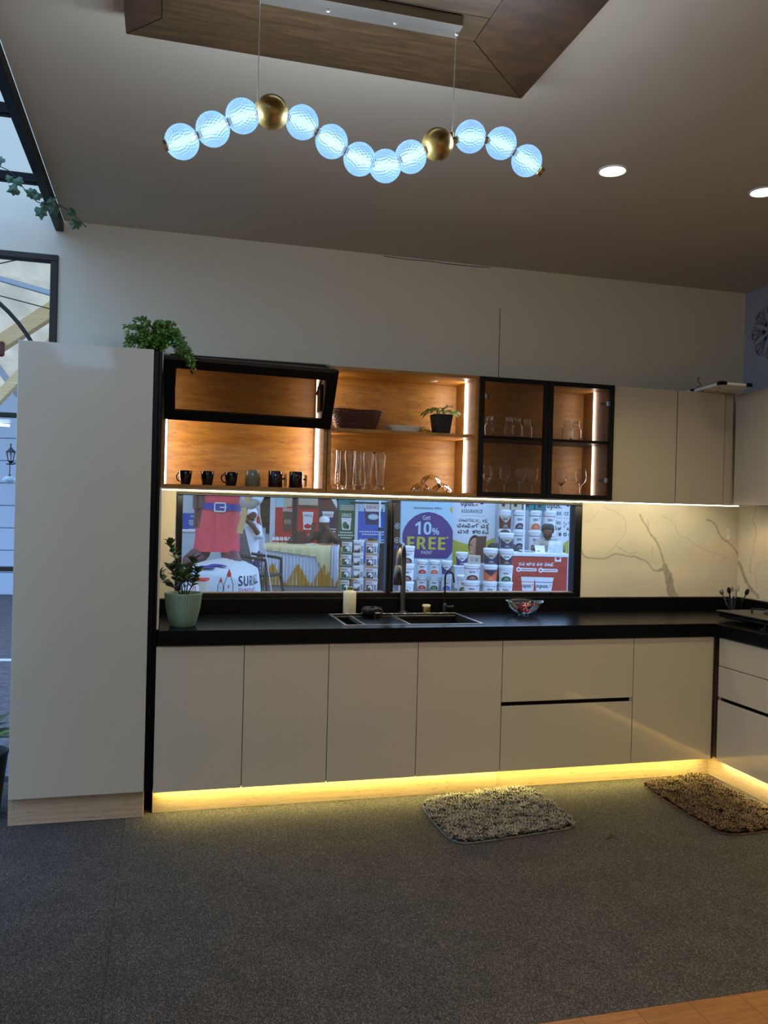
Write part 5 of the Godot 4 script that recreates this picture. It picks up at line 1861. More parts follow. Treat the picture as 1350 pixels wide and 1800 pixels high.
func pergola():
	var t = thing("pergola", "dark steel ladder frame along the left edge of the ceiling", "frame", Vector3(-0.675, 2.862, 0))
	var g = Geo.new()
	g.box(Vector3(-0.020, -0.015, BACK), Vector3(0.020, 0.038, 3.4), 0.003)
	part("long_bar", g, "black_profile", t)
	for z in [0.037, 0.711, 1.385, 2.06, 2.73]:
		g = Geo.new()
		g.box(Vector3(-0.55, -0.012, z - 0.018), Vector3(-0.020, 0.030, z + 0.018), 0.003)
		part("rung", g, "black_profile", t)
	g = Geo.new()
	g.box(Vector3(-0.57, -0.015, BACK), Vector3(-0.55, 0.038, 3.4), 0.003)
	part("long_bar", g, "black_profile", t)
	t = thing("ivy_garland", "artificial ivy garland hanging over the dark steel ladder frame", "ivy", Vector3(0, 0, 0.05))
	var line = [Vector3(-1.25, 2.93, -0.01), Vector3(-1.0, 2.925, 0.0), Vector3(-0.845, 2.905, 0.0), Vector3(-0.788, 2.870, 0.012), Vector3(-0.735, 2.805, 0.02), Vector3(-0.69, 2.765, 0.02), Vector3(-0.65, 2.758, 0.03), Vector3(-0.61, 2.765, 0.02), Vector3(-0.55, 2.735, 0.01), Vector3(-0.487, 2.683, 0.0)]
	g = Geo.new()
	g.tube(spline(line, 6), 0.0020, 6)
	var lm = ivy_leaf()
	var lv = [[-0.835, 2.912, -0.5, 0.5, 0.9], [-0.80, 2.862, -0.2, -0.9, 0.7], [-0.775, 2.855, 0.5, -0.8, 0.9], [-0.770, 2.812, -0.9, -0.35, 1.0], [-0.700, 2.795, -0.9, 0.3, 0.95], [-0.700, 2.790, 0.9, -0.1, 0.8], [-0.676, 2.740, 0.1, -1.0, 1.1], [-0.655, 2.760, -0.5, -0.7, 0.7], [-0.640, 2.760, 0.5, 0.6, 0.9], [-0.625, 2.755, 0.3, -0.8, 1.0], [-0.560, 2.742, 0.8, -0.4, 0.75], [-0.525, 2.700, -0.4, -0.9, 1.0], [-0.95, 2.93, -0.4, -0.8, 0.9], [-1.05, 2.925, 0.5, -0.7, 1.0]]
	for i in lv.size():
		var l = lv[i]
		var p = Vector3(l[0], l[1], 0.022)
		var o = part("leaf", lm, "leaf_ivy", t)
		var z = Vector3(l[2], l[3], 0.12 * (i % 3 - 1)).normalized()
		var y = Vector3(0.25 * (i % 2) - 0.1, 0.15 * (i % 3) - 0.1, 1.0)
		y = (y - z * y.dot(z)).normalized()
		o.transform = Transform3D(Basis(y.cross(z), y, z).scaled_local(Vector3.ONE * l[4]), p)
	part("stem", g, "stem", t)

# ------------------------------------------------------------------ on the floor
func shag(called, label, poly: Array, colors: Array, seed_: int):
	var rng = RandomNumberGenerator.new()
	rng.seed = seed_
	var c = Vector2()
	for p in poly:
		c += p / poly.size()
	var t = thing(called, label, "mat", Vector3(c.x, 0, c.y), 0, "shaggy floor mats")
	var edge := PackedVector2Array()
	for p in spline(poly + [poly[0]], 5):
		edge.append(p - c)
	edge.remove_at(edge.size() - 1)
	var g = Geo.new()
	g.at(Vector3.ZERO, Basis(Vector3.RIGHT, PI / 2)).slab(edge, -0.006, -0.0005)
	part("backing", g, colors[2], t)
	g = Geo.new()
	var hem := []
	for p in edge:
		hem.append(Vector3(p.x, 0.004, p.y))
	hem.append(hem[0])
	g.tube(hem, 0.0042, 6, false)
	part("hem", g, colors[2], t)
	var lo = Vector2(9, 9)
	var hi = -lo
	for p in edge:
		lo = lo.min(p)
		hi = hi.max(p)
	var tuft = Geo.new()
	for k in 5:
		var a = TAU * k / 5.0
		var d = Vector3(cos(a), 0, sin(a))
		var s = d.cross(Vector3.UP) * 0.0021
		var b0 = Vector3.ZERO
		var b1 = d * 0.0045 + Vector3(0, 0.012, 0)
		var b2 = d * 0.0115 + Vector3(0, 0.015, 0)
		tuft.quad(b0 - s, b0 + s, b1 + s, b1 - s, (d * -0.4 + Vector3.UP).normalized())
		tuft.quad(b1 - s, b1 + s, b2 + s * 0.4, b2 - s * 0.4, (Vector3.UP + d * 0.3).normalized())
	var mesh_ = tuft.mesh()
	var hump = noise(seed_ + 3, 7.0, 2)
	for half in 2:
		var list := []
		var step = 0.0098
		var z = lo.y
		var row = 0
		while z < hi.y:
			var x = lo.x
			while x < hi.x:
				var p = Vector2(x + rng.randf_range(-1, 1) * 0.004, z + rng.randf_range(-1, 1) * 0.004)
				if rng.randf() < (0.62 if half == 0 else 0.38) and Geometry2D.is_point_in_polygon(p, edge):
					var b = Basis(Vector3.UP, rng.randf() * TAU) * Basis(Vector3.RIGHT, rng.randf_range(-0.5, 0.5))
					list.append(Transform3D(b.scaled(Vector3.ONE * rng.randf_range(0.95, 1.75) * (1.0 + 0.22 * hump.get_noise_2d(p.x, p.y))), Vector3(p.x, 0.004, p.y)))
				x += step
			z += step
			row += 1
		var mm = MultiMesh.new()
		mm.transform_format = MultiMesh.TRANSFORM_3D
		mm.mesh = mesh_
		mm.instance_count = list.size()
		for i in list.size():
			mm.set_instance_transform(i, list[i])
		var o = MultiMeshInstance3D.new()
		o.name = "pile"
		o.multimesh = mm
		o.material_override = M[colors[half]]
		t.add_child(o, true)
		stuff(o)

func floor_things():
	mat("shag_grey", Color(0.50, 0.475, 0.445), 0.95)
	mat("shag_grey_dark", Color(0.36, 0.345, 0.32), 0.95)
	mat("shag_grey_hem", Color(0.40, 0.385, 0.36), 0.9)
	mat("shag_brown", Color(0.38, 0.285, 0.185), 0.95)
	mat("shag_brown_dark", Color(0.25, 0.18, 0.115), 0.95)
	mat("shag_brown_hem", Color(0.30, 0.21, 0.13), 0.9)
	shag("floor_mat", "grey shaggy floor mat in front of the drawers", [Vector2(1.135, 0.14), Vector2(1.155, 0.075), Vector2(1.21, 0.045), Vector2(1.40, 0.0), Vector2(1.62, -0.035), Vector2(1.72, -0.028), Vector2(1.765, 0.02), Vector2(1.785, 0.20), Vector2(1.778, 0.42), Vector2(1.75, 0.475), Vector2(1.69, 0.50), Vector2(1.45, 0.535), Vector2(1.225, 0.562), Vector2(1.165, 0.545), Vector2(1.135, 0.48), Vector2(1.13, 0.30)], ["shag_grey", "shag_grey_dark", "shag_grey_hem"], 3)
	shag("floor_mat", "brown shaggy floor mat at the right edge before the corner", [Vector2(2.405, 0.07), Vector2(2.43, 0.01), Vector2(2.51, -0.02), Vector2(2.66, -0.045), Vector2(2.79, -0.055), Vector2(2.825, -0.01), Vector2(2.83, 0.25), Vector2(2.825, 0.55), Vector2(2.80, 0.66), Vector2(2.74, 0.695), Vector2(2.60, 0.71), Vector2(2.47, 0.712), Vector2(2.40, 0.67), Vector2(2.39, 0.50), Vector2(2.395, 0.28)], ["shag_brown", "shag_brown_dark", "shag_brown_hem"], 9)
	# plant in a tall black pot at the left edge
	var t = thing("floor_plant", "broad-leaved plant in a black stand left of the larder", "plant", Vector3(-0.905, 0, -0.20))
	var g = Geo.new()
	g.lathe([Vector2(0, 0.0), Vector2(0.07, 0.0), Vector2(0.075, 0.01), Vector2(0.105, 0.28), Vector2(0.112, 0.29), Vector2(0.105, 0.295), Vector2(0.095, 0.27), Vector2(0, 0.265)], 32)
	part("pot", g, "black_matt", t)
	var lm = leaf_mesh(0.22, 0.085, 0.22, 0.25)
	g = Geo.new()
	for i in 13:
		var a = i * 2.4 + 0.4
		var e = 0.35 + 0.6 * (i % 5) / 4.0
		var p = Vector3(0, 0.26, 0)
		var q = Vector3(cos(a) * 0.05, 0.32 + 0.10 * e, sin(a) * 0.05)
		g.tube([p, q], 0.003, 5)
		set_leaf(t, lm, "leaf_mid" if i % 2 else "leaf_dark", q, Vector3(cos(a), e * 0.9, sin(a)), 0.0, 0.50 + 0.12 * (i % 3) / 2.0)
	part("stems", g, "leaf_mid", t)
	# scraps on the carpet
	var scr = [[1.86, 0.62, 0.5], [1.75, 0.98, 1.2], [-0.33, 0.86, 0.3], [1.80, 1.42, 0.9], [2.02, 0.80, 2.0]]
	for i in 3:
		g = Geo.new()
		var a = scr[i][2]
		g.tube(spline([Vector3(-0.03, 0.002, 0), Vector3(-0.008, 0.004, 0.012), Vector3(0.01, 0.003, -0.006), Vector3(0.032, 0.002, 0.006)], 4), 0.0016, 5)
		solo("thread", g, "shag_grey_hem" if i else "black_matt", ["loose dark thread on the carpet near the corner of the grey mat", "loose pale thread on the carpet right of centre", "frayed thread on the carpet seam at the left"][i], "thread", Vector3(scr[i][0], 0, scr[i][1]), a)

# ------------------------------------------------------------------ the exhibition hall behind the kitchen; its stalls stand at an angle (TURN) to the kitchen
const GY := 0.0                         # ground level

func hall(x: float, y: float, d: float) -> Vector3:
	return Vector3(EYE.x + 0.9661 * x + 0.2583 * d, y, EYE.z + 0.2583 * x - 0.9661 * d)

func stand(called, label, category, x, y, d, group = "", extra = 0.0):
	return thing(called, label, category, hall(x, y, d), TURN + extra, group)

var off := Vector3.ZERO                 # banners are drawn in the coordinates of the hall and shifted to their foot

func banner(label, x0, y0, x1, y1, d, sheet_mat, group = "", thick = 0.012):
	off = Vector3(-(x0 + x1) / 2, -y0, 0)
	var t = stand("banner", label, "banner", (x0 + x1) / 2, y0, d, group)
	var g = Geo.new().at(off)
	g.box(Vector3(x0, y0, -thick), Vector3(x1, y1, 0), 0.001)
	part("sheet", g, sheet_mat, t)
	return t

func print_on(t, called, m, f: Callable):
	var g = Geo.new().at(off)
	f.call(g)
	return part(called, g, m, t)

func area_print(t, called, m, x0, y0, x1, y1, z = 0.0015):
	return print_on(t, called, m, func(g): patch(g, x0, y0, x1, y1, flat(z), 1))

func shape_print(t, called, m, pts, z = 0.003):
	return print_on(t, called, m, func(g): g.slab(pts, 0.0005, z))

func words(t, m, s, x, y, w, h, z = 0.005, bold = true):
	return print_on(t, "lettering", m, func(g): write(g, s, x, y, w, h, flat(z), bold))

func small_print(t, m, x0, y0, x1, lines: Array, h, gap, z = 0.005):   # lines of print too small to read
	return print_on(t, "small_print", m, func(g):
		for i in lines.size():
			var w = (x1 - x0) * lines[i]
			var c = (x0 + x1) / 2
			var x = c - w / 2
			var k = 0
			while x < c + w / 2:
				var e = minf(x + h * (1.3 + 1.2 * fposmod(k * 0.618 + i * 0.3, 1.0)), c + w / 2)
				patch(g, x, y0 - i * gap, e, y0 - i * gap + h, flat(z), 1)
				x = e + h * 0.5
				k += 1)

func tub_outline(x, y, w, h) -> PackedVector2Array:
	return PackedVector2Array([Vector2(x - w * 0.42, y), Vector2(x + w * 0.42, y), Vector2(x + w * 0.5, y + h * 0.82), Vector2(x + w * 0.53, y + h * 0.84), Vector2(x + w * 0.53, y + h), Vector2(x - w * 0.53, y + h), Vector2(x - w * 0.53, y + h * 0.84), Vector2(x - w * 0.5, y + h * 0.82)])

func outdoors():
	var g = Geo.new()
	g.box(Vector3(-40, GY - 0.3, -40), Vector3(40, GY, BACK - 0.155))
	structure("floor_3", g, "asphalt")
	g = Geo.new()
	g.box(Vector3(-40, GY - 0.3, BACK - 0.155), Vector3(-4.0, GY, 40))
	structure("floor_4", g, "asphalt")
	g = Geo.new()
	g.at(hall(0, 0, 17.3), Basis(Vector3.UP, TURN)).box(Vector3(-4.9, GY, -0.12), Vector3(4.6, 2.7, 0), 0.004)
	structure("wall_hall", g, "wall_panel", "white panels closing the back of the paint stalls")
	g = Geo.new()
	g.at(hall(0, 0, 17.2), Basis(Vector3.UP, TURN)).box(Vector3(-2.36, GY, -0.08), Vector3(-2.255, 2.7, 0.02), 0.004)
	g.box(Vector3(-0.598, GY, -0.08), Vector3(-0.535, 2.7, 0.02), 0.004)
	structure("trim_5", g, "wall_panel", "white posts between the banners")

func lifted(by: Vector3, list: Array) -> Array:
	var o := []
	for b in list:
		o.append([b[0] + by, b[1] + by, b[2], b[3]])
	return o

func person_mesh(t, called, bones, m, cell = 0.016, blend = 0.035):
	var g = Geo.new()
	blob(g, bones, cell, blend)
	return part(called, g, m, t)

func face(t, c: Vector3, r: float, turn: Basis, m):   # a head on its own fine grid: skull, jaw, nose, brows, ears
	var g = Geo.new()
	var P = func(x, y, z): return c + turn * (Vector3(x, y, z) * r)
	blob(g, [[P.call(0, 0.25, -0.12), P.call(0, 0.30, 0.05), 0.84 * r, 0.80 * r], [P.call(0, -0.15, 0.15), P.call(0, -0.72, 0.38), 0.62 * r, 0.34 * r], [P.call(0, 0.02, 0.80), P.call(0, -0.30, 0.98), 0.08 * r, 0.14 * r], [P.call(-0.30, 0.12, 0.72), P.call(0.30, 0.12, 0.72), 0.14 * r, 0.14 * r], [P.call(-0.80, -0.15, -0.05), P.call(-0.86, 0.12, -0.1), 0.10 * r, 0.14 * r], [P.call(0.80, -0.15, -0.05), P.call(0.86, 0.12, -0.1), 0.10 * r, 0.14 * r], [P.call(-0.2, -0.52, 0.70), P.call(0.2, -0.52, 0.70), 0.08 * r, 0.08 * r], [P.call(0, -0.5, -0.1), P.call(0, -1.25, -0.15), 0.45 * r, 0.50 * r]], 0.0075, 0.012)
	var head = part("head", g, m, t)
	for s in [-1.0, 1.0]:
		g = Geo.new()
		g.ball(P.call(0.30 * s, -0.02, 0.76), Vector3(0.12, 0.075, 0.08) * r, 12, 8)
		part("eye", g, "shirt_white", head)
		g = Geo.new()
		g.ball(P.call(0.30 * s, -0.02, 0.83), Vector3(0.055, 0.06, 0.03) * r, 10, 6)
		part("pupil", g, "hair", head)
	g = Geo.new()
	g.ball(P.call(0, -0.55, 0.74), Vector3(0.22, 0.05, 0.07) * r, 12, 6)
	part("mouth", g, "lip", head)
	return head

func hand(t, wrist: Vector3, dir: Vector3, palm: Vector3, m, k = 1.0, curl = 0.5, side = 1.0):   # palm, four bent fingers of different lengths, a thumb
	var z = dir.normalized()
	var y = (palm - z * palm.dot(z)).normalized()
	var x = y.cross(z) * side
	var g = Geo.new()
	var bones := [[wrist, wrist + z * 0.05 * k, 0.024 * k, 0.024 * k]]
	for i in 4:
		var root = wrist + z * 0.075 * k + x * (i - 1.5) * 0.021 * k
		bones.append([wrist + z * 0.02 * k + x * (i - 1.5) * 0.012 * k, root, 0.014 * k, 0.011 * k])
		var ln = [0.066, 0.078, 0.072, 0.056][i] * k
		var d1 = (z + y * curl * 0.5).normalized()
		var d2 = (z + y * curl * 1.3).normalized()
		bones.append([root, root + d1 * ln * 0.5, 0.0095 * k, 0.009 * k])
		bones.append([root + d1 * ln * 0.5, root + d1 * ln * 0.5 + d2 * ln * 0.5, 0.009 * k, 0.0075 * k])
	var tb = wrist + z * 0.025 * k - x * 0.028 * k
	bones.append([wrist + z * 0.015 * k - x * 0.012 * k, tb, 0.015 * k, 0.013 * k])
	bones.append([tb, tb + (z * 0.7 - x * 0.7 + y * 0.4).normalized() * 0.045 * k, 0.012 * k, 0.009 * k])
	blob(g, bones, 0.0055, 0.006)
	return part("hand", g, m, t)

func hall_left_stall():
	var rng = RandomNumberGenerator.new()
	rng.seed = 23
	var g = Geo.new()
	# --- behind the inflatable
	var t = banner("blue information poster with white writing left of the inflatable figure", -4.35, 0.77, -3.55, 1.229, 17.25, "print_blue")
	words(t, "print_white", "AMC Support", -4.02, 1.135, 0.42, 0.055)
	small_print(t, "print_white", -4.05, 1.07, -3.60, [1.0, 0.95, 1.0, 0.9, 0.5, 0.0, 1.0, 0.9, 1.0, 0.7], 0.016, 0.030)
	t = banner("small framed blue and white picture above the blue poster", -3.97, 1.32, -3.70, 1.75, 17.26, "wall_panel")
	area_print(t, "picture", "print_blue", -3.94, 1.35, -3.73, 1.50)
	shape_print(t, "picture", "print_white", oval(-3.85, 1.50, 0.06, 0.05))
	t = stand("counter", "pale grey counter under the blue information poster", "counter", -3.70, GY, 16.0)
	g.box(Vector3(-0.30, 0, -0.5), Vector3(0.45, 0.88, 0), 0.004)
	part("body", g, "wall_panel", t)
	g = Geo.new()
	g.box(Vector3(-0.33, 0.88, -0.53), Vector3(0.48, 0.92, 0.03), 0.006)
	part("top", g, "print_white", t)
	# dark louvred panel
	t = stand("louvre_panel", "dark louvred panel beside the white stall post", "panel", -2.46, 0.85, 17.24)
	g = Geo.new()
	g.box(Vector3(-0.11, 0, -0.01), Vector3(0.10, 1.2, 0.0))
	part("frame", g, "print_dark", t)
	for i in 9:
		g = Geo.new()
		g.at(Vector3(0, 0.06 + 0.13 * i, 0.01), Basis(Vector3.RIGHT, 0.35)).box(Vector3(-0.105, -0.055, -0.003), Vector3(0.095, 0.055, 0.003))
		part("slat", g, "black_matt" if i != 3 else "chair_grey", t)
	# --- the inflatable figure
	t = stand("inflatable_figure", "red inflatable advertising figure with a blue belt on a white cushion base", "inflatable", -2.0, GY, 11.05)
	var fold = noise(131, 5.0, 3)
	var at_ = Vector3(2.0, -GY, 0)                 # hall x, y -> local
	g = Geo.new().at(at_)
	g.sheet(64, 40, func(u, v):
		var a = u * TAU
		var y = lerpf(0.82, 2.05, v)
		var c = lerpf(-2.215, -2.18, v)
		var hw = lerpf(0.295, 0.265, clampf(v * 1.6, 0, 1)) * (1.0 if v < 0.8 else sqrt(maxf(0.0, 1.0 - pow((v - 0.8) / 0.2, 2.0)) + 0.0001))
		var k = 1.0 / pow(pow(absf(cos(a)), 3.0) + pow(absf(sin(a)), 3.0), 1.0 / 3.0)
		var crease = 0.010 * absf(sin(c + cos(a) * k * 6.0)) if v < 0.45 else 0.0
		var w = 1.0 + 0.045 * fold.get_noise_3d(cos(a) * 3.0, y * 1.2, sin(a) * 3.0) + 0.03 * fold.get_noise_3d(cos(a) * 9.0, y * 1.5, 5.0)
		var seam = 0.03 * exp(-pow(cos(a) * k / 0.05, 2.0)) * (1.0 - smoothstep(0.30, 0.42, v))
		return Vector3(c + cos(a) * k * hw * w, y, (sin(a) * k * 0.22 - signf(sin(a)) * seam) * w + crease * 0.3))
	g.sheet(32, 2, func(u, v): return Vector3(-2.215 + cos(u * TAU) * 0.28 * (1 - v), 0.825, sin(u * TAU) * 0.2 * (1 - v)))
	part("torso", g, "inflated_red", t)
	g = Geo.new().at(at_)
	g.sheet(64, 4, func(u, v):
		var a = u * TAU
		var k = 1.0 / pow(pow(absf(cos(a)), 3.0) + pow(absf(sin(a)), 3.0), 1.0 / 3.0)
		return Vector3(-2.20 + cos(a) * k * 0.288, 1.372 + 0.088 * v - 0.01 * cos(a), sin(a) * k * 0.240))
	part("belt", g, "inflated_blue", t, "blue belt")
	g = Geo.new().at(at_ + Vector3(0, 0, 0.245))
	var bk := []
	for p in rounded(-2.205, 1.352, -2.068, 1.462, 0.018, 4):
		bk.append(Vector3(p.x, p.y, 0))
	bk.append(bk[0])
	g.tube(bk, 0.010, 8, false)
	g.tube([Vector3(-2.135, 1.407, 0.005), Vector3(-2.052, 1.407, 0.008)], 0.009, 8)
	part("buckle", g, "inflated_white", t, "white square buckle")
	g = Geo.new().at(at_ + Vector3(0, 0, 0.16))
	g.box(Vector3(-2.50, 1.375, -0.06), Vector3(-2.435, 1.56, 0.06), 0.015)
	g.box(Vector3(-2.43, 1.38, -0.05), Vector3(-2.345, 1.57, 0.075), 0.02)
	part("pouch", g, "inflated_brown", t, "brown tool pouch")
	for s in [[-2.475, 1.135, 0.022], [-2.41, 1.13, 0.024], [-2.365, 1.22, 0.006]]:
		g = Geo.new().at(at_ + Vector3(0, 0, 0.17))
		g.tube([Vector3(s[0], s[1], 0), Vector3(s[0] + 0.01, 1.38, 0)], s[2], 10)
		part("tool", g, "inflated_brown" if s[2] > 0.01 else "inflated_grey", t)
	g = Geo.new().at(at_)
	blob(g, [[Vector3(-1.93, 1.78, 0.0), Vector3(-1.62, 1.72, 0.12), 0.12, 0.10], [Vector3(-1.62, 1.72, 0.12), Vector3(-1.66, 1.52, 0.26), 0.105, 0.075]], 0.016, 0.03)
	part("sleeve", g, "inflated_white", t)
	g = Geo.new().at(at_)
	blob(g, [[Vector3(-1.845, 1.475, 0.30), Vector3(-1.70, 1.455, 0.30), 0.034, 0.045], [Vector3(-1.70, 1.455, 0.30), Vector3(-1.665, 1.50, 0.28), 0.05, 0.06], [Vector3(-1.84, 1.44, 0.31), Vector3(-1.72, 1.42, 0.31), 0.028, 0.03]], 0.012, 0.02)
	part("fist", g, "inflated_grey", t, "grey gloved fist")
	g = Geo.new().at(at_)
	g.tube([Vector3(-1.865, 1.08, 0.30), Vector3(-1.76, 1.58, 0.30)], [0.042, 0.034], 14)
	part("tool_handle", g, "pole_tan", t, "tan handle held in the fist")
	for s in [[-2.45, 0.75], [-2.0, 0.74]]:
		g = Geo.new().at(at_)
		blob(g, [[Vector3(s[0] + (0.05 if s[0] < -2.2 else -0.06), 0.80, 0.0), Vector3(s[0], s[1], 0.12), 0.10, 0.115], [Vector3(s[0], s[1], 0.10), Vector3(s[0] + (-0.06 if s[0] < -2.2 else 0.06), 0.70, 0.24), 0.115, 0.10]], 0.018, 0.03)
		part("boot", g, "inflated_boot", t, "dull purple boot")
	# cushion base; its print wraps round the corner
	var bx0 = -2.55; var bx1 = -1.53; var zf = 1.40; var rr = 0.16
	var top_y = func(x): return 0.50 + 0.19 * sin(clampf((x - bx0) / (bx1 - bx0), 0, 1) * PI * 0.72 + 0.55)
	var round_ = func(s):                            # distance along the front, from x = bx0 + rr
		var lw = bx1 - bx0 - 2 * rr
		if s < 0.0:
			var a = minf(-s / rr, PI / 2)
			return [Vector3(bx0 + rr - sin(a) * rr, 0, zf - rr + cos(a) * rr), Vector3(-sin(a), 0, cos(a))]
		if s <= lw:
			return [Vector3(bx0 + rr + s, 0, zf), Vector3(0, 0, 1)]
		var b = minf((s - lw) / rr, PI / 2)
		var far = maxf(s - lw - rr * PI / 2, 0.0)
		return [Vector3(bx1 - rr + sin(b) * rr, 0, zf - rr + cos(b) * rr - far), Vector3(sin(b), 0, cos(b))]
	var lw_ = bx1 - bx0 - 2 * rr
	g = Geo.new().at(at_)
	g.sheet(72, 22, func(u, v):
		var q = round_.call(lerpf(-rr * PI / 2 - 0.5, lw_ + rr * PI / 2 + 0.5, u))
		var p: Vector3 = q[0]
		if u < 0.2:
			var e = minf(rr * PI / 2, 0.2)
			p.z -= maxf(0.0, (0.17 - u) * 3.0) * 0.9
		var top_ = top_y.call(p.x)
		var s = v * 1.25
		if s <= 1.0:
			var bul = 0.03 * sin(s * PI)
			p += q[1] * bul
			p.y = lerpf(GY, top_, s)
		else:
			var w = (s - 1.0) / 0.25
			p.y = top_ + 0.06 * sin(w * PI / 2) + 0.008 * fold.get_noise_2d(p.x * 6.0, w * 2.0)
			p = p.lerp(Vector3(lerpf(p.x, -2.0, 0.25), p.y, 0.25), w)
			p.z = lerpf(q[0].z, minf(q[0].z, 0.1), w)
		return p)
	part("base", g, "inflated_white", t, "white cushion base")
	var put = func(p):
		var q = round_.call(p.x - bx0 - rr)
		var s = clampf((p.y - GY) / (top_y.call(q[0].x) - GY), 0, 1)
		return [q[0] + q[1] * (0.03 * sin(s * PI) + 0.004) + Vector3(0, p.y, 0), q[1]]
	g = Geo.new().at(at_)
	write(g, "SURYACOL", -1.673, 0.505, 0.53, 0.118, put)
	part("lettering", g, "print_navy", t)
	g = Geo.new().at(at_)
	write(g, "SYNTHETIC", -1.669, 0.425, 0.30, 0.055, put, false)
	part("lettering", g, "print_magenta", t)
	for s in [[-1.875, 0.425, 0.062, 0.16], [-1.782, 0.40, 0.105, 0.275]]:
		var bx = s[0]; var by = s[1]; var bw = s[2]; var bh = s[3]
		g = Geo.new().at(at_)
		for e in [[-0.5, 0.0, -0.5, 0.45], [-0.5, 0.45, -0.2, 0.78], [0.5, 0.0, 0.5, 0.45], [0.5, 0.45, 0.2, 0.78]]:
			ribbon(g, [Vector2(bx + e[0] * bw, by + e[1] * bh), Vector2(bx + e[2] * bw, by + e[3] * bh)], 0.006, put)
		part("printed_bottle", g, "print_navy", t)
		g = Geo.new().at(at_)
		lay(g, bx - bw * 0.24, bx + bw * 0.24, func(_x): return by + bh * 0.76, func(x): return by + bh * (1.12 - 1.0 * absf(x - bx) / bw), put, 6)
		patch(g, bx - bw * 0.45, by, bx + bw * 0.45, by + bh * 0.09, put, 4)
		write(g, "S", bx - bw * 0.1, by + bh * 0.3, bw * 0.2, bh * 0.12, put)
		part("printed_cap", g, "print_red", t)
	# packets lying on the base, and the box beside it
	for i in 2:
		t = stand("paint_packet", ["purple and white paint packet lying on the inflatable base, nearer one", "purple and white paint packet lying on the inflatable base, farther one"][i], "packet", -2.09 + 0.10 * i, 0.705 + 0.01 * i, 9.72 + 0.2 * i, "packets on the inflatable base", 0.2 * i)
		g = Geo.new()
		g.sheet(10, 6, func(u, v): return Vector3((u - 0.5) * 0.24, 0.022 * sin(u * PI) * sin(v * PI), (v - 0.5) * 0.13))
		g.sheet(10, 6, func(u, v): return Vector3((u - 0.5) * 0.24, -0.004, (v - 0.5) * 0.13))
		part("pouch", g, "inflated_blue", t)
		g = Geo.new()
		var lie = func(p): return [Vector3(p.x, 0.012 + 0.016 * sin((p.x / 0.24 + 0.5) * PI), -p.y), Vector3.UP]
		write(g, "AWC", -0.07, -0.02, 0.14, 0.05, lie)
		part("lettering", g, "print_white", t)
	t = stand("floor_box", "grey open box with red printed edge in front of the inflatable base", "box", -2.06, GY, 9.2)
	g = Geo.new()
	g.slab([Vector2(-0.085, 0), Vector2(0.085, 0), Vector2(0.10, 0.60), Vector2(-0.10, 0.60)], -0.20, 0)
	part("box", g, "print_sand", t)
	g = Geo.new()
	g.box(Vector3(-0.103, 0.59, -0.203), Vector3(0.103, 0.615, 0.003), 0.002)
	part("rim", g, "print_red", t, "red rim")
	g = Geo.new()
	g.slab(oval(-0.03, 0.51, 0.062, 0.055), 0.001, 0.004)
	part("emblem", g, "print_white", t)
	g = Geo.new()
	write(g, "SYS", -0.055, 0.485, 0.055, 0.05, flat(0.006))
	part("lettering", g, "print_red", t)
	# guy rope
	g = Geo.new()
	g.tube([hall(-1.776, 1.55, 11.6), hall(-1.50, GY, 11.6)], 0.006, 6)
	solo("guy_rope", g, "print_white", "thin white guy rope slanting down right of the inflatable figure", "rope")
	# person standing behind the dark chair
	t = stand("person", "person in a white shirt and white patterned cap bending behind the dark plastic chair", "person", -2.07, GY, 12.85)
	at_ = Vector3(2.05, -GY, 0)
	person_mesh(t, "body", lifted(at_, [[Vector3(-2.05, 0.66, 0), Vector3(-2.06, 0.95, 0.02), 0.155, 0.15], [Vector3(-2.06, 0.95, 0.02), Vector3(-2.05, 1.12, 0.05), 0.15, 0.12], [Vector3(-2.19, 1.10, 0.02), Vector3(-1.93, 1.08, 0.06), 0.07, 0.07], [Vector3(-1.93, 1.08, 0.06), Vector3(-1.88, 0.98, 0.14), 0.068, 0.06], [Vector3(-2.19, 1.10, 0.02), Vector3(-2.26, 0.94, 0.08), 0.068, 0.05]]), "shirt_white")
	person_mesh(t, "trousers", lifted(at_, [[Vector3(-2.12, 0.68, 0), Vector3(-2.13, 0.28, 0.03), 0.105, 0.075], [Vector3(-2.13, 0.28, 0.03), Vector3(-2.13, GY + 0.05, 0), 0.075, 0.05], [Vector3(-1.98, 0.68, 0), Vector3(-1.97, 0.28, 0.03), 0.105, 0.075], [Vector3(-1.97, 0.28, 0.03), Vector3(-1.97, GY + 0.05, 0), 0.075, 0.05], [Vector3(-2.13, GY + 0.04, 0), Vector3(-2.13, GY + 0.035, 0.16), 0.045, 0.035], [Vector3(-1.97, GY + 0.04, 0), Vector3(-1.97, GY + 0.035, 0.16), 0.045, 0.035]]), "print_navy")
	person_mesh(t, "forearm", lifted(at_, [[Vector3(-1.88, 0.98, 0.14), Vector3(-1.97, 1.13, 0.24), 0.045, 0.034], [Vector3(-1.97, 1.13, 0.24), Vector3(-2.03, 1.19, 0.26), 0.034, 0.04]]), "skin", 0.012)
	hand(t, Vector3(-2.03, 1.19, 0.26) + at_, Vector3(-0.6, 0.4, 0.0), Vector3(0, -0.3, -1), "skin", 1.0, 0.5)
	var hd = face(t, Vector3(-2.02, 1.285, 0.13) + at_, 0.098, Basis(Vector3.UP, 0.9) * Basis(Vector3.RIGHT, 0.5), "skin")
	g = Geo.new()
	g.ball(Vector3(-2.02, 1.325, 0.115) + at_, Vector3(0.102, 0.082, 0.105), 24, 12)
	part("cap", g, "shirt_white", hd)
	g = Geo.new()
	g.box(Vector3(-1.925, 1.16, 0.10) + at_, Vector3(-1.875, 1.28, 0.16) + at_, 0.02)
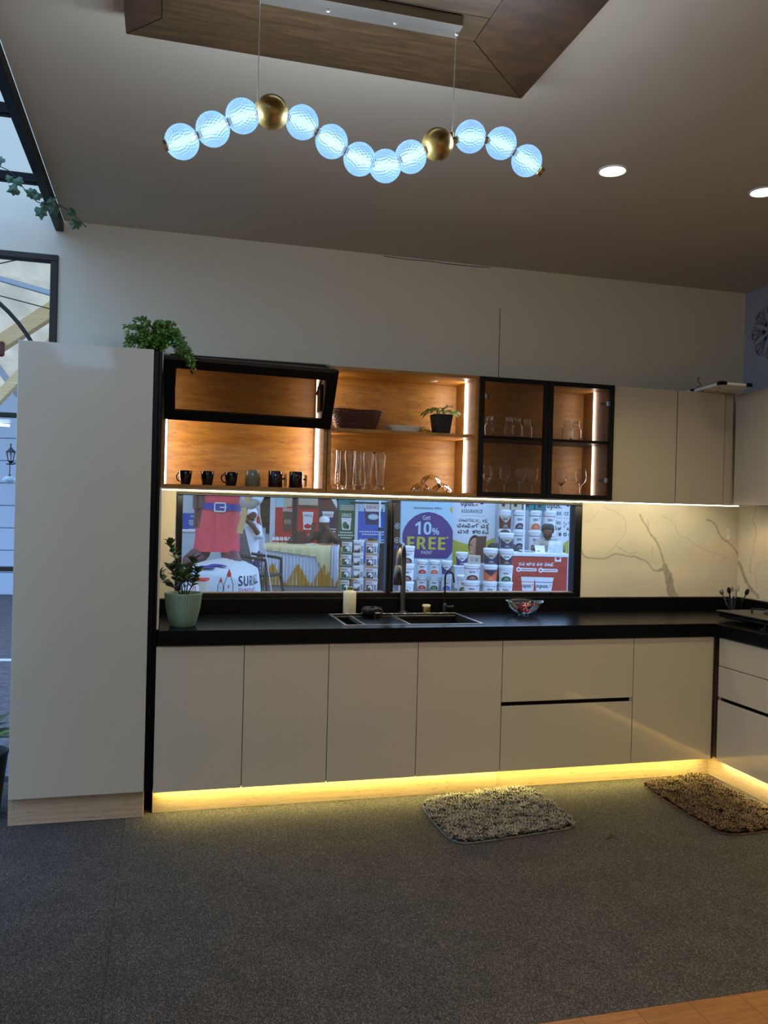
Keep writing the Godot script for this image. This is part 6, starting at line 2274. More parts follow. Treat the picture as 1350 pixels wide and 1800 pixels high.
	part("scarf", g, "print_red", t, "red scarf at the neck")
	plastic_chair()
	# acrylic rack and crate
	t = stand("display_rack", "clear acrylic leaflet rack behind the dark plastic chair", "rack", -2.09, 0.40, 14.0)
	g = Geo.new()
	for k in 3:
		g.box(Vector3(-0.09, 0.32 + k * 0.11, -0.02 - k * 0.03), Vector3(0.09, 0.44 + k * 0.11, -0.012 - k * 0.03))
	part("pocket", g, "clear_film", t)
	g = Geo.new()
	g.box(Vector3(-0.08, 0, -0.08), Vector3(0.08, 0.32, -0.02), 0.004)
	part("stem", g, "clear_film", t)
	t = stand("wire_crate", "black wire mesh stand carrying the leaflet rack", "stand", -2.14, GY, 14.06)
	g = Geo.new()
	for i in 9:
		for s in [-1.0, 1.0]:
			g.tube([Vector3(-0.11, 0.06 + i * 0.065, 0.1), Vector3(0.11, 0.06 + i * 0.065 + s * 0.05, 0.1)], 0.006, 4)
	for x in [-0.11, 0.11]:
		for z in [-0.1, 0.1]:
			g.box(Vector3(x - 0.008, 0, z - 0.008), Vector3(x + 0.008, 0.60, z + 0.008))
	g.box(Vector3(-0.12, 0.585, -0.12), Vector3(0.12, 0.60, 0.12))
	part("mesh", g, "print_dark", t)
	table_stall()
	# seated person in a white cap
	t = stand("person", "person in dark shirt and white cap at the draped table, hand to face", "person", -1.15, GY, 16.25)
	at_ = Vector3(1.15, -GY, 0)
	person_mesh(t, "body", lifted(at_, [[Vector3(-1.12, 0.35, 0), Vector3(-1.14, 0.66, 0.02), 0.16, 0.17], [Vector3(-1.14, 0.66, 0.02), Vector3(-1.15, 0.88, 0.05), 0.17, 0.13], [Vector3(-1.33, 0.88, 0.05), Vector3(-0.97, 0.86, 0.05), 0.08, 0.08], [Vector3(-1.33, 0.87, 0.05), Vector3(-1.42, 0.80, 0.20), 0.075, 0.06], [Vector3(-0.97, 0.86, 0.05), Vector3(-0.90, 0.80, 0.22), 0.08, 0.065], [Vector3(-1.2, 0.35, 0), Vector3(-1.22, 0.33, 0.25), 0.1, 0.08], [Vector3(-1.02, 0.35, 0), Vector3(-1.0, 0.33, 0.25), 0.1, 0.08], [Vector3(-1.22, 0.33, 0.25), Vector3(-1.22, GY + 0.04, 0.25), 0.075, 0.05], [Vector3(-1.0, 0.33, 0.25), Vector3(-1.0, GY + 0.04, 0.25), 0.075, 0.05]]), "shirt_dark")
	person_mesh(t, "forearm", lifted(at_, [[Vector3(-1.42, 0.80, 0.20), Vector3(-1.37, 0.98, 0.22), 0.05, 0.034], [Vector3(-0.90, 0.80, 0.22), Vector3(-1.05, 0.98, 0.24), 0.055, 0.038]]), "skin", 0.012)
	hand(t, Vector3(-1.37, 0.985, 0.22) + at_, Vector3(0.15, 1, 0.0), Vector3(0.3, 0, 1), "skin", 1.05, 0.5)
	hand(t, Vector3(-1.06, 0.99, 0.24) + at_, Vector3(-0.55, 1, 0.0), Vector3(-0.3, 0, -1), "skin", 1.1, 0.3)
	hd = face(t, Vector3(-1.155, 1.11, 0.11) + at_, 0.103, Basis(Vector3.UP, 0.15) * Basis(Vector3.RIGHT, 0.25), "skin")
	g = Geo.new()
	for i in 12:
		pass
	g.at(Vector3(-1.155, 1.145, 0.10) + at_).lathe([Vector2(0.104, 0), Vector2(0.105, 0.03), Vector2(0.092, 0.075), Vector2(0.055, 0.105), Vector2(0, 0.115)], 28)
	part("cap", g, "shirt_white", hd)
	g = Geo.new()
	g.at(Vector3(-1.155, 1.152, 0.10) + at_).sheet(16, 4, func(u, v):
		var a = lerpf(0.2, PI - 0.2, u)
		return Vector3(cos(a) * (0.102 + 0.0 * v), -0.015 * v, sin(a) * (0.102 + 0.06 * v)))
	part("peak", g, "shirt_white", hd)
	g = Geo.new()
	g.at(Vector3(-1.155, 1.143, 0.10) + at_).lathe([Vector2(0.106, 0), Vector2(0.1065, 0.010), Vector2(0.105, 0.011)], 28)
	part("cap_edge", g, "print_red", hd)
	left_banners()
	small_tubs()

func plastic_chair():
	var t = stand("plastic_chair", "dark grey plastic armchair behind the inflatable base", "chair", -1.78, GY, 12.1, "", 1.25)
	var g = Geo.new()
	g.sheet(14, 18, func(u, v):
		var x = (u - 0.5) * lerpf(0.44, 0.36, v)
		return Vector3(x, 0.44 + 0.66 * v * (1.0 - 0.08 * pow(absf(u - 0.5) * 2.0, 4.0)), -0.20 - 0.16 * v + 0.05 * cos((u - 0.5) * PI)))
	g.sheet(14, 18, func(u, v):
		var x = (u - 0.5) * lerpf(0.44, 0.36, v)
		return Vector3(x, 0.44 + 0.66 * v * (1.0 - 0.08 * pow(absf(u - 0.5) * 2.0, 4.0)), -0.215 - 0.16 * v + 0.05 * cos((u - 0.5) * PI)))
	part("backrest", g, "chair_grey", t)
	g = Geo.new()
	g.at(Vector3.ZERO, Basis(Vector3.RIGHT, PI / 2)).slab(rounded(-0.22, -0.22, 0.22, 0.25, 0.06), -0.45, -0.42, true)
	part("seat", g, "chair_grey", t)
	for s in [-1.0, 1.0]:
		g = Geo.new()
		g.tube(spline([Vector3(0.20 * s, 0.72, -0.26), Vector3(0.245 * s, 0.70, -0.12), Vector3(0.26 * s, 0.68, 0.10), Vector3(0.25 * s, 0.66, 0.22)], 6), 0.022, 10)
		part("armrest", g, "chair_grey", t)
		for z in [-0.24, 0.24]:
			g = Geo.new()
			g.tube([Vector3(0.25 * s, 0.66 if z > 0 else 0.44, 0.21 if z > 0 else -0.2), Vector3(0.245 * s, 0.40, z * 0.9), Vector3(0.27 * s, 0.0, z * 1.15)], [0.020, 0.026, 0.018], 10)
			part("leg", g, "chair_grey", t)

func table_stall():
	var t = stand("display_table", "draped display table of the left stall", "table", -1.52, GY, 15.4)
	var g = Geo.new()
	g.box(Vector3(-0.62, 0.705, -0.40), Vector3(0.64, 0.725, 0.40), 0.004)
	part("tabletop", g, "print_sand", t)
	for x in [-0.55, 0.56]:
		for z in [-0.34, 0.34]:
			g = Geo.new()
			g.box(Vector3(x - 0.02, 0, z - 0.02), Vector3(x + 0.02, 0.705, z + 0.02), 0.003)
			part("leg", g, "galvanised", t)
	t = stand("tablecloth", "white pleated and gold swagged table skirt under a cream cloth", "tablecloth", -1.52, GY, 15.4)
	# the skirt runs along the front and round the right end
	var way = func(s):
		if s < 1.30:
			return [Vector3(-0.66 + s, 0, 0.42), Vector3(0, 0, 1)]
		if s < 1.40:
			var a = (s - 1.30) / 0.10 * PI / 2
			return [Vector3(0.64 + sin(a) * 0.04, 0, 0.38 + cos(a) * 0.04), Vector3(sin(a), 0, cos(a))]
		return [Vector3(0.68, 0, 0.38 - (s - 1.40)), Vector3(1, 0, 0)]
	g = Geo.new()
	g.sheet(240, 10, func(u, v):
		var s = u * 2.15
		var q = way.call(s)
		var f = 0.012 + 0.018 * (1.0 - v)
		return q[0] + q[1] * (f * sin(s * TAU / 0.062) + 0.03 * (1.0 - v)) + Vector3(0, lerpf(0.01, 0.73, v), 0))
	part("white_skirt", g, "cloth_white", t, "white pleated skirt")
	var crest = func(s):                          # upper edge of the gold cloth: three peaks, high on the right end
		if s > 1.34:
			return minf(0.68, 0.10 + (s - 1.34) * 1.1)
		return 0.05 + 0.36 * maxf(0.0, 1.0 - absf(fposmod(s, 0.46) - 0.20) / 0.21)
	g = Geo.new()
	g.sheet(240, 8, func(u, v):
		var s = u * 2.15
		var q = way.call(s)
		return q[0] + q[1] * (0.016 * sin(s * TAU / 0.075 + 1.0) + 0.055) + Vector3(0, lerpf(0.005, crest.call(s), v), 0))
	part("gold_swag", g, "cloth_gold", t, "gold swags")
	g = Geo.new()
	g.sheet(60, 14, func(u, v):
		var x = lerpf(-0.66, 0.58, u)
		var s = v * 1.4
		var drop = 0.09 + 0.14 * u + 0.30 * smoothstep(0.78, 0.92, u) - 0.1 * smoothstep(0.95, 1.0, u)
		if s < 1.0:
			return Vector3(x, 0.735 + 0.003 * sin(u * 40.0), lerpf(-0.42, 0.43, s))
		var w = (s - 1.0) / 0.4
		return Vector3(x + 0.02 * sin(u * 60.0) * w, 0.735 - drop * w, 0.43 + 0.045 * minf(1.0, w * 3.0) + 0.012 * sin(u * 46.0) * w))
	part("cream_cloth", g, "cloth_cream", t, "cream cloth hanging over the front")
	# bottles with red caps
	var first
	for i in 9:
		var label = "white bottle with a red cap in the row on the draped table"
		if i == 0:
			first = stand("bottle", label, "bottle", -2.06, 0.738, 15.55, "red capped bottles on the table")
			g = Geo.new()
			g.lathe([Vector2(0, 0), Vector2(0.017, 0), Vector2(0.019, 0.003), Vector2(0.019, 0.085), Vector2(0.012, 0.105), Vector2(0.008, 0.118), Vector2(0.008, 0.125)], 18)
			part("body", g, "print_white", first)
			g = Geo.new()
			g.lathe([Vector2(0.010, 0.118), Vector2(0.010, 0.135), Vector2(0.005, 0.140), Vector2(0.003, 0.170), Vector2(0, 0.172)], 14)
			part("cap", g, "print_red", first, "red cap")
			g = Geo.new()
			g.lathe([Vector2(0.0194, 0.015), Vector2(0.0194, 0.045)], 18)
			part("label", g, "print_red", first)
		else:
			dup(first, label, hall(-2.06 + 0.041 * i, 0.738, 15.55 + 0.05 * (i % 2)), TURN)
	# pyramid of dark tins
	for row in 5:
		for i in 8 - row:
			var p = hall(-1.755 + 0.0555 * i + 0.028 * row, 0.738 + 0.047 * row, 15.42)
			var label = "small dark brown tin in the stack on the draped table"
			if row == 0 and i == 0:
				first = thing("tin", label, "tin", p, TURN, "dark tins stacked on the table")
				g = Geo.new()
				g.lathe([Vector2(0, 0), Vector2(0.025, 0), Vector2(0.025, 0.040)], 20)
				part("body", g, "tin_brown", first)
				g = Geo.new()
				g.lathe([Vector2(0.0265, 0.038), Vector2(0.0265, 0.046), Vector2(0.024, 0.047), Vector2(0, 0.047)], 20)
				part("lid", g, "print_dark", first)
				g = Geo.new()
				patch(g, -0.012, 0.010, 0.012, 0.030, curved(0.0252, 0.0252, 0.04, 0.0004), 4)
				part("label", g, "inflated_boot", first)
			else:
				dup(first, label, p, TURN + 0.3 * sin(i * 3.0 + row))
	g = Geo.new()
	g.at(Vector3.ZERO, Basis(Vector3.UP, 0.2)).box(Vector3(-0.10, 0, -0.06), Vector3(0.10, 0.008, 0.06), 0.001)
	g.at(Vector3(0.02, 0.008, 0), Basis(Vector3.UP, -0.1)).box(Vector3(-0.09, 0, -0.055), Vector3(0.09, 0.006, 0.055), 0.001)
	solo("papers", g, "print_white", "white papers in front of the stacked tins", "paper", hall(-1.33, 0.739, 15.25), TURN)
	g = Geo.new()
	g.at(Vector3.ZERO, Basis(Vector3.UP, -0.15)).box(Vector3(-0.13, 0, -0.08), Vector3(0.13, 0.012, 0.08), 0.003)
	solo("folder", g, "counter_red", "reddish folder in front of the seated person", "folder", hall(-1.05, 0.739, 15.35), TURN)

func left_banners():
	var z = 17.22
	var t = banner("stall banner, leftmost of the row, red with a dark bucket and black side", -2.250, 0.60, -1.805, 1.95, z, "print_red", "banners behind the draped table")
	area_print(t, "print_band", "print_sky", -2.25, 1.40, -2.02, 1.95)
	area_print(t, "print_band", "print_dark", -1.90, 0.60, -1.805, 1.95)
	shape_print(t, "printed_bucket", "inflated_brown", tub_outline(-2.0, 0.90, 0.19, 0.42))
	shape_print(t, "printed_bucket", "print_sand", tub_outline(-2.0, 1.42, 0.20, 0.40))
	words(t, "print_white", "SURYACOL", -2.10, 1.315, 0.20, 0.07)
	words(t, "print_sand", "BR BOND", -2.06, 1.06, 0.13, 0.09)
	t = banner("stall banner, second from the left, red with a white bucket below a pale photo", -1.790, 0.60, -1.365, 1.95, z, "print_red", "banners behind the draped table")
	area_print(t, "photo", "print_sand", -1.78, 1.46, -1.375, 1.95)
	area_print(t, "photo", "print_brown", -1.78, 1.385, -1.375, 1.46)
	shape_print(t, "printed_bucket", "print_white", tub_outline(-1.575, 0.95, 0.21, 0.37))
	shape_print(t, "printed_bucket", "print_red", oval(-1.575, 1.02, 0.075, 0.05), 0.004)
	words(t, "print_navy", "SURYACOL", -1.66, 1.22, 0.17, 0.045)
	words(t, "print_white", "ON", -1.56, 0.81, 0.10, 0.06)
	t = banner("stall banner, third from the left, purple with a navy bucket behind the white cap", -1.340, 0.60, -0.965, 1.95, z, "plum", "banners behind the draped table")
	area_print(t, "photo", "inflated_boot", -1.33, 1.36, -0.975, 1.95)
	shape_print(t, "photo", "print_white", [Vector2(-1.10, 1.60), Vector2(-0.975, 1.40), Vector2(-0.975, 1.52), Vector2(-1.05, 1.75)])
	shape_print(t, "photo", "brown_board", [Vector2(-1.33, 1.37), Vector2(-1.02, 1.37), Vector2(-1.15, 1.62), Vector2(-1.25, 1.62)])
	shape_print(t, "printed_bucket", "print_white", tub_outline(-1.16, 1.18, 0.23, 0.16))
	shape_print(t, "printed_bucket", "print_navy", tub_outline(-1.16, 1.00, 0.20, 0.22), 0.004)
	words(t, "print_navy", "SURYACOL", -1.25, 1.24, 0.18, 0.05)
	small_print(t, "print_white", -1.12, 0.965, -0.975, [1.0, 0.7, 0.9, 0.6], 0.022, 0.05)
	t = banner("stall banner, fourth from the left, green fading to maroon with a white bucket", -0.950, 0.30, -0.600, 1.95, z, "print_green", "banners behind the draped table")
	area_print(t, "print_band", "print_maroon", -0.95, 0.30, -0.60, 0.80)
	area_print(t, "photo", "print_teal", -0.945, 1.37, -0.605, 1.95)
	for k in 3:
		area_print(t, "photo_slab", "print_sand", -0.91, 1.375 + k * 0.04, -0.62, 1.40 + k * 0.04, 0.003)
	shape_print(t, "printed_bucket", "print_white", tub_outline(-0.775, 0.965, 0.20, 0.25))
	shape_print(t, "printed_bucket", "print_green", oval(-0.80, 1.06, 0.05, 0.075), 0.004)
	shape_print(t, "printed_bucket", "print_dark", oval(-0.745, 1.03, 0.03, 0.05), 0.0045)
	words(t, "print_white", "SURYACOL", -0.875, 1.235, 0.205, 0.075)
	small_print(t, "print_white", -0.94, 0.90, -0.61, [0.8, 1.0, 0.7], 0.022, 0.055)
	t = banner("stall banner, rightmost of the row, blue with a large blue paint bucket", -0.530, 0.30, 0.10, 1.95, z, "print_blue", "banners behind the draped table")
	area_print(t, "print_band", "print_sky", -0.53, 1.36, 0.10, 1.95)
	shape_print(t, "printed_bucket", "print_navy", tub_outline(-0.22, 1.09, 0.36, 0.34))
	shape_print(t, "printed_bucket", "print_sky", oval(-0.22, 1.25, 0.11, 0.06), 0.004)
	shape_print(t, "printed_bucket", "print_white", tub_outline(-0.22, 1.36, 0.38, 0.19), 0.004)
	words(t, "print_red", "SURYACOL", -0.37, 1.415, 0.30, 0.075)
	words(t, "print_white", "AWC", -0.30, 1.225, 0.16, 0.05)
	small_print(t, "print_white", -0.50, 0.93, 0.06, [1.0, 0.8, 0.0, 1.0, 0.9], 0.022, 0.055)
	var g = Geo.new()
	g.box(Vector3(-0.40, -0.02, -0.03), Vector3(0.36, 0.02, 0.01), 0.004)
	solo("banner_rail", g, "black_frame", "black rail across the top of the blue stall banner", "rail", hall(-0.30, 1.535, 17.0), TURN)
	t = stand("telescopic_stand", "white telescopic pole in front of the blue stall banner", "pole", -0.07, GY, 14.8)
	g = Geo.new()
	g.tube([Vector3(0.01, 0, 0), Vector3(0, 1.1, 0)], 0.022, 12)
	part("lower_tube", g, "galvanised", t)
	g = Geo.new()
	g.tube([Vector3(0, 1.1, 0), Vector3(-0.015, 1.95, 0)], 0.017, 12)
	part("upper_tube", g, "print_white", t)
	g = Geo.new()
	g.at(Vector3(0, 1.06, 0)).lathe([Vector2(0.02, -0.03), Vector2(0.036, -0.02), Vector2(0.036, 0.03), Vector2(0.02, 0.04)], 16)
	g.at(Vector3.ZERO).tube([Vector3(0.03, 1.07, 0), Vector3(0.075, 1.07, 0.01)], 0.012, 8)
	part("clamp", g, "black_plastic", t, "black clamp")
	for k in 3:
		g = Geo.new()
		var a = k * TAU / 3 + 0.4
		g.tube([Vector3(0.01, 0.4, 0), Vector3(cos(a) * 0.3, 0.0, sin(a) * 0.3)], 0.010, 8)
		part("leg", g, "galvanised", t)
	var fold = noise(61, 9.0, 3)
	g = Geo.new()
	g.sheet(36, 20, func(u, v):
		var a = u * TAU
		var r = (0.075 - 0.03 * v) * (1.0 + 0.45 * fold.get_noise_2d(cos(a) * 1.5 + 4.0, sin(a) * 1.5 + v * 1.2))
		return Vector3(cos(a) * r, 0.82 * v, sin(a) * r * 0.7))
	solo("bundled_sheet", g, "print_dark", "bundle of dark plastic sheet hanging beside the small tubs", "sheet", hall(-0.01, GY, 14.62), TURN)

# square tubs of the left stall: three stacks of four
func small_tubs():
	var kinds = [["green", "print_green", "print_green"], ["black", "print_dark", "print_white"], ["brown", "print_brown", "print_sand"]]
	var xs = [-0.624, -0.416, -0.190]
	var ranks = ["bottom", "second from the bottom", "third from the bottom", "topmost"]
	for c in 3:
		var first
		for k in 4:
			var p = hall(xs[c] + 0.006 * sin(k * 5.0 + c), GY + 0.2195 * k, 14.33)
			var label = "small paint tub with a %s label, %s of the %s stack" % [kinds[c][0], ranks[k], ["left", "middle", "right"][c]]
			if k == 0:
				first = thing("paint_tub", label, "tub", p, TURN, "small paint tubs in three stacks")
				var up = 1.033
				var w = 0.095 if c < 2 else 0.108
				var g = Geo.new()
				var loops := [[0.0, 0.0], [0.86, 0.0], [0.88, 0.004], [0.97, 0.182], [0.97, 0.19]]
				g.sheet(48, 4, func(u, v):
					var l = loops[int(round(v * 4))]
					var a = u * TAU + PI / 4
					var q = 1.0 / pow(pow(absf(cos(a)), 7.0) + pow(absf(sin(a)), 7.0), 1.0 / 7.0)
					return Vector3(cos(a) * q * l[0] * w, l[1], sin(a) * q * l[0] * w * 0.9))
				part("body", g, "print_white", first)
				g = Geo.new()
				var lid := [[1.0, 0.186], [1.04, 0.188], [1.04, 0.206], [1.0, 0.211], [0.9, 0.2115], [0.0, 0.2115]]
				g.sheet(48, 5, func(u, v):
					var l = lid[int(round(v * 5))]
					var a = u * TAU + PI / 4
					var q = 1.0 / pow(pow(absf(cos(a)), 7.0) + pow(absf(sin(a)), 7.0), 1.0 / 7.0)
					return Vector3(cos(a) * q * l[0] * w, l[1], sin(a) * q * l[0] * w * 0.9))
				part("lid", g, ["print_green", "print_dark", "print_tan"][c] if c != 1 else "print_white", first)
				var zf = w * 0.9 * 0.975 + 0.002
				g = Geo.new()
				patch(g, -w * 0.80, 0.012, (w * 0.78 if c == 0 else w * 0.25), 0.118, flat(zf), 1)
				part("label", g, kinds[c][1], first)
				g = Geo.new()
				if c == 1:
					lay(g, -w * 0.78, w * 0.25, func(x): return 0.075 + 0.02 * sin(x * 30.0), func(_x): return 0.118, flat(zf + 0.001), 8)
				else:
					g.slab(oval(0.01 if c == 0 else -0.02, 0.068, 0.038, 0.042), zf, zf + 0.002)
				part("label_patch", g, "print_white", first)
				g = Geo.new()
				if c == 1:
					lay(g, -w * 0.70, w * 0.15, func(x): return 0.050 + 0.01 * sin(x * 40.0), func(x): return 0.066 + 0.008 * sin(x * 50.0), flat(zf + 0.001), 8)
				else:
					g.slab(oval(-0.012 if c == 0 else -0.035, 0.045, 0.02, 0.028), zf + 0.002, zf + 0.003)
				part("label_figure", g, "print_tan" if c == 1 else "print_dark", first)
				g = Geo.new()
				write(g, "SURYACOL", -w * 0.85, 0.134, w * 1.2 if c < 2 else w * 1.0, 0.032, flat(zf + 0.001))
				part("lettering", g, "print_red" if c != 1 else "print_maroon", first)
				g = Geo.new()
				for j in 4:
					patch(g, w * 0.42, 0.03 + j * 0.025, w * 0.78, 0.042 + j * 0.025, flat(zf + (0.001 if c else 0.002)), 1)
				part("small_print", g, "print_navy" if c else "print_white", first)
				first.scale = Vector3(1.0, up, 1.0)
			else:
				dup(first, label, p, TURN).scale = Vector3(1.0, 1.033, 1.0)
	var g2 = Geo.new()
	g2.at(Vector3.ZERO).sheet(20, 8, func(u, v):
		var a = u * TAU
		return Vector3(cos(a) * 0.09 * cos(v * PI / 2), 0.055 * sin(v * PI / 2), sin(a) * 0.07 * cos(v * PI / 2)))
	solo("black_cap", g2, "print_dark", "dark cap lying on the right stack of small tubs", "cap", hall(-0.187, GY + 0.879, 14.33), TURN)

# ------------------------------------------------------------------ the paint stall seen through the right pane
# bucket of height 1 and width 0.95; kinds differ in the colours of the label
var bucket_shapes := {}

func bucket(label, x, y, d, h, look: Array, group = "lidded paint buckets with printed labels"):
	var t = stand("paint_bucket", label, "bucket", x, y, d, group)
	if bucket_shapes.is_empty():
		var g = Geo.new()
		g.lathe([Vector2(0, 0.0), Vector2(0.40, 0.0), Vector2(0.405, 0.01), Vector2(0.455, 0.74), Vector2(0.475, 0.745), Vector2(0.475, 0.765), Vector2(0.458, 0.77), Vector2(0.460, 0.82), Vector2(0.478, 0.825), Vector2(0.478, 0.845), Vector2(0.462, 0.85), Vector2(0.462, 0.90)], 36)
		bucket_shapes.body = g.mesh()
		g = Geo.new()
		g.lathe([Vector2(0.462, 0.885), Vector2(0.492, 0.885), Vector2(0.492, 0.955), Vector2(0.475, 0.985), Vector2(0.455, 1.0), Vector2(0.44, 0.985), Vector2(0, 0.98)], 36)
		bucket_shapes.lid = g.mesh()
		g = Geo.new()
		var arc := []
		for i in 15:
			var a = PI * i / 14.0
			arc.append(Vector3(-cos(a) * 0.47, 0.80 - sin(a) * 0.06, sin(a) * 0.485))
		g.tube(arc, 0.008, 5)
		bucket_shapes.bail = g.mesh()
		var put = curved(0.405, 0.455, 0.74, 0.004)
		var put2 = curved(0.405, 0.455, 0.74, 0.008)
		g = Geo.new()
		patch(g, -0.62, 0.05, 0.62, 0.70, put, 14)
		bucket_shapes.sheet = g.mesh()
		g = Geo.new()
		lay(g, -0.42, 0.42, func(_x): return 0.055, func(x): return 0.055 + 0.30 * sqrt(maxf(0.0, 1.0 - pow(x / 0.42, 2.0))), put2, 16)
		bucket_shapes.dome = g.mesh()
		g = Geo.new()
		lay(g, -0.62, 0.62, func(_x): return 0.055, func(x): return 0.36 + 0.34 * minf(1.0, absf(x) * 2.0 - 0.12 if absf(x) > 0.06 else 0.0), put2, 18)
		bucket_shapes.wings = g.mesh()
		g = Geo.new()
		patch(g, -0.20, 0.13, 0.20, 0.16, curved(0.405, 0.455, 0.74, 0.012), 6)
		patch(g, -0.12, 0.20, 0.12, 0.24, curved(0.405, 0.455, 0.74, 0.012), 4)
		bucket_shapes.small = g.mesh()
		g = Geo.new()
		write(g, "opus.", -0.22, 0.43, 0.40, 0.17, curved(0.405, 0.455, 0.74, 0.012))
		bucket_shapes.word = g.mesh()
		g = Geo.new()
		g.lathe([Vector2(0.462, 0.705), Vector2(0.462, 0.73)], 36)
		bucket_shapes.ring = g.mesh()
		for k in 3:
			g = Geo.new()
			var q = [[0.245, 0.66], [0.30, 0.60], [0.245, 0.55]][k]
			lay(g, q[0] - 0.026, q[0] + 0.026, func(x): return q[1] - sqrt(maxf(0.0, 0.0007 - pow(x - q[0], 2.0))), func(x): return q[1] + sqrt(maxf(0.0, 0.0007 - pow(x - q[0], 2.0))), curved(0.405, 0.455, 0.74, 0.013), 6)
			bucket_shapes["dot%d" % k] = g.mesh()
	part("body", bucket_shapes.body, "print_white", t)
	part("lid", bucket_shapes.lid, "print_white", t)
	part("bail", bucket_shapes.bail, "galvanised", t)
	part("label", bucket_shapes.sheet, look[1], t)
	part("label_shape", bucket_shapes[look[2]], look[0], t)
	part("band", bucket_shapes.ring, look[3], t)
	part("lettering", bucket_shapes.word, "print_dark", t)
	part("small_print", bucket_shapes.small, "print_sand", t)
	for k in 3:
		part("dot", bucket_shapes["dot%d" % k], ["print_teal", "print_blue", "print_orange"][k], t)
	t.scale = Vector3(h * 0.93, h, h * 0.93)
	return t

func hall_right_stall():
	var g = Geo.new()
	# narrow banner at the left edge of the pane
	var t = banner("narrow grey-brown banner strip with round white emblems beside the mullion", 0.16, GY, 0.335, 1.95, 17.2, "print_brown")
	for y in [1.075, 0.78]:
		shape_print(t, "emblem", "print_white", oval(0.285, y, 0.055, 0.062), 0.002)
		shape_print(t, "emblem", "print_brown", oval(0.285, y, 0.040, 0.046), 0.003)
		shape_print(t, "emblem", "print_white", oval(0.285, y, 0.022, 0.028), 0.004)
	area_print(t, "print_band", "print_blue", 0.18, 0.60, 0.33, 0.68)
	# offer banner
	t = banner("pale blue banner reading Get 10% FREE PAINT in a purple blob", 0.345, GY, 1.405, 1.80, 16.8, "print_sky")
	words(t, "print_navy", "Introductory Offer", 0.60, 1.430, 0.575, 0.055)
	var blob_ := PackedVector2Array()
	for p in [[0.385, 0.80], [0.385, 0.93], [0.42, 1.05], [0.50, 1.18], [0.62, 1.29], [0.76, 1.36], [0.90, 1.385], [1.04, 1.365], [1.18, 1.30], [1.30, 1.19], [1.38, 1.07], [1.405, 1.0], [1.405, 0.64], [1.40, 0.58], [1.31, 0.455], [1.28, 0.445], [0.60, 0.44], [0.48, 0.55], [0.41, 0.68]]:
		blob_.append(Vector2(p[0], p[1]))
	shape_print(t, "purple_blob", "print_purple", blob_, 0.002)
	shape_print(t, "gold_disc", "print_gold", oval(1.385, 1.44, 0.05, 0.065, PI / 2, PI * 1.5), 0.002)
	words(t, "print_white", "Get", 0.79, 1.225, 0.155, 0.085, 0.005, false)
	words(t, "print_sky", "10", 0.635, 0.925, 0.335, 0.26)
	words(t, "print_sky", "%", 0.985, 0.925, 0.14, 0.14)
	words(t, "print_lime", "FREE", 0.485, 0.625, 0.775, 0.255)
	words(t, "print_lime", "*", 1.275, 0.85, 0.045, 0.05)
	words(t, "print_white", "PAINT", 0.775, 0.53, 0.22, 0.065, 0.005, false)
	# assurance banners
	for k in 2:
		var x0 = 1.412 if k == 0 else 3.27
		var dx = 0.0 if k == 0 else 1.77
		var w = 0.875 if k == 0 else 0.55
		t = banner(["white banner with assurance lettering beside the pale blue one", "white assurance banner at the right behind the bearded man"][k], x0, GY, x0 + w, 1.95, 17.05, "print_white")
		var wave := PackedVector2Array()
		wave.append(Vector2(x0, GY)); wave.append(Vector2(x0 + w, GY)); wave.append(Vector2(x0 + w, 0.90))
		for i in 13:
			var u = i / 12.0
			wave.append(Vector2(x0 + w * (1.0 - u), 0.895 - 0.14 * sin(u * PI * 0.95) - 0.03 * u))
		shape_print(t, "lime_wave", "print_lime", wave, 0.0015)
		words(t, "print_dark", "opus.", 1.575 + dx, 1.490, 0.30, 0.125)
		shape_print(t, "dot", "print_orange", oval(1.905 + dx, 1.555, 0.02, 0.022))
		shape_print(t, "dot", "print_gold", oval(1.935 + dx, 1.62, 0.028, 0.028))
		shape_print(t, "dot", "print_purple", oval(2.005 + dx, 1.605, 0.038, 0.04))
		words(t, "print_teal", "ASSURANCE", 1.585 + dx, 1.385, 0.44, 0.075)
		area_print(t, "rule", "stencil_grey", 1.59 + dx, 1.325, 2.09 + dx, 1.331)
		print_on(t, "lettering", "print_dark", func(q): kannada(q, "pe ee m t gh ee n aa d u _ a de", 1.545 + dx, 1.205, 0.60, 0.070, flat(0.004), 0.009))
		print_on(t, "lettering", "print_dark", func(q): kannada(q, "pe ee m ti m gh _ ma te", 1.515 + dx, 1.085, 0.68, 0.085, flat(0.004), 0.016))
		print_on(t, "lettering", "print_dark", func(q): kannada(q, "ma aa di _ ko d ee ve", 1.525 + dx, 0.965, 0.66, 0.085, flat(0.004), 0.016))
		if k == 0:
			shape_print(t, "printed_woman", "hair", oval(1.885, 0.72, 0.135, 0.215), 0.002)
			shape_print(t, "printed_woman", "skin_print", [Vector2(1.775, 0.70), Vector2(1.79, 0.80), Vector2(1.85, 0.87), Vector2(1.95, 0.88), Vector2(1.99, 0.5), Vector2(1.86, 0.44), Vector2(1.80, 0.50), Vector2(1.785, 0.58)], 0.003)
			shape_print(t, "printed_woman", "hair", oval(1.81, 0.72, 0.022, 0.012), 0.004)
			shape_print(t, "printed_woman", "hair", [Vector2(1.785, 0.752), Vector2(1.84, 0.775), Vector2(1.84, 0.765), Vector2(1.785, 0.742)], 0.004)
			shape_print(t, "printed_woman", "print_white", oval(1.83, 0.585, 0.028, 0.014), 0.004)
			shape_print(t, "printed_woman", "lip", oval(1.83, 0.585, 0.036, 0.024), 0.0037)
	# brown board leaning in front of it
	g = Geo.new()
	g.slab([Vector2(-0.09, 0), Vector2(0.085, -0.02), Vector2(0.135, 0.54), Vector2(-0.07, 0.53)], -0.02, 0.0)
